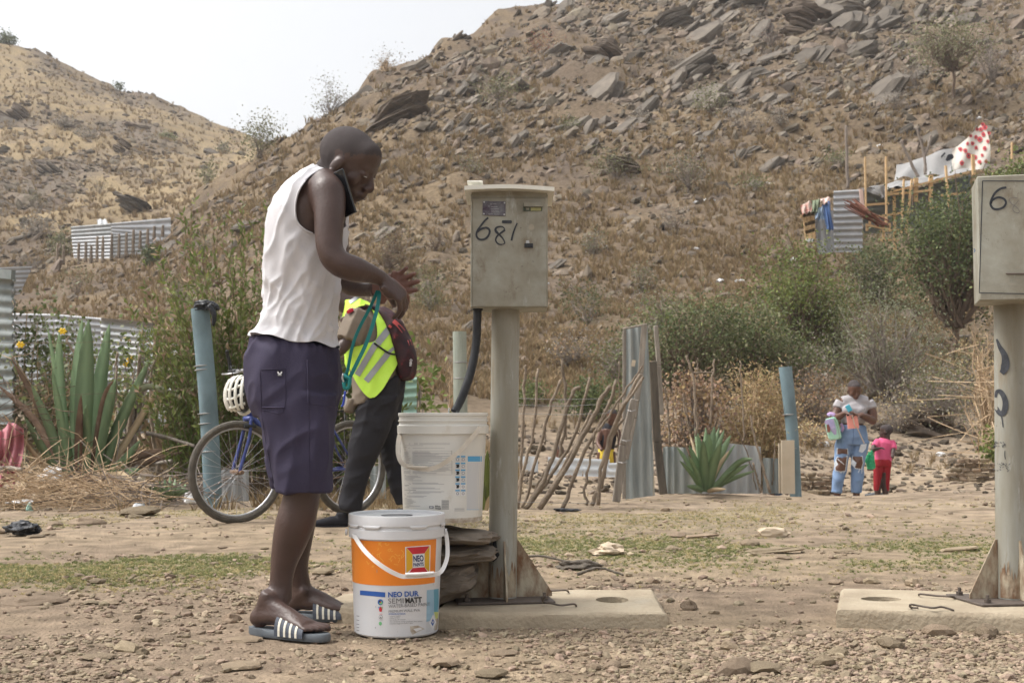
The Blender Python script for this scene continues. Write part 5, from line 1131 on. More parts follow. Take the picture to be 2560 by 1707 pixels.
def cloth_grid(name, lab, cat, TL, TR, BR, BL, mt, parent=None, n=16, amp=.05, fx=14, ph=0, bulge=0.0, extra=None):
 TL, TR, BR, BL = [np.array(p) for p in (TL, TR, BR, BL)]; V = []
 nn = np.cross(TR - TL, BL - TL); nn /= np.linalg.norm(nn)
 for j in range(n + 1):
  for i in range(n + 1):
   s, t = i / n, j / n; p = (TL * (1 - s) + TR * s) * (1 - t) + (BL * (1 - s) + BR * s) * t
   V.append(p + nn * (amp * math.sin(fx * s + ph + 2 * t) * (.3 + t) + amp * .6 * math.sin(fx * .43 * s + 5 * t + ph) + bulge * math.sin(math.pi * s) * math.sin(math.pi * t)))
 o = build(name, V, [(j * (n + 1) + i, (j + 1) * (n + 1) + i, (j + 1) * (n + 1) + i + 1, j * (n + 1) + i + 1) for j in range(n) for i in range(n)], mt, parent, smooth=True)
 if parent is None: tag(o, lab, cat)
 return o, V
cloth_grid('tarpaulin', '', '', Z4(690, 680, Ys), Z4(1090, 610, Ys + 2.4), Z4(1100, 690, Ys - .1), Z4(700, 690, Ys - .2), 'tarp', sh, amp=.05)
cloth_grid('tarpaulin', '', '', Z4(715, 685, Ys - .2), Z4(900, 655, Ys - .1), Z4(905, 775, Ys - .2), Z4(850, 745, Ys - .3), 'tarp', sh, amp=.04)
cloth_grid('tarpaulin', '', '', Z4(905, 640, Ys + 1.5), Z4(1330, 575, Ys + 2.5), Z4(1310, 620, Ys - .05), Z4(930, 690, Ys - .1), 'tarp', sh, amp=.04)
cloth_grid('tarpaulin', '', '', Z4(1320, 575, Ys + 2.5), Z4(1650, 500, Ys + 2.5), Z4(1640, 530, Ys + .1), Z4(1310, 622, Ys - .05), 'tarp', sh, amp=.04)
m = MB(); m.beam(Z4(685, 690, Ys - .15), Z4(700, 860, Ys - .15), .10, .05, (0, 1, 0)); m.build('corner_strip', 'cloth_peach', sh)
cloth_grid('draped_cloth', 'small patterned blanket at left end of the shack washing', 'cloth', Z4(145, 830, Ys - .6), Z4(245, 790, Ys - .6), Z4(250, 880, Ys - .8), Z4(165, 915, Ys - .8), 'cloth_mixed', amp=.04)
cloth_grid('draped_cloth', 'green and blue garment draped over the shack corner', 'cloth', Z4(242, 780, Ys - .6), Z4(330, 785, Ys - .6), Z4(310, 900, Ys - .9), Z4(248, 895, Ys - .8), 'cloth_green', amp=.06)
cloth_grid('draped_cloth', 'faded denim trousers hanging at the shack corner', 'cloth', Z4(285, 850, Ys - .7), Z4(355, 850, Ys - .7), Z4(355, 960, Ys - .9), Z4(280, 950, Ys - .9), 'cloth_denim', amp=.05)
cloth_grid('draped_cloth', 'bright blue garment hanging left of the ribbed tin wall', 'cloth', Z4(335, 815, Ys - .6), Z4(412, 800, Ys - .6), Z4(440, 1050, Ys - .8), Z4(385, 1050, Ys - .9), 'cloth_blue', amp=.07)
cloth_grid('draped_cloth', 'pale peach towel above the blue garment', 'cloth', Z4(310, 768, Ys - .4), Z4(415, 765, Ys - .4), Z4(410, 815, Ys - .7), Z4(320, 800, Ys - .7), 'cloth_peach', amp=.04)
fb_, FV = cloth_grid('printed_fabric', 'cream fabric with red poppy print stretched up to a pole above the shack', 'fabric', Z4(1500, 330, Ys + 3), Z4(1775, 88, Ys + 3), Z4(1835, 500, Ys + 2.6), Z4(1480, 545, Ys + 2.4), 'fabric_cream', n=20, amp=.05, fx=8)
me = fb_.data; og = np.array(fb_.location); n_ = 21
for j in range(n_):
 for i in range(n_):
  s, t = i / 20, j / 20; top = np.array([1500 + 275 * s, 330 - 242 * s ** 1.25]); bot = np.array([1480 + 345 * s, 545 - 45 * s]); c_ = top * (1 - t) + bot * t
  c_[0] += 60 * s * math.sin(math.pi * t) * .6
  me.vertices[j * n_ + i].co = Vector((Z4(c_[0], c_[1], Ys + 3 - .5 * t + .07 * math.sin(9 * s + 4 * t)) - og).tolist())
cloth_grid('tarpaulin', 'long white sheet sloping down from the poppy fabric', 'sheet', Z4(1000, 470, Ys + 3.4), Z4(1510, 322, Ys + 3.05), Z4(1490, 545, Ys + 2.45), Z4(980, 605, Ys + 2.4), 'tarp', amp=.06)
bm_ = bvh_of([np.array(v.co) + og for v in me.vertices], [tuple(p.vertices) for p in me.polygons])
r = np.random.default_rng(5)
for (x, y) in [(1790, 140), (1720, 155), (1825, 190), (1710, 225), (1745, 245), (1815, 262), (1680, 280), (1712, 320), (1788, 325), (1615, 345), (1570, 330), (1645, 390), (1700, 405), (1765, 385), (1585, 455), (1742, 445), (1665, 215), (1752, 155), (1775, 200), (1635, 282), (1690, 470), (1800, 440), (1772, 115)]:
 R_ = r.uniform(16, 27); pts = [(1960 + (x + R_ * .9 * math.cos(a) * r.uniform(.8, 1.1)) / 3.563, 280 + (y + R_ * math.sin(a) * r.uniform(.8, 1.1)) / 3.563) for a in np.linspace(0, 6.28, 10)[:-1]]
 V = drape(bm_, pts + [(1960 + x / 3.563, 280 + y / 3.563)], .03); build('poppy_print', V, [(k, (k + 1) % 9, 9) for k in range(9)], 'print_red', fb_)
 pts = [(1960 + (x + R_ * .3 * math.cos(a)) / 3.563, 280 + (y + R_ * .35 * math.sin(a)) / 3.563) for a in np.linspace(0, 6.28, 7)[:-1]]
 build('poppy_centre', drape(bm_, pts, .04), [(0, 1, 2, 3, 4, 5)], 'print_dark', fb_)
for pts in ([(1440, 425), (1460, 380), (1500, 375), (1515, 405), (1490, 430), (1450, 440)], [(1400, 390), (1430, 360), (1440, 370), (1400, 415)]):
 build('grey_print', [Z4(x, y, Ys + 2.75) for x, y in pts], [tuple(range(len(pts)))], 'print_dark', fb_)
m = MB(); m.beam(Z4(1488, 425, Ys + 2.7), Z4(1495, 530, Ys + 2.4), .03, .01); m.build('grey_print', 'tin_dark', fb_)
m = MB(); m.tube([Z4(1765, -10, Ys + 3.1), Z4(1785, 300, Ys + 3.1), Z4(1800, 560, Ys + 3.1)], .03, 6); tag(m.build('fabric_pole', 'stick'), 'thin pole holding up the poppy fabric', 'pole')
m = MB(); rr_ = np.random.default_rng(9)
for i in range(26):
 a = np.array([560 + rr_.uniform(-40, 80), 800 + rr_.uniform(-30, 60)]); b_ = np.array([880 + rr_.uniform(-60, 60), 1010 + rr_.uniform(-50, 30)]); m.tube([Z4(*a, Ys - .8), Z4(*(a * .5 + b_ * .5 + rr_.normal(0, 10, 2)), Ys - .8 + rr_.normal(0, .1)), Z4(*b_, Ys - .7)], [.012, .02, .02], 4)
tag(m.build('branch_bundle', 'twig_red'), 'bundle of reddish cut branches leaning on the tin wall of the shack', 'branches')
for i, (pts, lab) in enumerate([([(570, 680), (560, 400), (550, 120)], 'tall thin sapling rising behind the tin wall of the shack'), ([(1195, 580), (1120, 430), (1040, 250)], 'bare sapling leaning left behind shack roof'), ([(1260, 560), (1250, 400), (1180, 130)], 'bare upright sapling behind the shack roof'), ([(1250, 400), (1290, 300), (1310, 210)], 'bare sapling fork behind the white sheet')]):
 o = stick([Z4(x, y, Ys + 1.5) for x, y in pts], .05, 'twig_grey', name='sapling', seed=170 + i); tag(o, lab, 'sapling')
o = stick([Z4(50, 1280, 30), Z4(30, 1100, 30), Z4(10, 985, 30)], .02, 'stick', name='thin_stake', seed=190); tag(o, 'thin stake alone on the slope left of the shack', 'stake')
LT = [(1765, 500, 14), (1740, 505, 16), (1783, 498, 10), (1918, 460, 14), (1630, 622, 12), (1740, 617, 12), (1876, 600, 10), (1934, 552, 8), (1850, 690, 22), (1800, 692, 18), (1760, 695, 14), (1818, 730, 10), (1985, 636, 28), (1370, 698, 9), (2022, 598, 14), (1478, 668, 6), (2340, 865, 26), (2350, 1138, 26), (2060, 1122, 28), (2095, 1200, 10), (2200, 370, 14), (2190, 380, 10), (2450, 290, 14), (1890, 232, 8), (1815, 275, 10), (2180, 520, 10)]
for i, (a, b, s) in enumerate(LT):
 p = hit1(a, b); w = s * p[1] / F; V, Fc = ico(1); n = 1 + .9 * (vnoise3(V * 2 + i * 3.1, i) - .5)
 o = build('litter', V * n[:, None] * [w * .55, w * .4, w * .28] + p + [0, 0, w * .1], Fc, 'white_plastic'); tag(o, 'small scrap of white plastic litter on the dry slope', 'litter', 'white litter scraps on the hillside')
# concrete slabs and meter stands
mat('concrete', (.280, .226, .159), (.389, .327, .237), scale=5, rough=.9, bump=.35, bscale=70, c3=(.396, .344, .261), contrast=.22)
mat('meter_grey', (.166, .140, .095), (.319, .315, .265), scale=8, rough=.55, bump=.06, bscale=60, c3=(.373, .377, .344), contrast=.30, spec=.4, speck=[((.13, .085, .045), 9, .56, .72, (1, 1, .5)), ((.10, .075, .05), 55, .64, .74, (1, 1, 1)), ((.42, .43, .40), 16, .60, .75, (1, 1, .3))])
mat('post_paint', (.202, .176, .123), (.326, .330, .298), scale=3.2, rough=.5, bump=.06, bscale=30, stretch=(3, 3, .45), c3=(.406, .406, .365), contrast=.24, spec=.4, speck=[((.20, .145, .08), 7, .56, .76, (3, 3, .35)), ((.12, .085, .05), 60, .64, .74, (1, 1, .6)), ((.44, .46, .44), 14, .60, .74, (2, 2, .3))])
mat('post_rust', (.16, .085, .045), (.40, .35, .26), scale=16, rough=.75, bump=.3, bscale=50, contrast=.14, stretch=(1.5, 1.5, .7))
mat('tar_stain', (.025, .03, .035), (.07, .075, .08), scale=30, rough=.7)
mat('lid_cream', (.630, .612, .540), (.720, .702, .639), scale=6, rough=.5)
mat('iron', (.09, .075, .065), (.16, .13, .11), scale=30, rough=.7, metal=.4)
mat('zinc', (.45, .45, .45), rough=.4, metal=.7)
mat('marker', (.018, .02, .026), (.045, .05, .06), scale=60, rough=.5)
mat('marker_faint', (.16, .15, .14), rough=.7)
mat('plate_purple', (.055, .035, .055), (.16, .165, .18), scale=38, rough=.45, contrast=.18)
mat('lcd_dark', (.06, .075, .05), rough=.3); mat('lcd_olive', (.26, .25, .10), (.33, .31, .14), scale=40, rough=.3); mat('plate_etch', (.42, .42, .44), rough=.5)
mat('rubber', (.012, .013, .015), (.03, .032, .035), scale=40, rough=.5, spec=.35)
mat('hole_brown', (.05, .035, .02), (.16, .11, .06), scale=20, rough=.9)  # mottled dark brown for the filling of the slab holes
mat('spray', (.02, .022, .028), (.07, .075, .085), scale=45, rough=.7)
def slab_obj(lab, corners, z, depth=.09, hole=None, seed=0):
 """thick cast slab with rounded worn edges; corners in order near left, near right, far right, far left"""
 c = np.array(corners, float); r = np.random.default_rng(seed); n = 14; ring = []
 for k in range(4):
  a, b = c[k], c[(k + 1) % 4]
  for i in range(n): ring.append(a + (b - a) * i / n)
 ring = np.array(ring); cen = ring.mean(0); V = []; rings = []
 for off, zz_ in ((.0, -depth * .6), (.0, z - .018), (.004, z - .007), (.016, z)):
  d = cen - ring; d /= np.linalg.norm(d, axis=1)[:, None]; q = ring + d * (off + r.uniform(-.002, .002, (len(ring), 1)))
  rings.append([np.array([p[0], p[1], zz_ + (r.uniform(-.002, .0015) if zz_ > 0 else 0)]) for p in q])
 root = thing('concrete_slab', lab, 'slab', [cen[0], cen[1], 0])
 m = MB(); N = len(ring)
 if hole is None:
  m.loft(rings, True)
 else:
  m.loft(rings, False); hx, hy, ha, hb = hole
  top = rings[-1]; hr = []
  for p in top:
   a = math.atan2((p[1] - hy) / hb, (p[0] - hx) / ha); hr.append(np.array([hx + ha * math.cos(a), hy + hb * math.sin(a), z - .001]))
  mid = [(np.array(p) * .5 + np.array(h) * .5) for p, h in zip(top, hr)]
  low = [np.array([p[0] * .98 + hx * .02, p[1], z - .035]) for p in hr]
  m.loft([top, mid, hr, low], False)
 smooth_angle(m.build('slab', 'concrete', root), 40)
 if hole is not None:
  m = MB(); m.tube([(hx, hy, z - .034), (hx, hy, z - .03)], ha, 28, ratio=hb / ha, side=(1, 0, 0)); m.build('hole_filling', 'hole_brown', root)
 return root
def xy(px, Y): return [(px - 1280) / F / (CP - 0 * SP) * Y, Y]
slab_obj('left concrete slab under the meter stand numbered 681', [xy(1085, 4.27), xy(1664, 4.28), xy(1632, 4.85), xy(1130, 4.85)], .052, hole=(.355, 4.58, .058, .075), seed=1)
slab_obj('right concrete slab cut off by the photo border', [xy(2080, 4.26), [2.3, 4.02], [2.35, 4.5], xy(2092, 4.78)], .066, hole=(1.165 + .12, 4.50, .07, .055), seed=2)
m = MB(); c0 = [(-.655 + .0, 4.52), (-.60, 4.40), (-.50, 4.33), (-.38, 4.33), (-.30, 4.40), (-.30, 4.75), (-.52, 4.80), (-.62, 4.70)]
rings = []
for off, z_ in ((0, -.03), (0, .035), (.01, .05), (.03, .056)):
 rings.append([np.array([x + (-.47 - x) * off * 3, y + (4.56 - y) * off * 3, z_]) for x, y in c0])
m.loft(rings, True); tag(m.build('concrete_block', 'concrete', smooth=False), 'rounded low concrete piece behind the far sandal and paint bucket', 'block')
def wire_loop(parent_lab, pts, lab):
 m = MB(); m.tube(spline(pts, 30), .0035, 8); return tag(m.build('iron_rod', 'iron', smooth=True), lab, 'rod')
def PZ(px, py, z):      # point where the pixel's ray meets height z
 d = ray(px, py); t = (z - CAM_Z) / d[2]; return np.array([0, 0, CAM_Z]) + d * t
Z7b = lambda x, y, z: PZ(1060 + x / 3.508, 1260 + y / 3.508, z)
Z6b = lambda x, y, z: PZ(2040 + x / 3.015, 1100 + y / 3.015, z)
wire_loop('', [Z7b(1008, 752, .06), Z7b(1120, 757, .06), Z7b(1240, 752, .066), Z7b(1268, 770, .054)], 'rear iron loop on the left slab')
wire_loop('', [Z7b(1062, 798, .10), Z7b(1048, 830, .085), Z7b(1046, 858, .062), Z7b(1120, 868, .062), Z7b(1200, 885, .060), Z7b(1310, 873, .064), Z7b(1335, 890, .053)], 'front bent iron loop beside the base plate of the left slab')
wire_loop('', [Z6b(775, 1166, .07), Z6b(790, 1158, .078), Z6b(900, 1170, .076), Z6b(1010, 1176, .078), Z6b(1045, 1180, .07)], 'rear iron loop on the right slab')
wire_loop('', [Z6b(770, 1262, .07), Z6b(715, 1258, .07), Z6b(712, 1238, .085), Z6b(760, 1243, .08), Z6b(880, 1262, .078), Z6b(950, 1255, .078), Z6b(1042, 1282, .068)], 'front bent iron loop on the right slab')
def meter_stand(lab, cx, Yc, zb, r, ztop, lean=0.0, gl=.13, gh=.20, plate=.34, rust=True):
 """post with four gussets on a bolted base plate; returns root"""
 root = thing('water_meter_stand', lab, 'meter stand', (cx, Yc, zb))
 top = np.array([cx + lean, Yc, ztop]); bot = np.array([cx, Yc, zb + .008])
 m = MB(); m.tube([bot + (top - bot) * t for t in np.linspace(0, 1, 8)], r, 40, caps=False); m.build('post', 'post_paint', root, smooth=True)
 a = math.radians(8)
 m = MB(); m.box((cx, Yc, zb + .004), (plate, plate * .72, .008), rotz(a), .002); m.build('base_plate', 'iron', root)
 for k in range(4):
  d = rotz(a + k * math.pi / 2 if k % 2 == 0 else a + k * math.pi / 2) @ np.array([1, 0, 0]); s = np.array([-d[1], d[0], 0]) * .003
  L_ = gl if k % 2 == 0 else gl * .62
  p0 = np.array([cx, Yc, zb + .009]) + d * (r - .002); p1 = p0 + d * L_; pt = p0 + np.array([0, 0, gh]); pt2 = pt + d * .008; p1b = p1 + np.array([0, 0, .014])
  m = MB(); m.prism([p0 - s, p1 - s, p1b - s, pt2 - s, pt - s], s * 2); m.build('gusset', 'post_rust', root)
 for sx in (-1, 1):
  for sy in (-1, 1):
   p = np.array([cx, Yc, zb]) + rotz(a) @ np.array([sx * plate * .40, sy * plate * .27, 0]); m = MB()
   m.tube([p + (0, 0, .008), p + (0, 0, .034)], .006, 10); m.tube([p + (0, 0, .009), p + (0, 0, .020)], .012, 6); m.build('bolt', 'iron', root)
 if rust:
  V = []; nseg = 28
  rr_ = np.random.default_rng(int(cx * 100) + 5)
  for j in range(2):
   for i in range(nseg + 1):
    t = -2.7 + 2.35 * i / nseg; h = (.004 if j == 0 else .06 + .08 * rr_.uniform()) ; V.append((cx + (r + .0012) * math.cos(t), Yc + (r + .0012) * math.sin(t), zb + .009 + h))
  build('rust_patch', V, [(i, i + 1, nseg + 2 + i, nseg + 1 + i) for i in range(nseg)], 'post_rust', root, smooth=True)
 return root
Yp1 = 4.58; cx1 = (1256 - 1280) / F * Yp1; yf1 = 4.47
ms = meter_stand('meter stand numbered 681 behind the buckets in the middle', cx1, Yp1, .052, .0502, float(P(1256, 772, Yp1)[2]), lean=.012)
pb = MB(); pb.tube([(cx1, Yp1, .06), (cx1 + .012, Yp1, P(1256, 772, Yp1)[2])], .0504, 48, caps=False); pbv = bvh_of(pb.V, pb.F)
for pts in ([(1223, 1306), (1231, 1328), (1240, 1350), (1243, 1372), (1249, 1386), (1242, 1397), (1233, 1404), (1222, 1400), (1221, 1350)],):
 cc = np.mean(pts, 0); V = drape(pbv, pts + [tuple(cc)], .0016); n_ = len(pts); build('tar_stain', V, [(k, n_, (k + 1) % n_) for k in range(n_)], 'tar_stain', ms)
def PB(px, py, Y=yf1): return P(px, py, Y)
x0 = PB(1176, 484)[0]; x1 = PB(1370, 486)[0]; z1 = PB(1273, 484)[2]; z0 = PB(1268, 769)[2]; w_ = x1 - x0; h_ = z1 - z0; cxb = (x0 + x1) / 2; D_ = .20
m = MB(); m.box((cxb, yf1 + D_ / 2 + .004, (z0 + z1) / 2), (w_ - .002, D_, h_), None, .004); bx = m.build('meter_box', 'meter_grey', ms)
m = MB(); m.box((cxb, yf1, (z0 + z1 - .014) / 2), (w_ - .010, .008, h_ - .018), None, .003); m.build('box_door', 'meter_grey', bx) 
m = MB(); m.box((x0 + .004, yf1 - .001, (z0 + z1) / 2), (.0045, .010, h_ - .02), None, .001); m.build('door_hinge', 'meter_grey', bx)
V = []; n = 24; lx0 = PB(1161, 470, 4.42)[0]; lx1 = PB(1386, 478, 4.42)[0]
for y_ in (4.42, 4.75):
 for lay in (0, 1):
  for i in range(n + 1):
   t = i / n; x = lx0 + (lx1 - lx0) * t; arc = .0072 * math.sin(math.pi * t); zt = PB(1273, 475, 4.42)[2] + arc - .004 * t + (.014 if lay else 0)
   V.append((x, y_, zt))
m1 = n + 1; Fc = []
for i in range(n):
 a = lambda s, l, i: (s * 2 + l) * m1 + i
 Fc += [(a(0, 0, i), a(0, 0, i + 1), a(0, 1, i + 1), a(0, 1, i)), (a(1, 0, i), a(1, 1, i), a(1, 1, i + 1), a(1, 0, i + 1)), (a(0, 1, i), a(0, 1, i + 1), a(1, 1, i + 1), a(1, 1, i)), (a(0, 0, i), a(1, 0, i), a(1, 0, i + 1), a(0, 0, i + 1))]
Fc += [(0, m1, 3 * m1, 2 * m1), (n, 2 * m1 + n, 3 * m1 + n, m1 + n)]
smooth_angle(build('lid', V, Fc, 'lid_cream', ms), 30)
m = MB(); m.box(PB(1188, 459, 4.50), (.055, .08, .007), None, .002); m.build('lid_plate', 'lid_cream', ms)
m = MB(); m.box(((x0 + x1) / 2, yf1 + .09, z1 + .004), (w_ * .97, .17, .018)); m.build('box_neck', 'meter_grey', ms)
yd = yf1 - .0045
def Zb(x, y): return (1140 + x / 9.8, 480 + y / 9.8)
def flat(pts, dy=.001): return [P(*Zb(x, y), yd - dy) for x, y in pts]
pl = MB(); a = flat([(655, 225), (1215, 238), (1212, 595), (650, 570)], .001); pl.prism(a, (0, -.0015, 0)); plo = pl.build('name_plate', 'plate_purple', ms)
for (x, y) in [(690, 250), (1188, 268), (682, 538), (1183, 555)]:
 m = MB(); p = P(*Zb(x, y), yd - .003); m.tube([p, p + (0, -.002, 0)], .0030, 12); m.build('rivet', 'zinc', plo)
rr_ = np.random.default_rng(4)
for (x, y, l) in [(830, 295, 60), (910, 290, 80), (790, 350, 40), (860, 360, 160), (850, 410, 200), (860, 450, 180), (870, 490, 190), (790, 540, 110), (930, 545, 130)]:
 m = MB(); m.prism(flat([(x, y), (x + l, y + 2), (x + l, y + 8), (x, y + 6)], .0027), (0, -.0003, 0)); m.build('worn_etching', 'plate_etch', plo)
m = MB(); m.prism(flat([(1645, 380), (2112, 376), (2112, 470), (1645, 470)], .0005), (0, -.0012, 0)); dsp = m.build('display', 'lcd_dark', ms)
m = MB(); m.prism(flat([(1832, 385), (2085, 385), (2085, 462), (1832, 462)], .002), (0, -.0006, 0)); m.build('display_screen', 'lcd_olive', dsp)
m = MB(); m.prism(flat([(1715, 390), (1790, 390), (1790, 440), (1715, 440)], .002), (0, -.0006, 0)); m.build('display_button', 'meter_grey', dsp)
m = MB(); m.prism(flat([(1650, 268), (2108, 260), (2108, 366), (1650, 368)], .0005), (0, -.011, 0)); m.build('display_hood', 'meter_grey', dsp)
m = MB(); m.prism(flat([(1648, 270), (1662, 270), (1662, 468), (1648, 468)], .0125), (0, .011, 0)); m.build('hood_side', 'lcd_dark', dsp)
m = MB(); m.prism(flat([(1125, 715), (1140, 698), (1350, 698), (1368, 715), (1368, 752), (1350, 770), (1140, 770), (1125, 752)], .0004), (0, -.0012, 0)); m.build('slot', 'marker', ms)
m = MB(); m.prism(flat([(1675, 1258), (1885, 1262), (1885, 1372), (1675, 1368)], .0004), (0, -.0025, 0)); kk = m.build('key_socket', 'black_plastic', ms)
m = MB(); m.prism(flat([(1735, 1285), (1850, 1288), (1840, 1345), (1745, 1342)], .0031), (0, -.0012, 0)); m.build('key_hole', 'rubber', kk)
m = MB(); m.prism(flat([(1720, 1190), (1790, 1190), (1800, 1256), (1715, 1256)], .0006), (0, -.0008, 0)); m.build('scratch', 'tin_bright', ms)
fb2 = MB(); fb2.quad(P(1100, 400, yd), P(1450, 400, yd), P(1450, 800, yd), P(1100, 800, yd)); fbv = bvh_of(fb2.V, fb2.F)
def stroke_part(name, pts, w, parent, mt='marker', bv=None, zf=Zb, off=.0014):
 c = spline([zf(*p) for p in pts], 44); V, Fc = drape_stroke(bv or fbv, c, w, off); return build(name, V, Fc, mt, parent)
stroke_part('painted_digit', [(790, 632), (700, 710), (600, 840), (520, 960), (500, 1060), (540, 1140), (620, 1170), (710, 1150), (780, 1090), (822, 1000), (815, 925), (760, 880), (680, 885), (590, 920), (520, 985)], np.linspace(4.6, 5.4, 44), ms)
stroke_part('painted_digit', [(1195, 910), (1150, 860), (1080, 850), (1000, 870), (965, 920), (990, 980), (1060, 1045), (1130, 1120), (1180, 1200), (1190, 1260), (1130, 1285), (1050, 1280), (985, 1220), (975, 1150), (1010, 1080), (1080, 1020), (1150, 970), (1200, 925)], np.concatenate([np.linspace(2.6, 6.4, 14), np.linspace(5.2, 2.2, 12), np.linspace(3.2, 5.4, 18)]), ms)
stroke_part('painted_digit', [(1500, 762), (1440, 900), (1390, 1050), (1358, 1192)], np.linspace(3.2, 5.0, 44), ms)
mat('stain', (.24, .20, .14), (.33, .30, .24), scale=40, rough=.7)
for (x, y, rx, ry) in [(1850, 860, 70, 75)]:
 m = MB(); m.prism(flat([(x + rx * math.cos(t), y + ry * math.sin(t)) for t in np.linspace(0, 6.28, 17)[:-1]], .0003), (0, -.0003, 0)); m.build('round_mark', 'stain', ms)
hs = spline([P(1194, 772, 4.52), P(1193, 800, 4.52), P(1190, 860, 4.52), P(1178, 925, 4.50), P(1162, 975, 4.48), P(1148, 1008, 4.47), P(1136, 1030, 4.46)], 40)
m = MB(); m.tube(hs, .0148, 20); tag(m.build('water_hose', 'rubber', smooth=True), 'thick black hose hanging from the meter box into the white bucket', 'hose')
m = MB(); m.tube([P(1194, 766, 4.52), P(1194, 776, 4.52)], .019, 20); m.build('hose_outlet', 'rubber', ms)
wm = mat('water', (.9, .93, .95), rough=.03, spec=.8); wm.node_tree.nodes['Principled BSDF'].inputs['Transmission Weight'].default_value = .75; wm.node_tree.nodes['Principled BSDF'].inputs['IOR'].default_value = 1.33
for (a, lab) in [([(1124, 1020), (1122, 1026), (1121, 1045), (1122, 1090)], 'left thin water trickle falling from the hose mouth'), ([(1141, 1027), (1142, 1033), (1139, 1046), (1139, 1090)], 'right thin water trickle falling from the hose mouth')]:
 m = MB(); m.tube(spline([P(x, y, 4.45) for x, y in a], 14), [.0028] * 6 + [.0018] * 8, 8); tag(m.build('water_stream', 'water', smooth=True), lab, 'water')
Yp2 = 4.46; cx2 = (2519 - 1280) / F * Yp2
ms2 = meter_stand('right meter stand cut off by the photo border with sprayed post', cx2, Yp2, .066, .0545, float(P(2526, 756, Yp2)[2]), lean=.015, gl=.105, gh=.20, plate=.36)
yf2 = 4.28
m = MB(); xa = P(2445, 600, yf2)[0]; xb = xa + .285; za = P(2440, 752, yf2)[2]; zb_ = P(2440, 441, yf2)[2]
RB = -.27; cB = np.array([xa, yf2, (za + zb_) / 2]) + rotz(RB) @ np.array([.1425, .11, 0]); m.box(cB, (.285, .22, zb_ - za), rotz(RB), .004); bx2 = m.build('meter_box', 'meter_grey', ms2)
def P2(px, py, dy=0.0):
 d = ray(px, py); # front plane turned by -0.06 about the box centre
 c_ = np.array([cB[0], cB[1], 0]); nrm = rotz(RB) @ np.array([0, -1, 0]); pt = c_ + nrm * (.11 + dy)
 t = nrm[:2].dot(pt[:2]) / nrm[:2].dot(d[:2]); return np.array([0, 0, CAM_Z]) + d * t
Z5 = lambda x, y: (2360 + x / 2.615, 400 + y / 2.615)
def P25(x, y, dy=.001): return P2(*Z5(x, y), dy)
for a_, b_ in [((252, 137), (230, 868)), ((230, 868), (760, 880)), ((252, 137), (780, 140))]:
 m = MB(); p, q = P25(*a_), P25(*b_); t = (q - p) / np.linalg.norm(q - p); s_ = np.cross(t, (0, 1, 0)) * .0014; m.prism([p - s_, q - s_, q + s_, p + s_], (0, -.0005, 0)); m.build('door_gap', 'marker', ms2)
m = MB(); m.tube([P25(408, 742, .004), P25(415, 744, .006), P25(700, 744, .006)], .0032, 10); m.build('door_rod', 'iron', ms2)
f2 = MB(); f2.quad(P2(2300, 300, 0), P2(2700, 300, 0), P2(2700, 900, 0), P2(2300, 900, 0)); f2v = bvh_of(f2.V, f2.F)
stroke_part('painted_digit', [(408, 180), (370, 188), (335, 215), (312, 255), (304, 290), (322, 318), (355, 322), (390, 308), (405, 280), (392, 255), (355, 245), (318, 262), (306, 285)], 5.4, ms2, 'marker', f2v, Z5, .0015)
stroke_part('faint_digit', [(482, 250), (450, 246), (428, 258), (440, 285), (475, 310), (493, 335), (480, 347), (455, 335), (452, 310), (475, 280), (490, 262)], 1.6, ms2, 'marker_faint', f2v, Z5, .0015)
stroke_part('scuff', [(196, 580), (202, 592), (196, 604)], 3, ms2, 'cloth_denim', f2v, Z5, .0015)
p2 = MB(); p2.tube([(cx2, Yp2, .07), (cx2 + .015, Yp2, P(2526, 756, Yp2)[2])], .0548, 48, caps=False); p2v = bvh_of(p2.V, p2.F)
Z9 = lambda x, y: (2460 + x / 3.563, 780 + y / 3.563)
stroke_part('sprayed_mark', [(112, 240), (140, 310), (180, 380), (192, 450), (180, 510), (155, 545)], np.interp(np.linspace(0, 1, 44), [0, .3, .7, 1], [4, 13, 22, 12]), ms2, 'spray', p2v, Z9, .002)
stroke_part('sprayed_mark', [(104, 760), (112, 712), (140, 705), (170, 740), (190, 800), (185, 870), (160, 905), (130, 890), (108, 850)], np.interp(np.linspace(0, 1, 44), [0, .3, .6, 1], [5, 12, 15, 10]), ms2, 'spray', p2v, Z9, .002)
stroke_part('sprayed_mark', [(155, 925), (162, 970), (170, 1025)], 2.5, ms2, 'spray', p2v, Z9, .002)
for i in range(70):
 x, y = [(rng.uniform(90, 200), rng.uniform(1150, 1200)), (rng.uniform(88, 225), 1340 + rng.uniform(0, 70) )][i % 2]
 stroke_part('sprayed_speck', [(x, y), (x + rng.uniform(-12, 14), y + rng.uniform(-14, 14)), (x + rng.uniform(-14, 14), y + rng.uniform(-14, 14))], rng.uniform(.5, 1.3), ms2, 'spray', p2v, Z9, .002) if i < 46 else None
stroke_part('sprayed_mark', [(186, 1235), (184, 1270), (190, 1310)], 2, ms2, 'spray', p2v, Z9, .002)
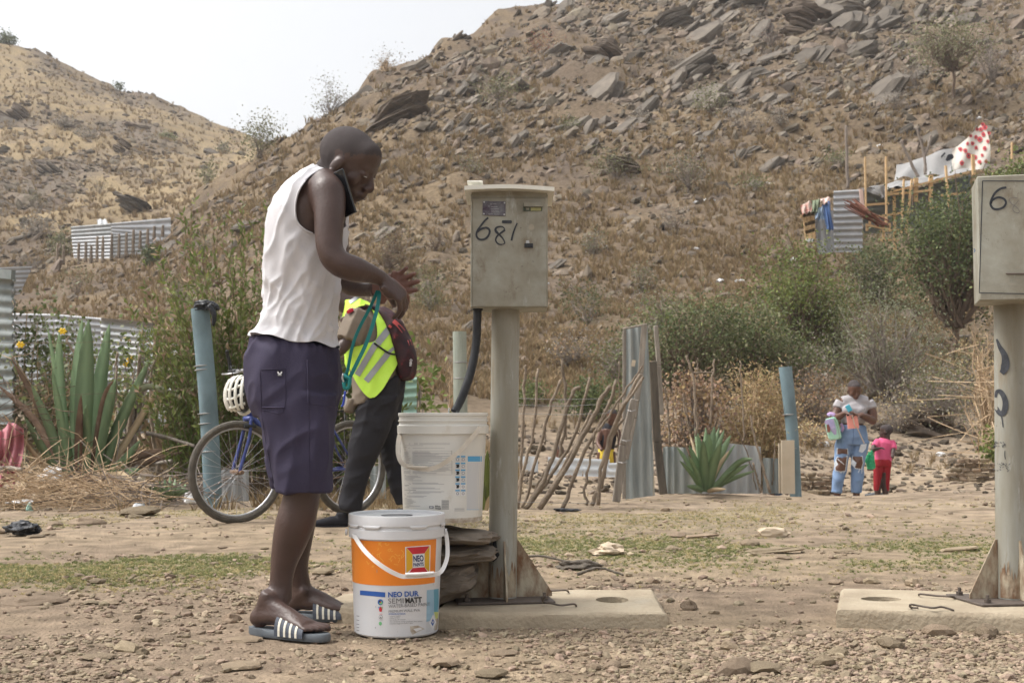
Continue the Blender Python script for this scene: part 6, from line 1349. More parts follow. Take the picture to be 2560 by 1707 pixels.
# stones piled under the white bucket
mat('flagstone', (.119, .098, .076), (.230, .191, .153), scale=6, rough=.85, bump=.6, bscale=22, stretch=(1, 1, 4), c3=(.30, .245, .19), contrast=.22)
def big_stone(lab, c, d, seed, R=None, pw=2.6):
 V, Fc = ico(3); r = np.random.default_rng(seed); q = V / (np.abs(V) ** pw).sum(1)[:, None] ** (1 / pw)
 n = 1 + .34 * (vnoise3(V * 1.6 + seed * 3.3, seed) - .5) + .20 * (vnoise3(V * 3.7 + seed, seed + 1) - .5) + .16 * (vnoise3(V * [3, 3, 16] + seed, seed + 2) - .5)
 V = q * n[:, None] * np.array(d)
 if R is not None: V = V @ np.array(R).T
 o = build('flat_stone', V + np.array(c), Fc, 'flagstone', smooth=True); smooth_angle(o, 16); return tag(o, lab, 'stone')
big_stone('flat top stone of the pile carrying the white bucket', P(1122, 1338, 4.47) + [0, .02, .0], (.160, .14, .029), 1, axang((0, 1, 0), .07))
big_stone('pointed middle stone of the pile under the white bucket', P(1125, 1385, 4.50), (.148, .14, .033), 2, axang((0, 1, 0), -.06))
big_stone('thick bottom stone of the pile between bucket and post', P(1105, 1450, 4.55), (.125, .15, .064), 3, axang((0, 1, 0), -.35))
big_stone('small dark stone wedged under the bottom stone', P(1085, 1498, 4.62), (.10, .10, .035), 4)
# buckets
mat('bucket_white', (.594, .599, .612), (.666, .670, .684), scale=5, rough=.38, spec=.45, speck=[((.40, .36, .30), 26, .66, .80, (1, 1, .5)), ((.30, .28, .25), 90, .70, .78, (1, 1, 1))]); mat('bucket_ivory', (.626, .616, .561), (.699, .690, .653), scale=4, rough=.4, spec=.45, stretch=(1, 1, .5), speck=[((.48, .42, .33), 10, .60, .80, (1, 1, .5)), ((.36, .30, .23), 80, .68, .78, (1, 1, 1))])
mat('print_orange', (.78, .22, .025), (.82, .27, .035), scale=6, rough=.4); mat('print_orange_light', (.86, .40, .07), rough=.4); mat('print_blue', (.035, .11, .38), rough=.45); mat('print_navy', (.02, .035, .12), rough=.45)
mat('print_gray', (.17, .17, .18), rough=.5); mat('print_black', (.03, .03, .032), rough=.5); mat('print_lightgray', (.36, .36, .37), rough=.5); mat('print_crimson', (.52, .03, .045), rough=.4); mat('print_gold', (.66, .38, .03), rough=.4)
mat('print_sky', (.30, .46, .58), rough=.45); mat('print_teal', (.12, .32, .43), rough=.45); mat('print_lime', (.55, .60, .20), rough=.45); mat('print_green', (.18, .48, .22), rough=.45); mat('print_white', (.74, .74, .75), rough=.4)
mat('print_cyan', (.10, .36, .62), rough=.45); mat('print_palegray', (.58, .59, .60), rough=.45); mat('dirt', (.34, .27, .20), (.55, .50, .43), scale=30, rough=.9, contrast=.1)
mat('handle_white', (.66, .64, .62), (.72, .70, .68), scale=8, rough=.4); mat('handle_dirty', (.44, .38, .30), (.60, .55, .47), scale=20, rough=.5)
def bucket(name, lab, c, rb, rt, h, mt, lid=True):
 root = thing(name, lab, 'bucket', c); c = np.array(c); H = h
 bz = H * .80
 R_ = lambda z: rb + (rt * .945 - rb) * min(1, z / bz)
 prof = [(rb * .97, 0), (rb, .005), (R_(bz * .5), bz * .5), (R_(bz), bz), (rt * .955, bz + .002), (rt * 1.0, bz + .003), (rt * 1.005, bz + .030), (rt * .985, bz + .031)]
 if lid: prof += [(rt * .972, bz + .034), (rt * .978, H - .048), (rt * .985, H - .046), (rt * .985, H - .042), (rt * .972, H - .040), (rt * .972, H - .028)]
 else: prof += [(rt * .965, bz + .034), (rt * .965, bz + .044), (rt * .985, bz + .045), (rt * .985, bz + .049), (rt * .965, bz + .050), (rt * .965, H - .012), (rt * .985, H - .010), (rt * .985, H - .001), (rt * .97, H), (rt * .92, H - .002), (rt * .91, H - .05), (rb * .95, .02)]
 m = MB(); m.lathe(c, prof, 72, False); 
 k = len(prof); n = 72; m.F.append(list(range(n))[::-1]); m.M.append(0)
 if not lid: m.F.append([(k - 1) * n + j for j in range(n)]); m.M.append(0)
 body = smooth_angle(m.build('body', mt, root), 32)
 bv = bvh_of(m.V, m.F)
 return root, body, bv
c1 = np.array([(994 - 1280) / F * 4.2, 4.2, .004])
b1, body1, bv1 = bucket('paint_bucket', 'closed orange and white paint bucket standing on the dirt in front', c1, .1355, .1555, .3815, 'bucket_white')
Hb = .3815
m = MB(); rl = .1565
prof = [(rl * .975, Hb - .034), (rl, Hb - .033), (rl * 1.004, Hb - .006), (rl * .995, Hb - .001), (rl * .965, Hb), (rl * .925, Hb - .002), (rl * .915, Hb - .010), (rl * .60, Hb - .010), (rl * .30, Hb - .009), (rl * .24, Hb - .009), (rl * .235, Hb - .013), (rl * .01, Hb - .013)]
m.lathe(c1, prof, 80, False); ld = smooth_angle(m.build('lid', 'bucket_white', b1), 32)
m = MB(); m.lathe(c1, [(.05, Hb - .0085), (.052, Hb - .0075), (.030, Hb - .0072), (.001, Hb - .0072)], 40, False); m.build('lid_opening', 'print_gray', ld, smooth=True)
for t0 in np.radians([-128, -70, -20, 40, 100, 160, 200]):       # lugs under the lid rim
 V = []; nn_ = 8
 for j, (rr0, z_) in enumerate(((rl * 1.003, Hb - .031), (rl * 1.012, Hb - .032), (rl * 1.010, Hb - .041), (rl * .985, Hb - .042))):
  for i in range(nn_ + 1):
   t = t0 + .42 * i / nn_; zz2 = z_ if j < 2 or 0 < i < nn_ else Hb - .033; V.append(c1 + [rr0 * math.cos(t), rr0 * math.sin(t), zz2])
 build('lid_lug', V, [(j * 9 + i, j * 9 + i + 1, (j + 1) * 9 + i + 1, (j + 1) * 9 + i) for j in range(3) for i in range(8)], 'bucket_white', ld, smooth=True)
E = lambda x, y: (880 + x / 5.807, 1330 + y / 5.807)
def dq(name, quad, mt, off=.0006, nu=10, nv=3, bv=None, root=None, zf=None):
 zf = zf or E; V, Fc = drape_quad(bv or bv1, [zf(*q) for q in quad], off, nu, nv); return build(name, V, Fc, mt, root or b1, smooth=True)
def wrap(name, c, z0, z1, t0, t1, rf, mt, off, root, slant=0.0, n=44, curved=None):
 V = []
 for j in range(5):
  for i in range(n + 1):
   t = t0 + (t1 - t0) * i / n; za = z0 + (z1 - z0) * j / 4
   rr0 = rf(za) + off; V.append(np.array(c) + [rr0 * math.cos(t), rr0 * math.sin(t), za])
 return build(name, V, [(j * (n + 1) + i, j * (n + 1) + i + 1, (j + 1) * (n + 1) + i + 1, (j + 1) * (n + 1) + i) for j in range(4) for i in range(n)], mt, root, smooth=True)
rf1 = lambda z: .1355 + (.1555 * .945 - .1355) * min(1, z / (Hb * .80))
zt1 = .7 - (1350 - 1040) / F * (4.2 - .147) - .004; zb1 = .7 - (1459 - 1040) / F * (4.2 - .142) - .004
og_ = wrap('orange_label', c1, zb1, zt1, math.radians(-183), math.radians(-26), rf1, 'print_orange', .0007, b1)
r = np.random.default_rng(8)
for i in range(26):        # pale crackle pattern of the orange label
 x, y = r.uniform(90, 740), r.uniform(130, 480); pts = [(x, y)]
 for k in range(3): x += r.uniform(-42, 42); y += r.uniform(-48, 48); pts.append((x, min(max(y, 125), 520)))
 V, Fc = drape_stroke(bv1, [E(*p) for p in spline(pts, 10)], 1.7, .0012); build('label_crackle', V, Fc, 'print_orange_light', og_)
lg = dq('logo_frame', [(772, 212), (1140, 185), (1132, 590), (776, 600)], 'print_white', .0016)
def dpoly(name, pts, mt, parent, off, zf=E, bv=None):
 if len(pts) == 4:
  V, Fc = drape_quad(bv or bv1, [zf(*p) for p in pts], off, 6, 3); return build(name, V, Fc, mt, parent)
 cc = tuple(np.mean(pts, 0)); V = drape(bv or bv1, [zf(*p) for p in pts] + [zf(*cc)], off); n = len(pts); return build(name, V, [(k, (k + 1) % n, n) for k in range(n)], mt, parent)
dpoly('logo_panel', [(790, 222), (1126, 198), (1052, 305), (880, 318)], 'print_crimson', lg, .0022); dpoly('logo_panel', [(880, 518), (1052, 505), (1112, 588), (820, 596)], 'print_crimson', lg, .0022)
dpoly('logo_panel', [(786, 224), (880, 320), (880, 516), (788, 592)], 'print_gold', lg, .0022); dpoly('logo_panel', [(1128, 198), (1054, 306), (1054, 504), (1122, 580)], 'print_gold', lg, .0022)
dpoly('logo_centre', [(882, 320), (1052, 307), (1052, 503), (882, 516)], 'print_white', lg, .0024)
def dt(s, x0, y0, x1, h, mt, bold=0.0, y1=None, parent=None, zf=E, bv=None, k=5.807, off=.003, name='lettering'):
 a = zf(x0, y0); b_ = zf(x1, y1 if y1 is not None else y0); V, Fc = drape_text(bv or bv1, s, a[0], a[1], b_[0], h / k, off, bold, b_[1]); return build(name, V, Fc, mt, parent or b1)
dt('NEO', 894, 425, 1042, 88, 'print_navy', .035, 415, lg, off=.0032); dt('PAINTS', 893, 495, 1042, 50, 'print_navy', .035, 483, lg, off=.0032)
dq('blue_bar', [(115, 840), (482, 870), (482, 942), (115, 908)], 'print_blue', .0008)
dt('NEO DUR', 525, 940, 972, 75, 'print_blue', .03, 922); dt('SEMI', 525, 1034, 748, 78, 'print_gray', 0, 1028); dt('MATT', 775, 1026, 1018, 76, 'print_black', .04, 1012)
dt('WATER-BASED PAINT', 533, 1098, 1135, 50, 'print_gray', 0, 1064); dt('PREMIUM WALL PVA', 533, 1164, 988, 38, 'print_gray', 0, 1146); dt('INTERIOR+EXTERIOR', 533, 1194, 778, 19, 'print_blue', .02, 1190)
for s, x1_, y in [('Superior quality', 705, 1226), ('Highly durable', 690, 1252), ('Extremely UV resistant', 778, 1278), ('Also suitable for ceilings, cardboard, fibre cement,', 1024, 1304), ('plasterboard gypsum and PVC pipes', 882, 1332)]:
 if y < 1330: m_ = dt('- ' + s, 535, y, x1_, 18, 'print_gray', 0, y - 8)
 else: dt(s, 548, y, x1_, 18, 'print_gray', 0, y - 8)
dq('colour_patch', [(1086, 838), (1188, 826), (1188, 1260), (1080, 1300)], 'print_sky', .0006); dq('colour_patch', [(1188, 826), (1262, 818), (1256, 1150), (1190, 1156)], 'print_teal', .0006)
dq('colour_patch', [(1190, 1156), (1255, 1150), (1250, 1240), (1215, 1262)], 'print_lime', .0006); dq('colour_patch', [(1080, 1302), (1140, 1282), (1140, 1440), (1076, 1452)], 'print_palegray', .0006); dq('colour_patch', [(1200, 1262), (1250, 1240), (1240, 1410), (1196, 1425)], 'dirt', .0006)
dpoly('volume_badge', [(1178, 1190), (1222, 1300), (1172, 1418), (1116, 1310)], 'print_white', b1, .0016); dpoly('volume_badge', [(1174, 1248), (1198, 1300), (1172, 1360), (1146, 1312)], 'print_blue', b1, .0024); dt('20', 1158, 1316, 1190, 26, 'print_white', .03, 1312, off=.0032)
def disc(x, y, rx, ry, mt, off=.0012, nm='emblem', n=16, par=None, zf=E, bv=None): return dpoly(nm, [(x + rx * math.cos(t), y + ry * math.sin(t)) for t in np.linspace(0, 6.283, n + 1)[:-1]], mt, par or b1, off, zf, bv)
disc(412, 1012, 40, 44, 'print_blue'); disc(420, 1022, 24, 24, 'print_green', .0018); disc(402, 1004, 14, 14, 'print_black', .0022); disc(415, 1012, 7, 12, 'print_crimson', .0026)
dpoly('emblem', [(380, 1078), (446, 1080), (430, 1150), (400, 1152)], 'print_crimson', b1, .0012); dpoly('emblem', [(376, 1080), (400, 1080), (394, 1110)], 'print_cyan', b1, .0018); dpoly('emblem', [(425, 1080), (450, 1084), (430, 1108)], 'print_green', b1, .0018)
disc(416, 1226, 26, 30, 'print_gray'); disc(416, 1226, 19, 23, 'print_white', .0018); dpoly('emblem', [(416, 1212), (428, 1240), (404, 1240)], 'print_gray', b1, .0024); disc(410, 1322, 23, 28, 'print_green'); dq('fine_line', [(385, 1182), (445, 1184), (445, 1188), (385, 1186)], 'print_crimson'); dq('fine_line', [(388, 1266), (443, 1268), (443, 1272), (388, 1270)], 'print_lightgray')
for y in (1205, 1265, 1325, 1370, 1412): dq('fine_line', [(66, y), (105, y + 8), (105, y + 17), (66, y + 9)], 'print_gray', nu=3)
dpoly('dirt_smear', [(842, 1362), (960, 1350), (1055, 1400), (960, 1440), (880, 1485), (850, 1440)], 'dirt', b1, .0011); dpoly('dirt_smear', [(890, 1400), (990, 1380), (1020, 1400), (930, 1440)], 'print_white', b1, .0016)
r = np.random.default_rng(3)
for (x, y, a, b_) in [(345, 1080, 5, 20), (340, 1382, 8, 16), (545, 548, 10, 8), (362, 560, 4, 40), (1180, 750, 3, 25), (1130, 430, 3, 18)]: dpoly('scuff', [(x - a, y), (x, y - b_), (x + a, y), (x, y + b_)], 'print_lightgray', b1, .0013)
def handle(root, pts, mt, hw=.0065, th=.0022, name='handle', up=(0, -1, 0)):
 c = spline(pts, 60); T = np.gradient(c, axis=0); T /= np.linalg.norm(T, axis=1)[:, None]; V = []
 for i in range(60):
  s_ = np.cross(T[i], up); s_ /= np.linalg.norm(s_) + 1e-9; f = np.cross(s_, T[i])
  V += [c[i] - s_ * hw - f * th, c[i] + s_ * hw - f * th, c[i] + s_ * hw + f * th, c[i] - s_ * hw + f * th]
 Fc = [(i * 4 + k, i * 4 + (k + 1) % 4, (i + 1) * 4 + (k + 1) % 4, (i + 1) * 4 + k) for i in range(59) for k in range(4)] + [(0, 1, 2, 3), (239, 238, 237, 236)]
 return build(name, V, Fc, mt, root, smooth=False)
E1 = lambda x, y, Y: P(*E(x, y), Y)
hd = handle(b1, [E1(20, -15, 4.14), E1(60, 90, 4.09), E1(170, 250, 4.03), E1(330, 410, 4.0), E1(520, 545, 3.99), E1(700, 630, 3.99), E1(800, 640, 3.99), E1(1000, 632, 4.0), E1(1180, 615, 4.02), E1(1280, 580, 4.05), E1(1345, 480, 4.10), E1(1385, 340, 4.15), E1(1385, 180, 4.18), E1(1370, 40, 4.19), E1(1355, -10, 4.195)], 'handle_white')
m = MB(); g_ = spline([E1(775, 612, 3.985), E1(980, 606, 3.99), E1(1190, 590, 4.0)], 12); m.tube(g_, .0055, 10); m.build('grip', 'handle_white', hd, smooth=True)
for sx in (-1, 1):
 m = MB(); p = c1 + [sx * .1575, -.03 if sx < 0 else -.005, Hb * .80 + .016]; m.tube([p, p + (sx * .006, 0, 0)], .010, 14); m.build('handle_boss', 'bucket_white', b1)
c2 = np.array([(1108 - 1280) / F * 4.47, 4.47, .340])
Hb2 = .371
b2, body2, bv2 = bucket('white_bucket', 'open white bucket on stacked stones under the black hose', c2, .136, .1585, Hb2, 'bucket_ivory', lid=False)
K = lambda x, y: (960 + x / 4.1265, 980 + y / 4.1265)
def dk(name, quad, mt, off=.0006, nu=8, nv=2): return dq(name, quad, mt, off, nu, nv, bv2, b2, K)
m = MB(); m.lathe(c2, [(.128, Hb2 - .06), (.001, Hb2 - .06)], 40, False); m.build('water_surface', 'water', b2)
tb = None
for (y, x1_) in [(525, 680), (535, 680), (547, 405), (562, 240), (574, 625), (590, 222)]: dk('fine_line', [(202, y), (x1_, y + 2), (x1_, y + 5), (202, y + 3)], 'print_lightgray')
for (y0, y1_) in [(603, 846)]:
 for (xa_, ya_, xb2, yb2) in [(202, 603, 700, 605), (290, 628, 700, 630), (202, 655, 700, 658), (202, 745, 700, 745), (202, 773, 700, 774), (202, 803, 700, 804), (202, 845, 700, 850)]:
  dk('table_line', [(xa_, ya_), (xb2, yb2), (xb2, yb2 + 2.6), (xa_, ya_ + 2.6)], 'print_lightgray')
 dk('table_line', [(698, 604), (701, 604), (703, 850), (700, 850)], 'print_gray'); dk('table_line', [(289, 603), (291, 603), (292, 720), (290, 720)], 'print_lightgray')
r = np.random.default_rng(12)
for y in list(range(612, 730, 9)) + [752, 762, 782, 792, 812, 822, 832]: 
 dk('fine_line', [(204, y), (204 + r.uniform(30, 78), y + 1), (204 + r.uniform(30, 78), y + 4.5), (204, y + 3.5)], 'print_lightgray'); x1_ = r.uniform(420, 690); dk('fine_line', [(296, y), (x1_, y + 2), (x1_, y + 5.5), (296, y + 4)], 'print_lightgray')
for (y, x1_) in [(850, 225), (862, 350), (873, 380), (884, 315), (895, 300), (908, 395), (934, 560), (943, 620), (956, 258), (966, 240), (983, 525), (992, 580), (1005, 330), (1021, 620), (1030, 590), (1040, 470), (1053, 228), (1067, 440), (1077, 410), (1090, 240), (1102, 285), (1115, 310), (1127, 330), (1140, 300), (1155, 275), (1170, 372), (1184, 262)]:
 dk('fine_line', [(212, y), (x1_, y + 2), (x1_, y + 6), (212, y + 4)], 'print_lightgray' if y not in (956, 1005, 1053) else 'print_gray')
dk('recycle_mark', [(466, 1172), (511, 1174), (511, 1199), (466, 1197)], 'print_gray'); dk('recycle_mark', [(474, 1178), (502, 1179), (502, 1193), (474, 1192)], 'print_palegray', .0014)
dt('When', 524, 1183, 582, 17, 'print_black', .03, 1185, b2, K, bv2, 4.1265); dt('Tinted', 524, 1205, 586, 17, 'print_black', .03, 1207, b2, K, bv2, 4.1265)
for i in range(17): dk('barcode_bar', [(594, 1112 + i * 5.6), (670, 1114 + i * 5.6), (670, 1114 + i * 5.6 + [2.0, 3.6, 1.4][i % 3]), (594, 1112 + i * 5.6 + [2.0, 3.6, 1.4][i % 3])], 'print_gray', nu=3, nv=1)
for j in range(6):
 for i in range(2):
  x = 736 + i * 58; y = 656 + j * 70; ic = dk('pictogram', [(x, y), (x + 46, y), (x + 46, y + 60), (x, y + 60)], 'print_white' if j > 3 else 'print_palegray'); dk('pictogram_band', [(x, y), (x + 46, y), (x + 46, y + 15), (x, y + 15)], 'print_cyan', .0012)
  if i == 0 and 0 < j < 5: dpoly('pictogram_figure', [(x + 5, y + 20), (x + 38, y + 18), (x + 42, y + 40), (x + 30, y + 56), (x + 8, y + 52), (x + 14, y + 36)], 'print_black', b2, .0014, K, bv2)
  else:
   disc(x + 23, y + 38, 14, 15, 'print_gray', .0013, 'pictogram_figure', 12, b2, K, bv2); disc(x + 23, y + 38, 9, 10, 'print_white', .0018, 'pictogram_figure', 12, b2, K, bv2)
dk('blue_band', [(864, 660), (1028, 660), (1026, 716), (864, 716)], 'print_cyan'); dk('grey_panel', [(856, 722), (1024, 724), (1000, 1205), (852, 1205)], 'print_palegray', .0004, 8, 8); dk('blue_line', [(852, 1208), (998, 1208), (998, 1212), (852, 1212)], 'print_cyan')
for y in (1198, 1208, 1220): dk('fine_line', [(728, y), (830, y), (830, y + 4), (728, y + 4)], 'print_lightgray')
K1 = lambda x, y, Y: P(*K(x, y), Y)
handle(b2, [K1(172, 400, 4.44), K1(148, 520, 4.37), K1(148, 640, 4.33), K1(190, 735, 4.30), K1(290, 775, 4.29), K1(440, 795, 4.285), K1(560, 765, 4.285), K1(680, 690, 4.29), K1(790, 600, 4.30), K1(880, 500, 4.32), K1(950, 420, 4.33), K1(990, 362, 4.34)], 'handle_dirty', .0075)
m = MB(); m.tube(spline([K1(235, 768, 4.283), K1(340, 775, 4.28), K1(450, 775, 4.28)], 8), .005, 8); m.build('grip', 'handle_dirty', b2, smooth=True)
wrap('mud_rim', c2, .001, .016, math.radians(-178), math.radians(-2), lambda z: .1365, 'dirt', .0008, b2)
# people
mat('shirt_white', (.528, .519, .537), (.616, .607, .625), scale=6, rough=.85, bump=.12, bscale=220, spec=.15)
mat('shorts_navy', (.030, .026, .050), (.050, .043, .076), scale=5, rough=.75, bump=.15, bscale=260, spec=.2)
mat('sandal', (.09, .105, .12), (.135, .15, .165), scale=20, rough=.7); mat('sandal_strap', (.045, .055, .075), (.07, .08, .10), scale=20, rough=.6); mat('stripe_cream', (.60, .57, .48), rough=.6)
mat('phone_black', (.008, .009, .011), rough=.15, spec=.6); mat('phone_gold', (.10, .085, .06), rough=.3, metal=.6); mat('teal', (.008, .13, .135), (.02, .22, .21), scale=12, rough=.4); mat('cord_blue', (.03, .06, .35), rough=.5)
mat('khaki', (.155, .125, .095), (.225, .185, .145), scale=5, rough=.9); mat('hivis', (.52, .85, .06), (.62, .92, .14), scale=6, rough=.7, bump=.3, bscale=14); mat('reflective', (.26, .27, .29), (.34, .35, .37), scale=10, rough=.4)
mat('trouser_black', (.014, .014, .018), (.027, .026, .031), scale=5, rough=.85, bump=.25, bscale=20); mat('backpack', (.014, .012, .015), (.045, .014, .018), scale=15, rough=.75, contrast=.2, c3=(.20, .025, .03)); mat('backpack_red', (.42, .04, .04), (.50, .10, .09), scale=9, rough=.5)
mat('badge_red', (.5, .02, .04), rough=.6); mat('skin_warm', (.085, .040, .026), (.13, .065, .045), scale=9, rough=.45, spec=.4)  # second skin tone, lighter and warmer brown, for the woman and yard children
mat('eye_white', (.45, .42, .38), rough=.2)
SKY = 'skin'
def head_blob(mb, c, f, u, s=1.0, neck=None, small=False):
 f = np.array(f, float); f /= np.linalg.norm(f); u = np.array(u, float); u -= f * u.dot(f); u /= np.linalg.norm(u); r = np.cross(f, u)
 R = np.stack([f, r, u], 1); c = np.array(c, float)
 A = lambda a, b, d: c + (f * a + r * b + u * d) * s
 E_ = lambda p, rad: mb.ell(p, np.array(rad) * s, R, 20, 14)
 E_(A(-.010, 0, .014), (.098, .076, .084)); E_(A(.010, 0, -.01), (.084, .070, .080)); E_(A(.032, 0, -.055), (.060, .054, .062)); E_(A(.052, 0, -.092), (.038, .034, .026))
 E_(A(.078, 0, -.108), (.018, .022, .015)); E_(A(.078, 0, .014), (.016, .050, .013)); E_(A(.044, 0, .036), (.048, .062, .054))
 E_(A(.079, 0, -.074), (.020, .034, .022)); E_(A(.098, 0, -.067), (.013, .025, .0085)); E_(A(.096, 0, -.082), (.012, .022, .0085)); E_(A(.100, 0, -.044), (.016, .021, .011))
 mb.tube([A(.082, 0, .006), A(.098, 0, -.018), A(.112, 0, -.040)], np.array([.009, .010, .0125]) * s, 12, roundcap=True)
 for q in (-1, 1):
  E_(A(.055, q * .040, -.032), (.030, .022, .028)); E_(A(.020, q * .050, -.075), (.040, .016, .030))
  mb.ell(A(.006, q * .077, -.022), np.array((.018, .010, .030)) * s, R @ axang((1, 0, 0), q * .12) @ axang((0, 1, 0), .2), 14, 10)
  E_(A(.078, q * .031, -.006), (.013, .017, .011))
 return A, R
def finger_chain(mb, base, dirv, nrm, lens, curls, r0, r1):
 p = np.array(base, float); d = np.array(dirv, float); d /= np.linalg.norm(d); nrm = np.array(nrm, float); ax = np.cross(d, nrm); ax /= np.linalg.norm(ax); pts = [p - d * .018, p]
 for L, cu in zip(lens, curls):
  d = axang(ax, cu) @ d; p = p + d * L; pts.append(p)
 mb.tube(pts, np.linspace(r0, r1, len(pts)), 12, roundcap=True); return pts
def hand_blob(mb, wrist, fdir, pnrm, thumb_side, curls, spread=.10, s=1.0, thumb_dir=None):
 """palm, four fingers and a thumb; pnrm points out of the palm; thumb_side is +1/-1 along cross(fdir, pnrm)"""
 f = np.array(fdir, float); f /= np.linalg.norm(f); n = np.array(pnrm, float); n -= f * n.dot(f); n /= np.linalg.norm(n); l = np.cross(f, n) * thumb_side; w = np.array(wrist, float)
 R = np.stack([f, l, n], 1)
 mb.ell(w + f * .046 * s, np.array((.054, .041, .0165)) * s, R, 18, 12); mb.ell(w + f * .072 * s, np.array((.026, .042, .0145)) * s, R, 18, 12); mb.tube([w - f * .02 * s, w + f * .025 * s, w + f * .05 * s], np.array([.027, .030, .033]) * s, 14, ratio=np.array([.75, .6, .5]), side=l)
 mb.ell(w + f * .035 * s + l * .026 * s + n * .008 * s, np.array((.032, .017, .017)) * s, R, 14, 10)
 for k, (L, rad) in enumerate([(.072, .0092), (.080, .0094), (.074, .0090), (.058, .0080)]):
  off = (.031 - .0205 * k); d = f + l * (spread * (1.5 - k)); cu = curls[k]
  finger_chain(mb, w + f * (.086 - .004 * abs(k - 1.2)) * s + l * off * s, d, -n * -1, [L * .46 * s, L * .30 * s, L * .26 * s], cu if hasattr(cu, '__len__') else (cu, cu * 1.1, cu * .7), rad * 1.08 * s, rad * .86 * s)
 td = f * .75 + l * .75 + n * .25 if thumb_dir is None else np.array(thumb_dir, float)
 finger_chain(mb, w + f * .030 * s + l * .034 * s + n * .006 * s, td, f, [.034 * s, .028 * s, .022 * s], (0.0, -.15, -.2), .0115 * s, .0095 * s)
def folds(V, N, amp, dirs, seed=0):
 """cloth folds: ridged noise stretched along given directions"""
 d = np.zeros(len(V))
 for k, (a, across, along, wgt) in enumerate(dirs):
  a = np.array(a, float); a /= np.linalg.norm(a); t = V @ a; q = V - t[:, None] * a
  n = vnoise3(q * across + (a * t[:, None]) * along + 7.1 * k + seed, seed + k); d += wgt * (1 - np.abs(n * 2 - 1)) ** 2
 return V + N * (amp * (d - d.mean()))[:, None]
def loft_rings(rings, n_rows, n_ang, expo=2.3, shrink=0.0, yc=None):
 """rings: (Lpx, Rpx, Y, half width across) -> grid of points"""
 A = []
 for (l, r, Y, hw) in rings:
  Lw, Rw = P(*l, Y), P(*r, Y); A.append(np.concatenate([(Lw + Rw) / 2, (Rw - Lw) / 2, [hw]]))
 A = spline(np.array(A), n_rows); out = []
 t = np.linspace(0, 2 * np.pi, n_ang, endpoint=False); ct, st = np.cos(t), np.sin(t)
 for a in A:
  c, d, hw = a[:3], a[3:6], a[6]; L = np.linalg.norm(d); d = d * (1 - shrink / L); hw = hw - shrink
  out.append(c + d * (np.sign(ct) * np.abs(ct) ** (2 / expo))[:, None] + np.array([0, 1, 0]) * (hw * np.sign(st) * np.abs(st) ** (2 / expo))[:, None])
 return np.array(out)
YM = 4.26
man_origin = np.array([(735 - 1280) / F * YM, YM, 0.0])
man = thing('person', 'man in white tank top and navy shorts with phone at his ear beside the buckets', 'person', man_origin)
RINGS = [((632, 840), (838, 868), YM, .160), ((650, 805), (843, 812), YM, .156), ((662, 770), (848, 752), YM, .152), ((660, 715), (848, 718), YM, .155), ((660, 663), (850, 690), YM, .161), ((663, 605), (860, 634), YM, .170),
         ((673, 550), (866, 585), YM, .180), ((690, 507), (870, 548), YM, .182), ((716, 470), (872, 512), YM, .172), ((750, 441), (870, 478), YM, .140), ((788, 418), (862, 450), YM, .085)]
mb = MB()
g = loft_rings(RINGS[1:], 26, 36, 2.3, .016); mb.loft(list(g), True)
mb.tube([P(820, 455, YM), P(838, 425, YM - .01), P(862, 400, YM - .02)], [.070, .062, .060], 18)
fh = np.array([.80, -.20, -.57]); uh = np.array([.50, -.24, .84]); ch = P(873, 400, 4.20)
Ah, Rh = head_blob(mb, ch, fh, uh, 1.07)
sh_ = P(818, 478, 4.09)
mb.ell(sh_ + [0, 0, -.01], (.060, .060, .068))
mb.tube([P(805, 452, 4.14), P(822, 485, 4.09), P(824, 530, 4.065), P(822, 575, 4.05), P(822, 615, 4.04), P(830, 645, 4.035), P(850, 662, 4.035), P(872, 668, 4.045), P(900, 677, 4.06), P(930, 686, 4.09), P(955, 697, 4.11)], [.050, .060, .0535, .049, .046, .0445, .046, .045, .039, .030, .0235], 18)
Rw_ = P(957, 698, 4.112)
fd1 = P(1003, 738, 4.13) - P(957, 698, 4.11)
hand_blob(mb, Rw_, fd1, (-.55, .60, -.60), -1, [(.75, .55, .35), (.65, .5, .35), (.55, .5, .3), (.45, .4, .3)], .08, 1.0, thumb_dir=(.35, .75, -.5))
mb.ell(P(830, 470, 4.42), (.060, .055, .065)); mb.tube([P(815, 460, 4.38), P(835, 500, 4.44), P(840, 590, 4.47), P(845, 690, 4.46)], [.055, .055, .048, .042], 16)
mb.tube([P(845, 690, 4.46), P(880, 718, 4.42), P(915, 726, 4.36), P(945, 722, 4.31)], [.042, .038, .029, .0225], 16)
Lw_ = P(945, 722, 4.31); fd2 = P(1010, 702, 4.25) - P(950, 718, 4.30)
hand_blob(mb, Lw_, fd2 + [0, 0, .0], (-.15, -.95, .15), 1, [(-.02, .12, .1), (.02, .12, .1), (.10, .10, .1), (.22, .2, .1)], .07, 1.04, thumb_dir=(.50, -.35, .85))
mb.tube([P(740, 900, 4.18), P(748, 1040, 4.17), P(757, 1170, 4.165), P(757, 1215, 4.165), P(752, 1255, 4.17), P(738, 1305, 4.175), P(722, 1360, 4.18), P(708, 1410, 4.18), P(702, 1455, 4.18), P(701, 1500, 4.18)], [.09, .078, .066, .062, .0625, .067, .058, .045, .0385, .038], 20)
mb.tube([P(735, 900, 4.36), P(745, 1060, 4.38), P(758, 1200, 4.41), P(757, 1240, 4.42), P(750, 1300, 4.43), P(744, 1360, 4.44), P(742, 1420, 4.45), P(752, 1465, 4.46), P(757, 1492, 4.46)], [.085, .075, .062, .058, .059, .051, .040, .035, .037], 20)
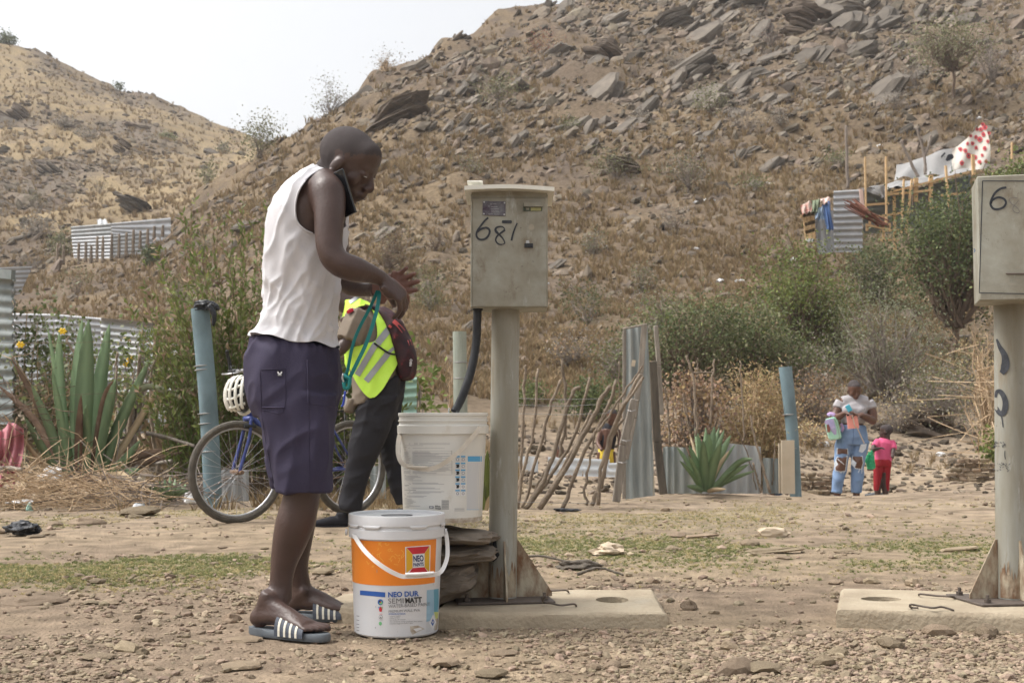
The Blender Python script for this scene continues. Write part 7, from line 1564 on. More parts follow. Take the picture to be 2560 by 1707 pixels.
def foot_blob(mb, heel, toe, side, zs):
 """heel and toe centres on the sole, side = direction of the big toe"""
 h = np.array([heel[0], heel[1], 0]); t = np.array([toe[0], toe[1], 0]); d = t - h; L = np.linalg.norm(d); d /= L; s = np.array([-d[1], d[0], 0]) * side
 A_ = lambda a, b, z: h + d * a * L + s * b + np.array([0, 0, zs + z]); R = np.stack([d, s, np.array([0, 0, 1])], 1)
 mb.ell(A_(.05, 0, .030), (.036, .031, .033), R, 16, 12); mb.tube([A_(.08, 0, .035), A_(.14, 0, .075), A_(.20, 0, .115)], [.029, .029, .030], 14)
 mb.tube([A_(.02, 0, .034), A_(.25, .0, .040), A_(.48, .003, .034), A_(.70, .004, .023), A_(.80, .002, .018)], [.030, .033, .038, .043, .042], 16, ratio=np.array([1.0, .95, .75, .46, .38]), side=s)
 mb.tube([A_(.10, 0, .09), A_(.28, 0, .064), A_(.52, 0, .044), A_(.72, 0, .026)], [.028, .028, .025, .019], 14)
 for k, (b, l, r_) in enumerate([(.030, 1.0, .0125), (.011, .99, .0092), (-.006, .955, .0086), (-.021, .91, .0082), (-.034, .86, .0078)]):
  mb.tube([A_(.76, b * .95, .017), A_(l - .04, b, .0135), A_(l, b, .0105)], [r_ * 1.0, r_ * 1.05, r_ * .92], 12, roundcap=True)
 return A_
h1, t1 = (-.822, 4.165), (-.592, 4.035); h2, t2 = (-.770, 4.475), (-.535, 4.425)
F1 = foot_blob(mb, h1, t1, 1, .026); F2 = foot_blob(mb, h2, t2, -1, .026)
mb.tube([P(701, 1490, 4.18), np.array([h1[0] + .058, h1[1] - .025, .075])], [.036, .034], 16); mb.tube([P(757, 1485, 4.46), np.array([h2[0] + .055, h2[1] - .012, .075])], [.035, .034], 16)
mb.ell(P(706, 1487, 4.15), (.016, .014, .018)); mb.ell(P(760, 1478, 4.425), (.016, .014, .018))
BV, BF = remesh(mb, .0046, 3, .45)
def near_(c, r_, e=.04): return np.clip((np.linalg.norm(BV - c, axis=1) - r_) / e, 0, 1)
wS = near_(ch, .13) * near_(P(990, 720, 4.15), .17) * near_(Lw_ + fd2 * 1.0, .13) * np.clip((BV[:, 2] - .12) / .08, 0, 1)
BV = lap_smooth(BV, BF, .6 * wS, 70); BV = lap_smooth(BV, BF, .5 * (1 - near_(ch, .15)) * np.clip(((BV - ch) @ Rh[:, 2] - .005) / .02, 0, 1), 30); BV = lap_smooth(BV, BF, .5 * np.clip((.16 - BV[:, 2]) / .04, 0, 1) * np.clip((BV[:, 2] - .045) / .02, 0, 1), 14)
fc = BV[BF].mean(1); nb = normals(BV, BF); fn = nb[BF].mean(1)
u_ = Rh[:, 2]; f_ = Rh[:, 0]; rel = fc - ch; hu, hf = rel @ u_, rel @ f_; hr = rel @ Rh[:, 1]
hair = (np.linalg.norm(rel, axis=1) < .16) & (np.abs(hr) < .079) & ((hu > .012 + np.clip(hf, 0, 1) * .62 + -.010 + .022 * vnoise3(fc * 160)) | ((hf < .0) & (hu > -.075)))
pal = (np.linalg.norm(fc - (Lw_ + .07 * fd2 / np.linalg.norm(fd2)), axis=1) < .145) & (fc @ (fd2 / np.linalg.norm(fd2)) > (Lw_ @ (fd2 / np.linalg.norm(fd2))) - .01) & (fn[:, 1] < .35)
pal2 = (np.linalg.norm(fc - (Rw_ + .07 * fd1 / np.linalg.norm(fd1)), axis=1) < .135) & ((fn @ np.array([-.55, .60, -.60])) > .45) & (fc @ (fd1 / np.linalg.norm(fd1)) > Rw_ @ (fd1 / np.linalg.norm(fd1)))
sole = (fc[:, 2] < .032)
mi = np.where(hair, 1, np.where(pal | pal2 | sole, 2, 0))
body = build('body', BV, BF, ['skin', 'hair', 'palm_skin'], man, smooth=True, mi=mi)
for q in (-1, 1):
 m = MB(); m.ell(Ah(.086, q * .031, -.010), np.array((.008, .010, .0022)) * 1.07, Rh, 10, 6); m.build('eye', 'eye_white', man, smooth=True)
m = MB(); m.tube([Ah(.106, -.018, -.075), Ah(.112, 0, -.075), Ah(.106, .018, -.075)], .0016, 6); m.build('mouth', 'hair', man)
bbv = bvh_of(BV, BF)
NR, NA = 120, 170
G_ = loft_rings(RINGS, NR, NA, 2.35, .0); V = G_.reshape(-1, 3)
Fq = np.array([(i * NA + j, i * NA + (j + 1) % NA, (i + 1) * NA + (j + 1) % NA, (i + 1) * NA + j) for i in range(NR - 1) for j in range(NA)])
N_ = normals(V, Fq); cen_ = G_.mean(1).repeat(NA, 0); N_ = np.where(((V - cen_) * N_).sum(1)[:, None] < 0, -N_, N_)
zrel = V[:, 2]
low = np.clip((1.13 - zrel) / .22, 0, 1)
V = folds(V, N_, .017, [((1, .2, .55), 24, 5, 1.0), ((1, .1, -.3), 20, 4, .5)], 3) * low[:, None] + V * (1 - low[:, None])
V = folds(V, N_, .009, [((.5, .3, 1), 30, 4, 1.0), ((-.6, .3, 1), 22, 5, .8)], 9)
V = V + N_ * (.006 * (vnoise3(V * 9, 4) - .5))[:, None]
row = np.repeat(np.arange(NR), NA); flare = np.clip(1 - row / 9, 0, 1) ** 1.5; V += N_ * (flare * .012)[:, None]; V[:, 2] += flare * .006 * np.sin(V[:, 1] * 40 + V[:, 0] * 30)
def in_poly(p, poly):
 x, y = p[:, 0], p[:, 1]; c = np.zeros(len(p), bool); n = len(poly); j = n - 1
 for i in range(n):
  xi, yi = poly[i]; xj, yj = poly[j]; c ^= ((yi > y) != (yj > y)) & (x < (xj - xi) * (y - yi) / (yj - yi + 1e-12) + xi); j = i
 return c
hole = spline([(812, 418), (775, 440), (752, 470), (742, 500), (740, 530), (746, 555), (764, 574), (784, 584), (815, 590), (880, 560)], 40).tolist() + [[895, 470], [860, 424]]
cf = V[Fq].mean(1); flatc = cf.copy(); flatc[:, 1] = YM * 1.0; sc = (YM) / cf[:, 1]
side_pt = np.stack([cf[:, 0], np.full(len(cf), YM), cf[:, 2]], 1)
near = cf[:, 1] < YM - .02; far = cf[:, 1] > YM + .02
mirr = cf.copy(); mirr[:, 1] = 2 * YM - mirr[:, 1]
inh = np.where(near, in_poly(to_px(cf), hole), np.where(far, in_poly(to_px(mirr), hole), False))
keep = ~inh
V = snap_edges(V, Fq[(Fq.min(1) >= NA) & (Fq.max(1) < NA * (NR - 1))], Fq[keep], hole, 9, YM)
rowf = np.repeat(np.arange(NR - 1), NA); colf = np.tile(np.arange(NA), NR - 1)
Fk = Fq[keep]
Vi = V - N_ * .0035; nV = len(V)
from collections import Counter
ed = Counter(); eo = {}
for f in Fk:
 for a, b in zip(f, np.roll(f, -1)):
  k = (min(a, b), max(a, b)); ed[k] += 1; eo[k] = (a, b)
rim = [(eo[k][1], eo[k][0], eo[k][0] + nV, eo[k][1] + nV) for k, v in ed.items() if v == 1]
allF = Fk.tolist() + (Fk[:, ::-1] + nV).tolist() + [list(map(int, r_)) for r_ in rim]
shirt = build('tank_top', np.concatenate([V, Vi]), allF, 'shirt_white', man, smooth=True)
shv = bvh_of(V, Fk)
hl = spline([(813, 424), (776, 441), (752, 471), (742, 501), (740, 530), (746, 555), (764, 573), (784, 583)], 40)
m = MB(); pts = drape(shv, [(x - 2.2, y + 1.0) for x, y in hl], .002); m.tube(pts, .0030, 6); m.build('binding', 'shirt_white', man, smooth=True)
mb = MB()
HP = [((633, 836), (842, 868), 4.26, .150), ((626, 868), (846, 884), 4.26, .168), ((618, 905), (851, 922), 4.26, .178), ((618, 945), (852, 958), 4.26, .183), ((626, 1000), (845, 1010), 4.26, .185), ((640, 1040), (838, 1045), 4.26, .170)]
mb.loft(list(loft_rings(HP, 16, 40, 2.4)), True)
mb.loft(list(loft_rings([((640, 985), (846, 985), 4.175, .098), ((655, 1040), (841, 1040), 4.17, .104), ((668, 1100), (838, 1100), 4.165, .104), ((681, 1170), (834, 1170), 4.165, .104), ((690, 1230), (831, 1229), 4.165, .106)], 14, 36, 2.5)), True)
mb.loft(list(loft_rings([((640, 980), (820, 985), 4.36, .092), ((650, 1040), (812, 1040), 4.375, .098), ((660, 1100), (805, 1100), 4.39, .098), ((670, 1160), (802, 1165), 4.40, .098), ((680, 1218), (800, 1220), 4.41, .100)], 14, 36, 2.5)), True)
SV_, SF_ = remesh(mb, .007, 4, .5); SN = normals(SV_, SF_)
hz = np.clip((SV_[:, 2] - .47) / .05, 0, 1)
SV_ = folds(SV_, SN, .011, [((.15, 0, 1), 14, 3, 1.0), ((.8, 0, .6), 16, 4, .7)], 21); gat = np.clip((SV_[:, 2] - .90) / .03, 0, 1)
SV_ = SV_ + SN * (gat * .0035 * np.sin(SV_[:, 0] * 170 + SV_[:, 1] * 150))[:, None]
so = build('shorts', SV_, SF_, 'shorts_navy', man, smooth=True); sv = bvh_of(SV_, SF_)
Zs = lambda x, y: (560 + x / 2.6125, 800 + y / 2.6125)
def seam(pts, w=1.6, off=.0022, mt='shorts_navy', nm='seam', r_=.0011):
 c = [Zs(*p) for p in spline(pts, 30)]; V = drape(sv, c, off * .4); m = MB(); m.tube(V, r_, 6); return m.build(nm, mt, so, smooth=True)
seam([(235, 325), (400, 318)]); seam([(400, 318), (398, 560), (365, 612)]); seam([(365, 612), (245, 585)]); seam([(245, 585), (235, 330)]); seam([(250, 570), (395, 572)], r_=.0026)
seam([(545, 262), (552, 550)], r_=.0032); seam([(560, 548), (735, 570)]); seam([(553, 555), (555, 800), (560, 1100)]); seam([(240, 575), (275, 800), (335, 1110)])
V, Fc = drape_quad(sv, [Zs(348, 332), Zs(380, 332), Zs(380, 366), Zs(348, 366)], .0028, 3, 3); lb = build('logo_patch', V, Fc, 'trouser_black', so)
V, Fc = drape_stroke(sv, [Zs(*p) for p in spline([(353, 336), (354, 346), (364, 351), (374, 346), (375, 336)], 14)], 3.4, .0042); build('logo_letter', V, Fc, 'print_white', lb)
V, Fc = drape_stroke(sv, [Zs(352, 360), Zs(364, 360), Zs(376, 360)], 1.4, .0042); build('logo_line', V, Fc, 'print_white', lb)
def sandal(A_, zs, lab, L):
 root = thing('slide_sandal', lab, 'sandal', A_(.4, 0, -zs)); out = []; n = 36
 for i in range(n):
  t = 2 * math.pi * i / n; a = .5 + .60 * math.cos(t); w = .043 + .010 * (a - .5); b = w * math.copysign(abs(math.sin(t)) ** .75, math.sin(t)); out.append((a, b))
 m = MB(); m.loft([[A_(a * .985 + .0075, b * .95, -zs + .001) for a, b in out], [A_(a, b, -zs + .006) for a, b in out], [A_(a, b, -zs + .019 + (.006 if a < .2 else 0)) for a, b in out], [A_(a * .97 + .015, b * .93, -zs + .025) for a, b in out]], True)
 smooth_angle(m.build('sole', 'sandal', root), 40)
 def band(a0, a1, lift, mt, nm):
  V = []; K = 16; J = 6
  for lay in (0, 1):
   for j in range(J + 1):
    a = a0 + (a1 - a0) * j / J; hh = .066 - .055 * (a - .42) * 1.35
    for i in range(K + 1):
     t = math.pi * i / K; ex = lift + (.0035 if lay == 0 else 0); V.append(A_(a - .03 * math.sin(t), (.0475 + ex) * math.cos(t), -zs + .012 + (hh + ex) * math.sin(t) ** .8))
  w = K + 1; q = (J + 1) * w; Fc = [(j * w + i, j * w + i + 1, (j + 1) * w + i + 1, (j + 1) * w + i) for j in range(J) for i in range(K)]; Fc += [tuple(x + q for x in f[::-1]) for f in Fc]
  Fc += [(i, q + i, q + i + 1, i + 1) for i in range(K)] + [(J * w + i, J * w + i + 1, q + J * w + i + 1, q + J * w + i) for i in range(K)]
  return build(nm, V, Fc, mt, root, smooth=False)
 band(.44, .86, .001, 'sandal_strap', 'strap')
 for k in range(4): band(.495 + .085 * k, .525 + .085 * k, .0022, 'stripe_cream', 'stripe')
 return root
sandal(F1, .026, 'near grey slide sandal with four cream stripes worn by the man', .23); sandal(F2, .026, 'far grey slide sandal beside the paint bucket', .24)
ph = thing('phone', 'black phone clamped between the ear and shoulder of the man', 'phone', P(850, 470, 4.12))
Lx = np.array([.30, -.02, -.95]); Lx /= np.linalg.norm(Lx); Wx = np.array([-.80, .50, -.02]); Wx -= Lx * Wx.dot(Lx); Wx /= np.linalg.norm(Wx); Nx = np.cross(Lx, Wx)
pc = P(857, 424, 4.085) + Lx * .072 + Wx * .034; RM = np.stack([Wx, Nx, Lx], 1)
m = MB(); m.box(pc, (.074, .0085, .150), RM, .002); m.build('case', 'phone_black', ph); m = MB(); m.box(pc - Nx * .0050 * np.sign(Nx[1]), (.070, .0012, .146), RM); m.build('screen', 'phone_black', ph)
m = MB(); m.tube([pc + Wx * -.0372 + Lx * -.07, pc + Wx * -.0372 + Lx * .072], .0012, 6); m.build('metal_edge', 'phone_gold', ph)
st = thing('lanyard', 'teal folded strap with metal clip hanging from the hand of the man', 'strap', P(870, 960, 4.10))
Z8 = lambda x, y, Y: P(840 + x / 2.241, 660 + y / 2.241, Y)
handle(st, [Z8(232, 150, 4.13), Z8(190, 245, 4.12), Z8(125, 370, 4.11), Z8(90, 470, 4.10), Z8(66, 590, 4.10), Z8(52, 640, 4.10), Z8(48, 680, 4.10)], 'teal', .0052, .001, 'strap', (.55, -.8, 0))
handle(st, [Z8(244, 150, 4.12), Z8(228, 260, 4.10), Z8(175, 430, 4.09), Z8(112, 565, 4.09), Z8(80, 630, 4.095), Z8(62, 670, 4.10)], 'teal', .0060, .001, 'strap', (.2, -1, 0))
m = MB(); m.tube(spline([Z8(42, 620, 4.09), Z8(60, 632, 4.085), Z8(78, 645, 4.085), Z8(70, 690, 4.09), Z8(50, 694, 4.09), Z8(44, 660, 4.09)], 16), .0062, 8); m.build('strap_knot', 'teal', st, smooth=True)
m = MB(); m.tube(spline([Z8(40, 615, 4.085), Z8(36, 640, 4.085), Z8(44, 660, 4.085)], 8), .003, 8); m.build('clip', 'zinc', st, smooth=True)
m = MB(); m.tube(spline([Z8(60, 700, 4.09), Z8(66, 712, 4.09), Z8(58, 724, 4.09), Z8(50, 712, 4.09), Z8(60, 700, 4.09)], 14), .0014, 6); m.build('ring', 'zinc', st, smooth=True)
m = MB(); m.tube(spline([Z8(52, 712, 4.09), Z8(46, 750, 4.09), Z8(40, 785, 4.09), Z8(30, 798, 4.09)], 12), .0035, 8); m.build('cord', 'cord_blue', st, smooth=True)
m = MB(); m.tube(spline([Z8(38, 735, 4.095), Z8(56, 750, 4.095), Z8(50, 785, 4.095), Z8(38, 795, 4.095)], 10), .0040, 8); m.build('tag', 'print_white', st, smooth=True)
YV = 8.25
vm_ = thing('person', 'man in fluorescent vest and black cargo trousers walking left with the bicycle', 'person', [(930 - 1280) / F * YV, YV, 0])
mb = MB()
A2, R2 = head_blob(mb, P(822, 712, YV + .02), (-.93, .1, -.35), (-.30, 0, .95), 1.0)
mb.tube([P(885, 775, YV), P(850, 745, YV), P(828, 722, YV)], [.07, .062, .058], 14)
mb.tube([P(955, 940, YV), P(930, 860, YV), P(895, 780, YV)], [.13, .14, .13], 18, ratio=1.2)
mb.tube([P(890, 780, YV - .20), P(872, 850, YV - .22), P(852, 872, YV - .24), P(800, 905, YV - .20), P(745, 915, YV - .1)], [.055, .046, .042, .034, .026], 14); hand_blob(mb, P(745, 915, YV - .1), (-1, 0, -.1), (.2, .2, -1), 1, [.5, .5, .5, .5], .05)
mb.tube([P(885, 780, YV + .2), P(850, 850, YV + .3), P(740, 880, YV + .35)], [.055, .045, .03], 14); hand_blob(mb, P(740, 880, YV + .35), (-1, 0, -.1), (.2, .2, -1), -1, [.5, .5, .5, .5], .05)
V_, F_ = remesh(mb, .008, 3); fcc = V_[F_].mean(1); hair2 = ((fcc - P(822, 712, YV)) @ np.array([-.30, 0, .95]) > .05); build('body', V_, F_, ['skin', 'hair'], vm_, smooth=True, mi=hair2.astype(int))
mb = MB(); SR = [((872, 1020), (1000, 985), YV, .19), ((880, 985), (1006, 948), YV, .20), ((872, 930), (1003, 905), YV, .20), ((862, 880), (992, 862), YV, .205), ((860, 830), (972, 812), YV, .20), ((864, 785), (944, 775), YV, .18), ((868, 752), (918, 752), YV, .11)]
mb.loft(list(loft_rings(SR, 18, 32, 2.3, .012)), True)
mb.tube([P(896, 785, YV - .17), P(886, 815, YV - .21), P(870, 852, YV - .23)], [.078, .080, .078], 16); mb.tube([P(890, 785, YV + .17), P(865, 840, YV + .26)], [.078, .075], 16); mb.tube([P(880, 1000, YV - .08), P(872, 1032, YV - .10)], [.05, .03], 12)
V_, F_ = remesh(mb, .010, 3); V_ = folds(V_, normals(V_, F_), .014, [((.4, .2, 1), 12, 3, 1)], 5); build('khaki_shirt', V_, F_, 'khaki', vm_, smooth=True)
NR2, NA2 = 60, 90; G2 = loft_rings(SR, NR2, NA2, 2.3, -.012); V_ = G2.reshape(-1, 3); F_ = np.array([(i * NA2 + j, i * NA2 + (j + 1) % NA2, (i + 1) * NA2 + (j + 1) % NA2, (i + 1) * NA2 + j) for i in range(NR2 - 1) for j in range(NA2)])
N2 = normals(V_, F_); c2_ = G2.mean(1).repeat(NA2, 0); N2 = np.where(((V_ - c2_) * N2).sum(1)[:, None] < 0, -N2, N2); V_ = folds(V_, N2, .016, [((.3, .2, 1), 11, 3, 1)], 8)
z8 = lambda pts: [(840 + x / 2.241, 660 + y / 2.241) for x, y in pts]
vp = z8([(45, 480), (100, 640), (185, 748), (250, 715), (310, 620), (345, 555), (352, 470), (300, 350), (245, 260), (190, 200), (110, 160), (60, 160), (25, 340), (70, 290), (120, 240), (190, 240), (225, 330), (225, 420), (170, 445), (110, 462)])
pxs = to_px(V_[F_].mean(1)); kp = in_poly(pxs, vp); backside = V_[F_].mean(1)[:, 1] > YV; kp = kp | (backside & (pxs[:, 1] < 950)); V_ = snap_edges(V_, F_, F_[kp], vp, 14); vest = build('safety_vest', V_, F_[kp], 'hivis', vm_, smooth=True); vv = bvh_of(V_, F_[kp])
def vstripe(a, b, w):
 V, Fc = drape_stroke(vv, z8(spline([a, b], 12)), w, .006); return build('reflective_stripe', V, Fc, 'reflective', vest, smooth=True)
vstripe((235, 425), (118, 622), 15); vstripe((292, 500), (168, 655), 15); vstripe((300, 360), (232, 445), 17); vstripe((130, 180), (75, 215), 9); vstripe((325, 470), (290, 500), 8)
m = MB(); m.tube(drape(vv, z8(spline([(160, 400), (230, 455), (300, 500), (345, 505)], 12)), .01), .006, 6); m.build('waist_cord', 'trouser_black', vest)
m = MB(); m.box(P(875, 777, YV - .255), (.045, .012, .022), axang((0, 1, 0), -.5), .003); m.build('shoulder_badge', 'badge_red', vm_)
mb = MB(); mb.loft(list(loft_rings([((905, 985), (1010, 935), YV, .17), ((905, 1010), (1008, 985), YV, .175), ((893, 1050), (990, 1050), YV, .17)], 8, 30, 2.3)), True)
mb.loft(list(loft_rings([((898, 1000), (1000, 990), YV - .09, .105), ((882, 1060), (980, 1060), YV - .09, .10), ((872, 1120), (952, 1125), YV - .1, .092), ((864, 1170), (930, 1178), YV - .1, .083), ((852, 1225), (913, 1240), YV - .1, .078), ((842, 1262), (905, 1272), YV - .1, .080), ((848, 1278), (895, 1282), YV - .1, .06)], 24, 30, 2.2)), True)
mb.loft(list(loft_rings([((920, 1000), (1008, 990), YV + .09, .10), ((930, 1060), (1002, 1055), YV + .1, .10), ((948, 1110), (1012, 1105), YV + .1, .09), ((958, 1150), (1014, 1140), YV + .1, .083), ((974, 1210), (1022, 1200), YV + .1, .075), ((992, 1262), (1032, 1255), YV + .1, .075)], 20, 30, 2.2)), True)
V_, F_ = remesh(mb, .010, 3); V_ = folds(V_, normals(V_, F_), .016, [((.4, .1, 1), 10, 4, 1), ((1, 0, .4), 14, 5, .7)], 15); tro = build('cargo_trousers', V_, F_, 'trouser_black', vm_, smooth=True); tv_ = bvh_of(V_, F_)
for q in ([(175, 845), (305, 860), (290, 895), (180, 890)], [(180, 892), (292, 898), (245, 925), (190, 912)]):
 V, Fc = drape_quad(tv_, z8(q), .012, 5, 3); build('pocket_flap', V, Fc, 'trouser_black', tro, smooth=True)
def shoe(c, d, s=1.0, mt='phone_black', parent=None):
 c = np.array(c, float); d = np.array([d[0], d[1], 0.]); d /= np.linalg.norm(d); sd_ = np.array([-d[1], d[0], 0]); m = MB(); U = np.array([0, 0, 1.])
 m.tube([c - d * .02 * s + U * .045 * s, c + d * .08 * s + U * .045 * s, c + d * .17 * s + U * .032 * s, c + d * .245 * s + U * .026 * s], np.array([.042, .045, .047, .036]) * s, 16, ratio=np.array([.95, .9, .65, .6]), side=sd_, roundcap=True)
 m.tube([c + U * .04 * s, c + U * .11 * s], np.array([.045, .048]) * s, 14); V, Fq_ = remesh(m, .008 * s, 2); V[:, 2] = np.maximum(V[:, 2], c[2] + .004); o = build('shoe', V, Fq_, mt, parent, smooth=True)
 m = MB(); m.loft([[c + d * (.11 + .155 * math.cos(t)) * s + sd_ * .048 * s * math.sin(t) + U * z * s for t in np.linspace(0, 6.283, 25)[:-1]] for z in (.0, .004, .016, .018)], True); m.build('sole', 'trouser_black', o); return o
p_ = PZ(872, 1306, 0.0); shoe([p_[0], YV - .1, .0], (-1, -.25), .82, 'trouser_black', vm_); shoe([P(1005, 1290, YV + .1)[0], YV + .15, .0], (-1, -.1), .9, 'trouser_black', vm_)
bp = thing('backpack', 'black and red patterned backpack on the back of the vest man', 'backpack', P(1000, 950, YV))
mb = MB(); mb.loft(list(loft_rings([((1005, 952), (1020, 950), YV, .10), ((995, 940), (1036, 940), YV, .14), ((985, 900), (1040, 892), YV, .155), ((972, 852), (1026, 846), YV, .155), ((955, 810), (1003, 802), YV, .14), ((940, 782), (980, 778), YV, .11), ((938, 772), (960, 768), YV, .06)], 22, 30, 2.6)), True)
V_, F_ = remesh(mb, .010, 3); V_ = folds(V_, normals(V_, F_), .012, [((.6, 0, 1), 12, 4, 1)], 25); bo = build('bag_body', V_, F_, 'backpack', bp, smooth=True); bpv = bvh_of(V_, F_)
Zq = lambda pts: [(930 + x / 7.84, 760 + y / 7.84) for x, y in pts]
for q, w in (([(420, 330), (520, 420), (620, 540)], 10), ([(720, 700), (745, 760), (760, 810)], 8), ([(330, 420), (380, 460)], 6)):
 V, Fc = drape_stroke(bpv, Zq(spline(q, 10)), w, .006); build('red_panel', V, Fc, 'backpack_red', bo, smooth=True)
a_, b_ = Zq([(775, 1215), (790, 1080)]); V, Fc = drape_text(bpv, 'NIIO', a_[0], a_[1], b_[0], 6.0, .012, .03, b_[1]); build('lettering', V, Fc, 'print_white', bo)
m = MB(); m.tube([P(945, 775, YV - .12), P(915, 765, YV - .15), P(890, 790, YV - .19)], .014, 8, ratio=.4); m.build('shoulder_strap', 'backpack', bp, smooth=True)
mat('tyre', (.07, .062, .052), (.13, .115, .095), scale=20, rough=.85, bump=.4, bscale=120); mat('bike_blue', (.022, .036, .17), (.05, .075, .26), scale=8, rough=.35, spec=.5); mat('alloy', (.42, .42, .43), (.52, .52, .53), scale=20, rough=.4, metal=.7); mat('rusty_steel', (.14, .085, .055), (.24, .17, .12), scale=40, rough=.8)
bk = thing('bicycle', 'blue bicycle with flat front tyre standing behind the man', 'bicycle', [-1.5, 8.75, 0])
fr = np.array([(595 - 1280) / F * 8.4, 8.4, .335]); re_ = np.array([(877 - 1280) / F * 9.15, 9.15, .335]); dr = np.array([-.66, -.75, 0]); ds = np.array([-.80, -.60, 0]); zv = np.array([0, 0, 1.])
def wheel(c, d, lab, flat=.0):
 d = d / np.linalg.norm(d); n_ = np.cross(d, zv); n = 64; root = None
 def ring(r, tr, k, nm, mt, par=None, sq=0.0, knob=False):
  rings = []
  for i in range(n):
   t = 2 * math.pi * i / n; o = d * math.cos(t) + zv * math.sin(t); rad = tr * (1.05 if (knob and i % 2) else 1.0)
   cc = c + o * r; ringp = []
   for j in range(k):
    a = 2 * math.pi * j / k; p = cc + (o * math.cos(a) + n_ * math.sin(a)) * rad
    if sq: p[2] = max(p[2], sq)
    ringp.append(p)
   rings.append(ringp)
  m = MB(); V = [p for r_ in rings for p in r_]; Fc = [(i * k + j, i * k + (j + 1) % k, ((i + 1) % n) * k + (j + 1) % k, ((i + 1) % n) * k + j) for i in range(n) for j in range(k)]; m.add(V, Fc)
  return m.build(nm, mt, par or bk, smooth=not knob)
 w = ring(.311, .024, 10, 'wheel', 'tyre', None, .008, True); ring(.286, .009, 6, 'rim', 'alloy', w)
 m = MB(); m.tube([c - n_ * .05, c + n_ * .05], .018, 12); m.build('hub', 'rusty_steel', w)
 for i in range(28):
  a = 2 * math.pi * i / 28; b = a + (.5 if i % 2 else -.5) * .9; s_ = 1 if (i // 2) % 2 else -1
  m = MB(); m.tube([c + n_ * .03 * s_ + (d * math.cos(b) + zv * math.sin(b)) * .018, c + (d * math.cos(a) + zv * math.sin(a)) * .284], .0012, 4); m.build('spoke', 'alloy', w)
 return w
wheel(fr, ds, ''); wheel(re_, dr, '')
hn = np.cross(ds, zv); rn = np.cross(dr, zv)
bb = re_ + dr * .43 - zv * .03; seat_top = bb - dr * .16 + zv * .46; hd_b = fr - ds * .085 + zv * .36; hd_t = hd_b - ds * .045 + zv * .13; crown = hd_b + ds * .01 - zv * .012
def tb(a, b, r_, nm, mt='bike_blue', par=None, pts=None): m = MB(); m.tube(pts if pts is not None else [a, b], r_, 12); return m.build(nm, mt, par or bk, smooth=True)
tb(hd_b, hd_t, .020, 'head_tube'); tb(hd_t - zv * .03, seat_top - zv * .03, .0145, 'top_tube'); tb(hd_b + zv * .02, bb, .018, 'down_tube'); tb(bb, seat_top, .0155, 'seat_tube')
for s_ in (-1, 1):
 tb(0, 0, .0115, 'fork_leg', pts=spline([crown + hn * s_ * .045 + zv * .0, crown + hn * s_ * .055 - zv * .12 + ds * .015, fr + hn * s_ * .055 + zv * .04 + ds * -.005, fr + hn * s_ * .055], 12)); tb(bb + rn * s_ * .03, re_ + rn * s_ * .06, .009, 'chain_stay'); tb(seat_top - zv * .04 + rn * s_ * .02, re_ + rn * s_ * .06, .008, 'seat_stay')
 m = MB(); m.tube([crown + hn * s_ * .05 - zv * .05 - ds * .03, crown + hn * s_ * .05 - zv * .05 + ds * .05], .014, 8); m.build('brake', 'rubber', bk)
 m = MB(); m.tube([fr + hn * s_ * .055, fr + hn * s_ * .085], .014, 8); m.build('axle_nut', 'rusty_steel', bk)
tb(crown - hn * .05, crown + hn * .05, .016, 'fork_crown'); tb(hd_t, hd_t + zv * .14 - ds * .02, .013, 'stem', 'alloy')
hb = hd_t + zv * .15 + ds * .06; tb(hd_t + zv * .14, hb, .014, 'stem', 'alloy')
hb = np.array([hb[0], hb[1], 1.0]); bar = [hb - hn * .28, hb, hb + hn * .28]; tb(0, 0, .0115, 'handlebar', 'alloy', pts=bar)
for s_ in (-1, 1): 
 tb(hb + hn * s_ * .17, hb + hn * s_ * .285, .016, 'grip', 'rubber'); tb(0, 0, .0125, 'bar_end', 'rubber', pts=spline([hb + hn * s_ * .27, hb + hn * s_ * .27 + zv * .07 + ds * .01, hb + hn * s_ * .265 + zv * .125 + ds * .03, hb + hn * s_ * .24 + zv * .135 + ds * .04], 10)); tb(0, 0, .006, 'brake_lever', 'alloy', pts=[hb + hn * s_ * .13 - zv * .01, hb + hn * s_ * .20 + ds * .05 - zv * .02, hb + hn * s_ * .27 + ds * .06 - zv * .02])
m = MB(); m.ell(seat_top + zv * .10, (.13, .07, .03), np.stack([dr, rn, zv], 1)); m.build('saddle', 'rubber', bk, smooth=True); tb(seat_top, seat_top + zv * .09, .0125, 'seat_post', 'alloy')
rk = re_ + zv * .40
for s_ in (-1, 1):
 tb(rk + rn * s_ * .06 + dr * .16, rk + rn * s_ * .06 - dr * .22, .005, 'rack_rail', 'rubber'); tb(rk + rn * s_ * .06, re_ + rn * s_ * .07, .004, 'rack_stay', 'rubber')
for k in range(4): tb(rk + rn * .06 + dr * (.15 - .11 * k), rk - rn * .06 + dr * (.15 - .11 * k), .004, 'rack_bar', 'rubber')
m = MB(); m.tube([bb - rn * .05, bb - rn * .056], .085, 28); m.build('chainring', 'alloy', bk)
for s_, q in ((-1, 1), (1, -1)):
 e_ = bb + rn * s_ * .075 + (dr * .10 - zv * .13) * q; tb(bb + rn * s_ * .065, e_, .010, 'crank', 'alloy'); m = MB(); m.box(e_ + rn * s_ * .05, (.09, .08, .02), np.stack([dr, rn, zv], 1)); m.build('pedal', 'rubber', bk)
tb(0, 0, .004, 'chain', 'rusty_steel', pts=[bb - rn * .053 + zv * .083, re_ - rn * .053 + zv * .035]); tb(0, 0, .004, 'chain', 'rusty_steel', pts=[bb - rn * .053 - zv * .083, re_ - rn * .053 - zv * .035])
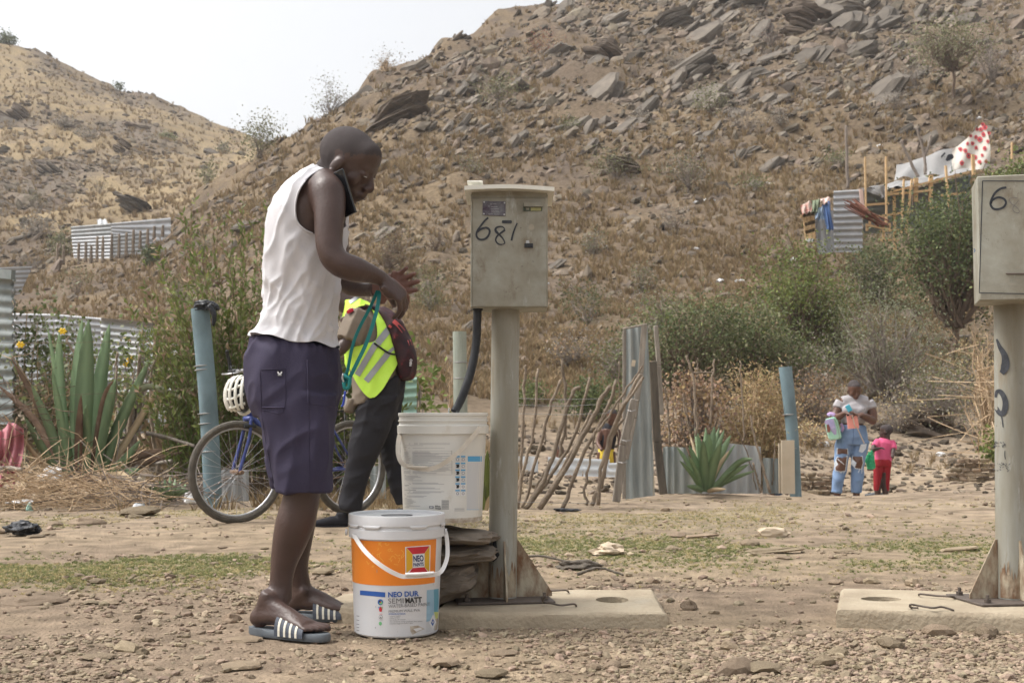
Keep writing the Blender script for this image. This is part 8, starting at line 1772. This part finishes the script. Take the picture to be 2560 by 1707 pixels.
tb(0, 0, .003, 'brake_cable', 'rubber', pts=spline([hb + hn * .1, hb + ds * .12 + zv * .02, hb + ds * .05 - zv * .18, hd_b], 14))
mat('helmet_shell', (.56, .54, .46), (.66, .65, .60), scale=8, rough=.35, spec=.5)
hc = P(604, 986, 8.05); hl_ = thing('bicycle_helmet', 'cream white vented cycling helmet hanging from the handlebar', 'helmet', hc)
zx = np.array([-.62, -.76, .12]); zx /= np.linalg.norm(zx); xx_ = np.array([.12, .0, -1.]); xx_ -= zx * xx_.dot(zx); xx_ /= np.linalg.norm(xx_); Rhm = np.stack([xx_, np.cross(zx, xx_), zx], 1)
m = MB(); m.ell((0, 0, 0), (.118, .095, .090), None, 30, 18); V_ = np.array(m.V); V_[:, 2] = np.where(V_[:, 2] < -.035, -.035, V_[:, 2])
m.V = [list(hc + Rhm @ (v * .93)) for v in V_]; inn = m.build('liner', 'phone_black', hl_, smooth=True)
for k, (a0, lo, hi) in enumerate([(-.95, -.9, .95), (-.48, -1.15, 1.1), (0, -1.2, 1.15), (.48, -1.15, 1.1), (.95, -.9, .95)]):
 pts = [];
 for q in np.linspace(lo, hi, 18): pts.append(np.array([.122 * math.sin(q), .098 * math.sin(a0) * math.cos(q * .7), .094 * math.cos(q) * math.cos(a0 * .8)]))
 pts = [hc + Rhm @ p for p in pts]; m = MB(); m.tube(pts, .0135, 8, ratio=.55, side=Rhm[:, 1]); m.build('shell_rib', 'helmet_shell', hl_, smooth=True)
for q in (-.75, -.25, .25, .75):
 pts = []
 for a0 in np.linspace(-1.1, 1.1, 16): pts.append(hc + Rhm @ np.array([.120 * math.sin(q + .12 * math.cos(a0 * 3)), .097 * math.sin(a0), .092 * math.cos(q) * math.cos(a0 * .85)]))
 m = MB(); m.tube(pts, .0085, 8, ratio=.6, side=Rhm[:, 0]); m.build('shell_bridge', 'helmet_shell', hl_, smooth=True)
m = MB(); m.tube([hc + Rhm @ np.array([.121 * math.cos(t), .098 * math.sin(t), -.030]) for t in np.linspace(0, 6.283, 36)], .011, 8); m.build('rim', 'helmet_shell', hl_, smooth=True)
m = MB(); m.tube(spline([hc + Rhm @ np.array([.02, -.09, -.03]), hc + np.array([.06, .05, .10]), hb + np.array([.02, 0, -.01])], 10), .004, 6); m.build('chin_strap', 'phone_black', hl_, smooth=True)
YW = 16.0
mat('tee_grey', (.306, .289, .297), (.383, .365, .374), scale=5, rough=.9, bump=.1); mat('jeans', (.115, .19, .33), (.20, .29, .45), scale=4, rough=.85, c3=(.238, .315, .442)); mat('denim_fray', (.52, .58, .66), (.70, .74, .78), scale=30, rough=.9)
mat('mint', (.34, .62, .47), (.42, .68, .54), scale=5, rough=.7); mat('lavender', (.30, .30, .52), (.50, .42, .62), scale=14, rough=.6, c3=(.24, .42, .55), contrast=.2); mat('lilac', (.46, .32, .56), rough=.7); mat('pouch_pink', (.72, .28, .23), (.80, .34, .29), scale=3, rough=.5)
mat('phone_cyan', (.08, .42, .56), rough=.4); mat('tee_pink', (.62, .09, .20), (.72, .13, .26), scale=5, rough=.9); mat('pants_red', (.26, .012, .018), (.34, .025, .035), scale=5, rough=.9); mat('bag_green', (.02, .30, .12), (.05, .42, .20), scale=8, rough=.35, bump=.5, bscale=20); mat('strap_beige', (.55, .45, .36), rough=.8)
WZ = lambda x, y, dy=0.0: P(2000 + x / 4.6125, 920 + y / 4.6125, YW + dy)
wo = thing('person', 'woman in grey crop top and ripped jeans looking down at her hands', 'person', WZ(560, 1560))
mb = MB(); hcw = WZ(628, 235, -.04); Aw, Rw2 = head_blob(mb, hcw, (0.05, -.86, -.50), (0, -.48, .87), 1.06)
mb.tube([WZ(630, 380, .02), WZ(628, 300, 0)], [.062, .056], 14); mb.tube([WZ(612, 700), WZ(615, 560), WZ(625, 430)], [.125, .13, .14], 20, ratio=.62, side=(1, 0, 0))
mb.tube([WZ(470, 400), WZ(630, 385), WZ(790, 400)], [.062, .07, .062], 12)
mb.tube([WZ(462, 410), WZ(420, 520, -.02), WZ(385, 570, -.05)], [.062, .058, .050], 12); mb.tube([WZ(385, 572, -.05), WZ(450, 560, -.17), WZ(520, 515, -.26)], [.050, .044, .030], 12)
mb.tube([WZ(795, 410), WZ(835, 520, -.02), WZ(845, 610, -.04)], [.062, .062, .054], 12); mb.tube([WZ(845, 608, -.04), WZ(770, 570, -.17), WZ(700, 540, -.26)], [.054, .047, .032], 12)
hand_blob(mb, WZ(520, 515, -.26), (.9, -.25, .1), (.1, .2, -1), -1, [.35, .4, .45, .5], .05, .95); hand_blob(mb, WZ(700, 540, -.26), (-.95, -.2, .08), (.1, .2, -1), 1, [.5, .5, .5, .5], .05, .95)
for q, kx, ax_ in ((-1, 482, 430), (1, 662, 650)): mb.tube([WZ(612 + 85 * q, 840), WZ(kx, 1060, -.02), WZ(kx - 5, 1120), WZ(ax_, 1430, .02), WZ(ax_, 1540, .02)], [.10, .072, .062, .045, .04], 14)
V_, F_ = remesh(mb, .009, 3); fcc = V_[F_].mean(1) - hcw; hh = (fcc @ Rw2[:, 2] > .028 + np.clip(fcc @ Rw2[:, 0], 0, 1) * .55) | ((fcc @ Rw2[:, 0] < -.03) & (fcc @ Rw2[:, 2] > -.05)); hh &= np.linalg.norm(fcc, axis=1) < .17
build('body', V_, F_, ['skin_warm', 'hair'], wo, smooth=True, mi=hh.astype(int))
for q in (-1, 1): m = MB(); m.ell(Aw(.088, q * .031, .016), (.006, .018, .003), Rw2, 8, 5); m.build('eyebrow', 'hair', wo)
m = MB(); m.tube([Aw(.108, -.022, -.075), Aw(.113, 0, -.074), Aw(.108, .022, -.075)], .003, 6); m.build('lips', 'leaf_red', wo)
mb = MB(); mb.tube([WZ(615, 640), WZ(616, 560), WZ(620, 470), WZ(626, 400), WZ(628, 372)], [.150, .150, .178, .150, .09], 24, ratio=np.array([.72, .78, .80, .66, .75]), side=(1, 0, 0)); mb.tube([WZ(490, 402), WZ(560, 388), WZ(700, 388), WZ(770, 402)], [.084, .088, .088, .084], 16); mb.tube([WZ(480, 400), WZ(450, 440), WZ(437, 470, -.01)], [.084, .080, .074], 14); mb.tube([WZ(775, 400), WZ(808, 445), WZ(822, 480, -.01)], [.084, .082, .076], 14)
mb.ell(WZ(555, 490, -.09), (.075, .06, .07)); mb.ell(WZ(690, 490, -.09), (.075, .06, .07))
mb.tube([WZ(500, 440), WZ(616, 450), WZ(755, 440)], [.085, .11, .085], 16)
V_, F_ = remesh(mb, .010, 7); V_ = folds(V_, normals(V_, F_), .008, [((1, 0, .2), 14, 4, 1)], 45); build('crop_top', V_, F_, 'tee_grey', wo, smooth=True)
mb = MB(); mb.tube([WZ(617, 655), WZ(615, 720), WZ(610, 800), WZ(607, 880)], [.148, .165, .188, .190], 24, ratio=np.array([.74, .76, .72, .68]), side=(1, 0, 0))
mb.tube([WZ(520, 830), WZ(497, 930), WZ(478, 1040, -.01), WZ(470, 1130), WZ(440, 1280), WZ(424, 1400, .02), WZ(420, 1435, .02)], [.110, .104, .088, .082, .074, .066, .066], 20); mb.tube([WZ(700, 830), WZ(690, 930), WZ(668, 1040, -.01), WZ(664, 1130), WZ(662, 1280), WZ(652, 1400, .02), WZ(650, 1435, .02)], [.108, .104, .090, .082, .076, .068, .066], 20)
V_, F_ = remesh(mb, .010, 3); V_ = folds(V_, normals(V_, F_), .010, [((1, 0, .3), 12, 4, 1)], 55); je = build('ripped_jeans', V_, F_, 'jeans', wo, smooth=True); jv = bvh_of(V_, F_)
zw = lambda pts: [(2000 + x / 4.6125, 920 + y / 4.6125) for x, y in pts]
for pts in ([(432, 925), (545, 930), (548, 990), (430, 990)], [(430, 1030), (540, 1022), (520, 1180), (470, 1190), (410, 1175), (402, 1100)], [(612, 1015), (715, 1020), (725, 1090), (705, 1160), (640, 1150), (598, 1100)]):
 P0 = np.array(pts, float); cc = P0.mean(0); outer = cc + (P0 - cc) * 1.14
 V = drape(jv, zw(outer.tolist()) + zw([tuple(cc)]), .012); n = len(pts); rp = build('frayed_rip', V, [(k, (k + 1) % n, n) for k in range(n)], 'denim_fray', je)
 V = drape(jv, zw(P0.tolist()) + zw([tuple(cc)]), .018); build('knee_skin', V, [(k, (k + 1) % n, n) for k in range(n)], 'skin_warm', rp)
dpoly('worn_patch', [(700, 880), (770, 872), (760, 930), (720, 975), (678, 960)], 'denim_fray', je, .014, lambda x, y: (2000 + x / 4.6125, 920 + y / 4.6125), jv)
for (a, b_) in [((520, 1180), (500, 1215)), ((470, 1190), (475, 1212)), ((690, 1160), (672, 1205)), ((715, 1150), (712, 1212)), ((430, 1045), (510, 1110))]:
 V, Fc = drape_stroke(jv, zw(spline([a, b_], 6)), 1.6, .016); build('loose_thread', V, Fc, 'denim_fray', je)
V, Fc = drape_stroke(jv, zw(spline([(613, 690), (615, 790), (608, 870)], 8)), .8, .010); build('fly_seam', V, Fc, 'print_navy', je)
for x in (428, 650): shoe(WZ(x, 1560) * [1, 1, 0] + [0, .02, WZ(x, 1560)[2] + .0], (0, -1), .9, 'sandal', wo)
o = thing('shoulder_bag', 'coral pink flat pouch hanging in front of the woman', 'pouch', WZ(610, 700, -.3)); m = MB(); m.prism([WZ(540, 530, -.30), WZ(660, 545, -.30), WZ(684, 690, -.30), WZ(556, 700, -.30)], (0, .025, 0)); m.build('pouch', 'pouch_pink', o); m = MB(); m.tube([WZ(604, 545, -.32), WZ(628, 660, -.32), WZ(665, 700, -.30), WZ(740, 868, -.24)], .007, 6); m.build('cord', 'strap_beige', o); m = MB(); m.tube([WZ(552, 543, -.31), WZ(552, 543, -.318)], .012, 10); m.build('camera_lens', 'phone_black', o)
m = MB(); m.box(WZ(562, 462, -.30), (.06, .012, .085), axang((0, 1, 0), -.5), .003); tag(m.build('small_phone', 'phone_cyan'), 'small cyan card held in the right hand of the woman', 'card')
sb = thing('school_bag', 'mint and lavender child backpack hanging from the arm of the woman', 'backpack', WZ(390, 830, -.1))
mb = MB(); mb.loft([[WZ(a, b, -.18 + dy) for a, b in ((285, 620), (300, 585), (400, 560), (430, 580), (480, 790), (470, 815), (345, 832), (325, 800))] for dy in (0, .18)], True); V_, F_ = remesh(mb, .012, 6); build('bag_body', V_, F_, 'mint', sb, smooth=True)
sv2 = bvh_of(V_, F_); zz3 = lambda x, y: (2000 + x / 4.6125, 920 + y / 4.6125); dpoly('front_panel', [(283, 618), (305, 590), (385, 580), (415, 690), (428, 820), (345, 828), (322, 790)], 'lavender', sb, .012, zz3, sv2); dpoly('round_print', [(305, 655), (330, 645), (350, 690), (345, 740), (315, 740)], 'leaf_red', sb, .018, zz3, sv2)
m = MB(); m.tube(spline([WZ(320, 545, -.1), WZ(350, 525, -.12), WZ(400, 545, -.14), WZ(410, 570, -.12)], 10), .022, 8, ratio=.4); m.build('strap', 'lilac', sb, smooth=True); m = MB(); m.tube(spline([WZ(470, 640, -.1), WZ(498, 690, -.1), WZ(480, 730, -.1)], 8), .016, 8, ratio=.4); m.build('strap', 'lilac', sb, smooth=True)
V, Fc = drape_stroke(sv2, [zz3(*p) for p in spline([(395, 575), (440, 700), (455, 815)], 8)], 1.0, .014); build('zip', V, Fc, 'leaf_pale', sb)
chd = thing('person', 'small child in pink shirt and dark red trousers seen from behind', 'person', WZ(950, 1500, .3))
mb = MB(); hcc = WZ(995, 722, .3); Ac, Rc = head_blob(mb, hcc, (-.9, .42, -.12), (-.1, 0, 1), .82)
mb.tube([WZ(1000, 830, .3), WZ(996, 770, .3)], [.045, .045], 12); mb.tube([WZ(960, 1060, .3), WZ(980, 850, .3)], [.085, .085], 14, ratio=.6, side=(1, 0, 0))
mb.tube([WZ(880, 850, .3), WZ(855, 900, .25), WZ(840, 950, .2)], [.035, .032, .028], 10); mb.tube([WZ(840, 950, .2), WZ(870, 935, .1), WZ(905, 925, .02)], [.028, .025, .02], 10); mb.tube([WZ(1070, 860, .3), WZ(1080, 930, .25), WZ(1068, 985, .2)], [.035, .03, .026], 10)
hand_blob(mb, WZ(900, 925, .03), (.6, -.6, .2), (0, 0, -1), 1, [.5] * 4, .05, .6); hand_blob(mb, WZ(1068, 985, .2), (-.3, -.8, -.3), (0, 0, -1), 1, [.5] * 4, .05, .6)
for x in (895, 985): mb.tube([WZ(x, 1200, .3), WZ(x, 1470, .3)], [.05, .04], 10)
V_, F_ = remesh(mb, .008, 3); fcc = V_[F_].mean(1) - hcc; hh = ((fcc @ Rc[:, 2] > .02 + np.clip(fcc @ Rc[:, 0], 0, 1) * .4) | ((fcc @ Rc[:, 0] < .0) & (fcc @ Rc[:, 2] > -.06))) & (np.linalg.norm(fcc, axis=1) < .14); build('body', V_, F_, ['skin', 'hair'], chd, smooth=True, mi=hh.astype(int))
mb = MB(); mb.tube([WZ(955, 1075, .3), WZ(965, 960, .3), WZ(975, 860, .3), WZ(985, 815, .3)], [.112, .108, .108, .07], 18, ratio=.72, side=(1, 0, 0)); mb.tube([WZ(905, 840, .3), WZ(875, 880, .27), WZ(860, 905, .25)], [.045, .046, .045], 12); mb.tube([WZ(1050, 845, .3), WZ(1075, 900, .27), WZ(1078, 935, .25)], [.045, .046, .042], 12)
V_, F_ = remesh(mb, .009, 3); V_ = folds(V_, normals(V_, F_), .006, [((.3, 0, 1), 16, 5, 1)], 65); build('pink_shirt', V_, F_, 'tee_pink', chd, smooth=True)
mb = MB(); mb.tube([WZ(950, 1050, .3), WZ(950, 1130, .3)], [.112, .118], 18, ratio=.75, side=(1, 0, 0)); mb.tube([WZ(905, 1120, .3), WZ(890, 1280, .3), WZ(892, 1415, .3)], [.058, .052, .044], 14); mb.tube([WZ(1000, 1120, .3), WZ(994, 1280, .3), WZ(988, 1415, .3)], [.058, .050, .042], 14)
V_, F_ = remesh(mb, .009, 3); V_ = folds(V_, normals(V_, F_), .008, [((.3, 0, 1), 14, 4, 1)], 75); build('red_trousers', V_, F_, 'pants_red', chd, smooth=True)
for x in (893, 983): q_ = WZ(x, 1480, .3); shoe(q_, (-.8, .4), .6, 'sandal', chd)
rag('green_bag', 'green plastic carrier bag held by the child', 'bag', WZ(812, 1100, .15), (.055, .05, .135), 'bag_green', 44); m = MB(); m.tube([WZ(820, 990, .15), WZ(845, 950, .18)], [.03, .012], 8); tag(m.build('bag_neck', 'bag_green', smooth=True), 'twisted green bag handles at the hand of the child', 'bag')
def yard_child(lab, c, shirt, pants, s=.8, face=(-.3, -.9, -.2), lean=0.0, low=.5):
 c = np.array(c, float); root = thing('person', lab, 'person', [c[0], c[1], c[2] - low]); mb = MB(); A_, R_ = head_blob(mb, c, face, (0, -.1, 1), s)
 mb.tube([c + [lean * .3, .03, -.20 * s], c + [0, .01, -.05]], [.05 * s, .05 * s], 10); mb.tube([c + [lean, .05, -.52 * s], c + [lean * .4, .03, -.2 * s]], [.10 * s, .11 * s], 12)
 for q in (-1, 1): mb.tube([c + [lean * .4 + q * .13 * s, .03, -.22 * s], c + [lean * .6 + q * .17 * s, -.02, -.42 * s], c + [lean * .6 + q * .12 * s, -.16, -.52 * s]], [.04 * s, .034 * s, .026 * s], 10); mb.tube([c + [lean + q * .06, .05, -.55 * s], c + [lean + q * .08, .02, -low]], [.06 * s, .04 * s], 10)
 V_, F_ = remesh(mb, .009, 3); fcc = V_[F_].mean(1) - c; hh = ((fcc[:, 2] > .03 * s) | ((fcc @ R_[:, 0] < -.01) & (fcc[:, 2] > -.06 * s))) & (np.linalg.norm(fcc, axis=1) < .17 * s); build('body', V_, F_, ['skin_warm', 'hair'], root, smooth=True, mi=hh.astype(int))
 m = MB(); m.tube([c + [lean, .05, -.50 * s], c + [lean * .7, .04, -.36 * s], c + [lean * .4, .03, -.2 * s]], np.array([.118, .125, .115]) * s, 14, ratio=.75, side=(1, 0, 0), roundcap=True); m.build('shirt', shirt, root, smooth=True)
 m = MB(); m.tube([c + [lean, .05, -low * .96], c + [lean, .05, -.48 * s]], [.16 * s, .115 * s], 14, ratio=.75, side=(1, 0, 0)); m.build('skirt', pants, root, smooth=True); return root
mat('skirt_yellow', (.55, .38, .03), (.65, .48, .07), scale=6, rough=.9)
yard_child('small child whose head shows above low white sheeting behind the sticks', P(1399, 1126, 13.9), 'backpack_red', 'khaki', .62, (0, -1, -.1), 0, .42)
yard_child('child in black top and yellow skirt behind the leaning sticks', P(1530, 1038, 13.9), 'trouser_black', 'skirt_yellow', .72, (-.5, -.8, -.3), -.06, .62)
yard_child('crouching child partly hidden behind the low tin fence at right', P(1919, 1130, 12.6), 'cloth_blue', 'cloth_blue', .72, (-.9, -.3, -.3), .12, .36)
hz_ = MB(); hz_.box((0, 0, 40), (900, 900, 90)); hv = bpy.data.materials.new('haze_air'); hv.use_nodes = True; hn_ = hv.node_tree
hn_.nodes.remove(hn_.nodes['Principled BSDF']); pv = hn_.nodes.new('ShaderNodeVolumePrincipled'); pv.inputs['Density'].default_value = .0005; pv.inputs['Color'].default_value = (.97, .98, 1, 1); pv.inputs['Anisotropy'].default_value = .2
hn_.links.new(pv.outputs[0], hn_.nodes['Material Output'].inputs['Volume']); MATS['haze_air'] = hv; tag(hz_.build('haze', 'haze_air'), kind='stuff')
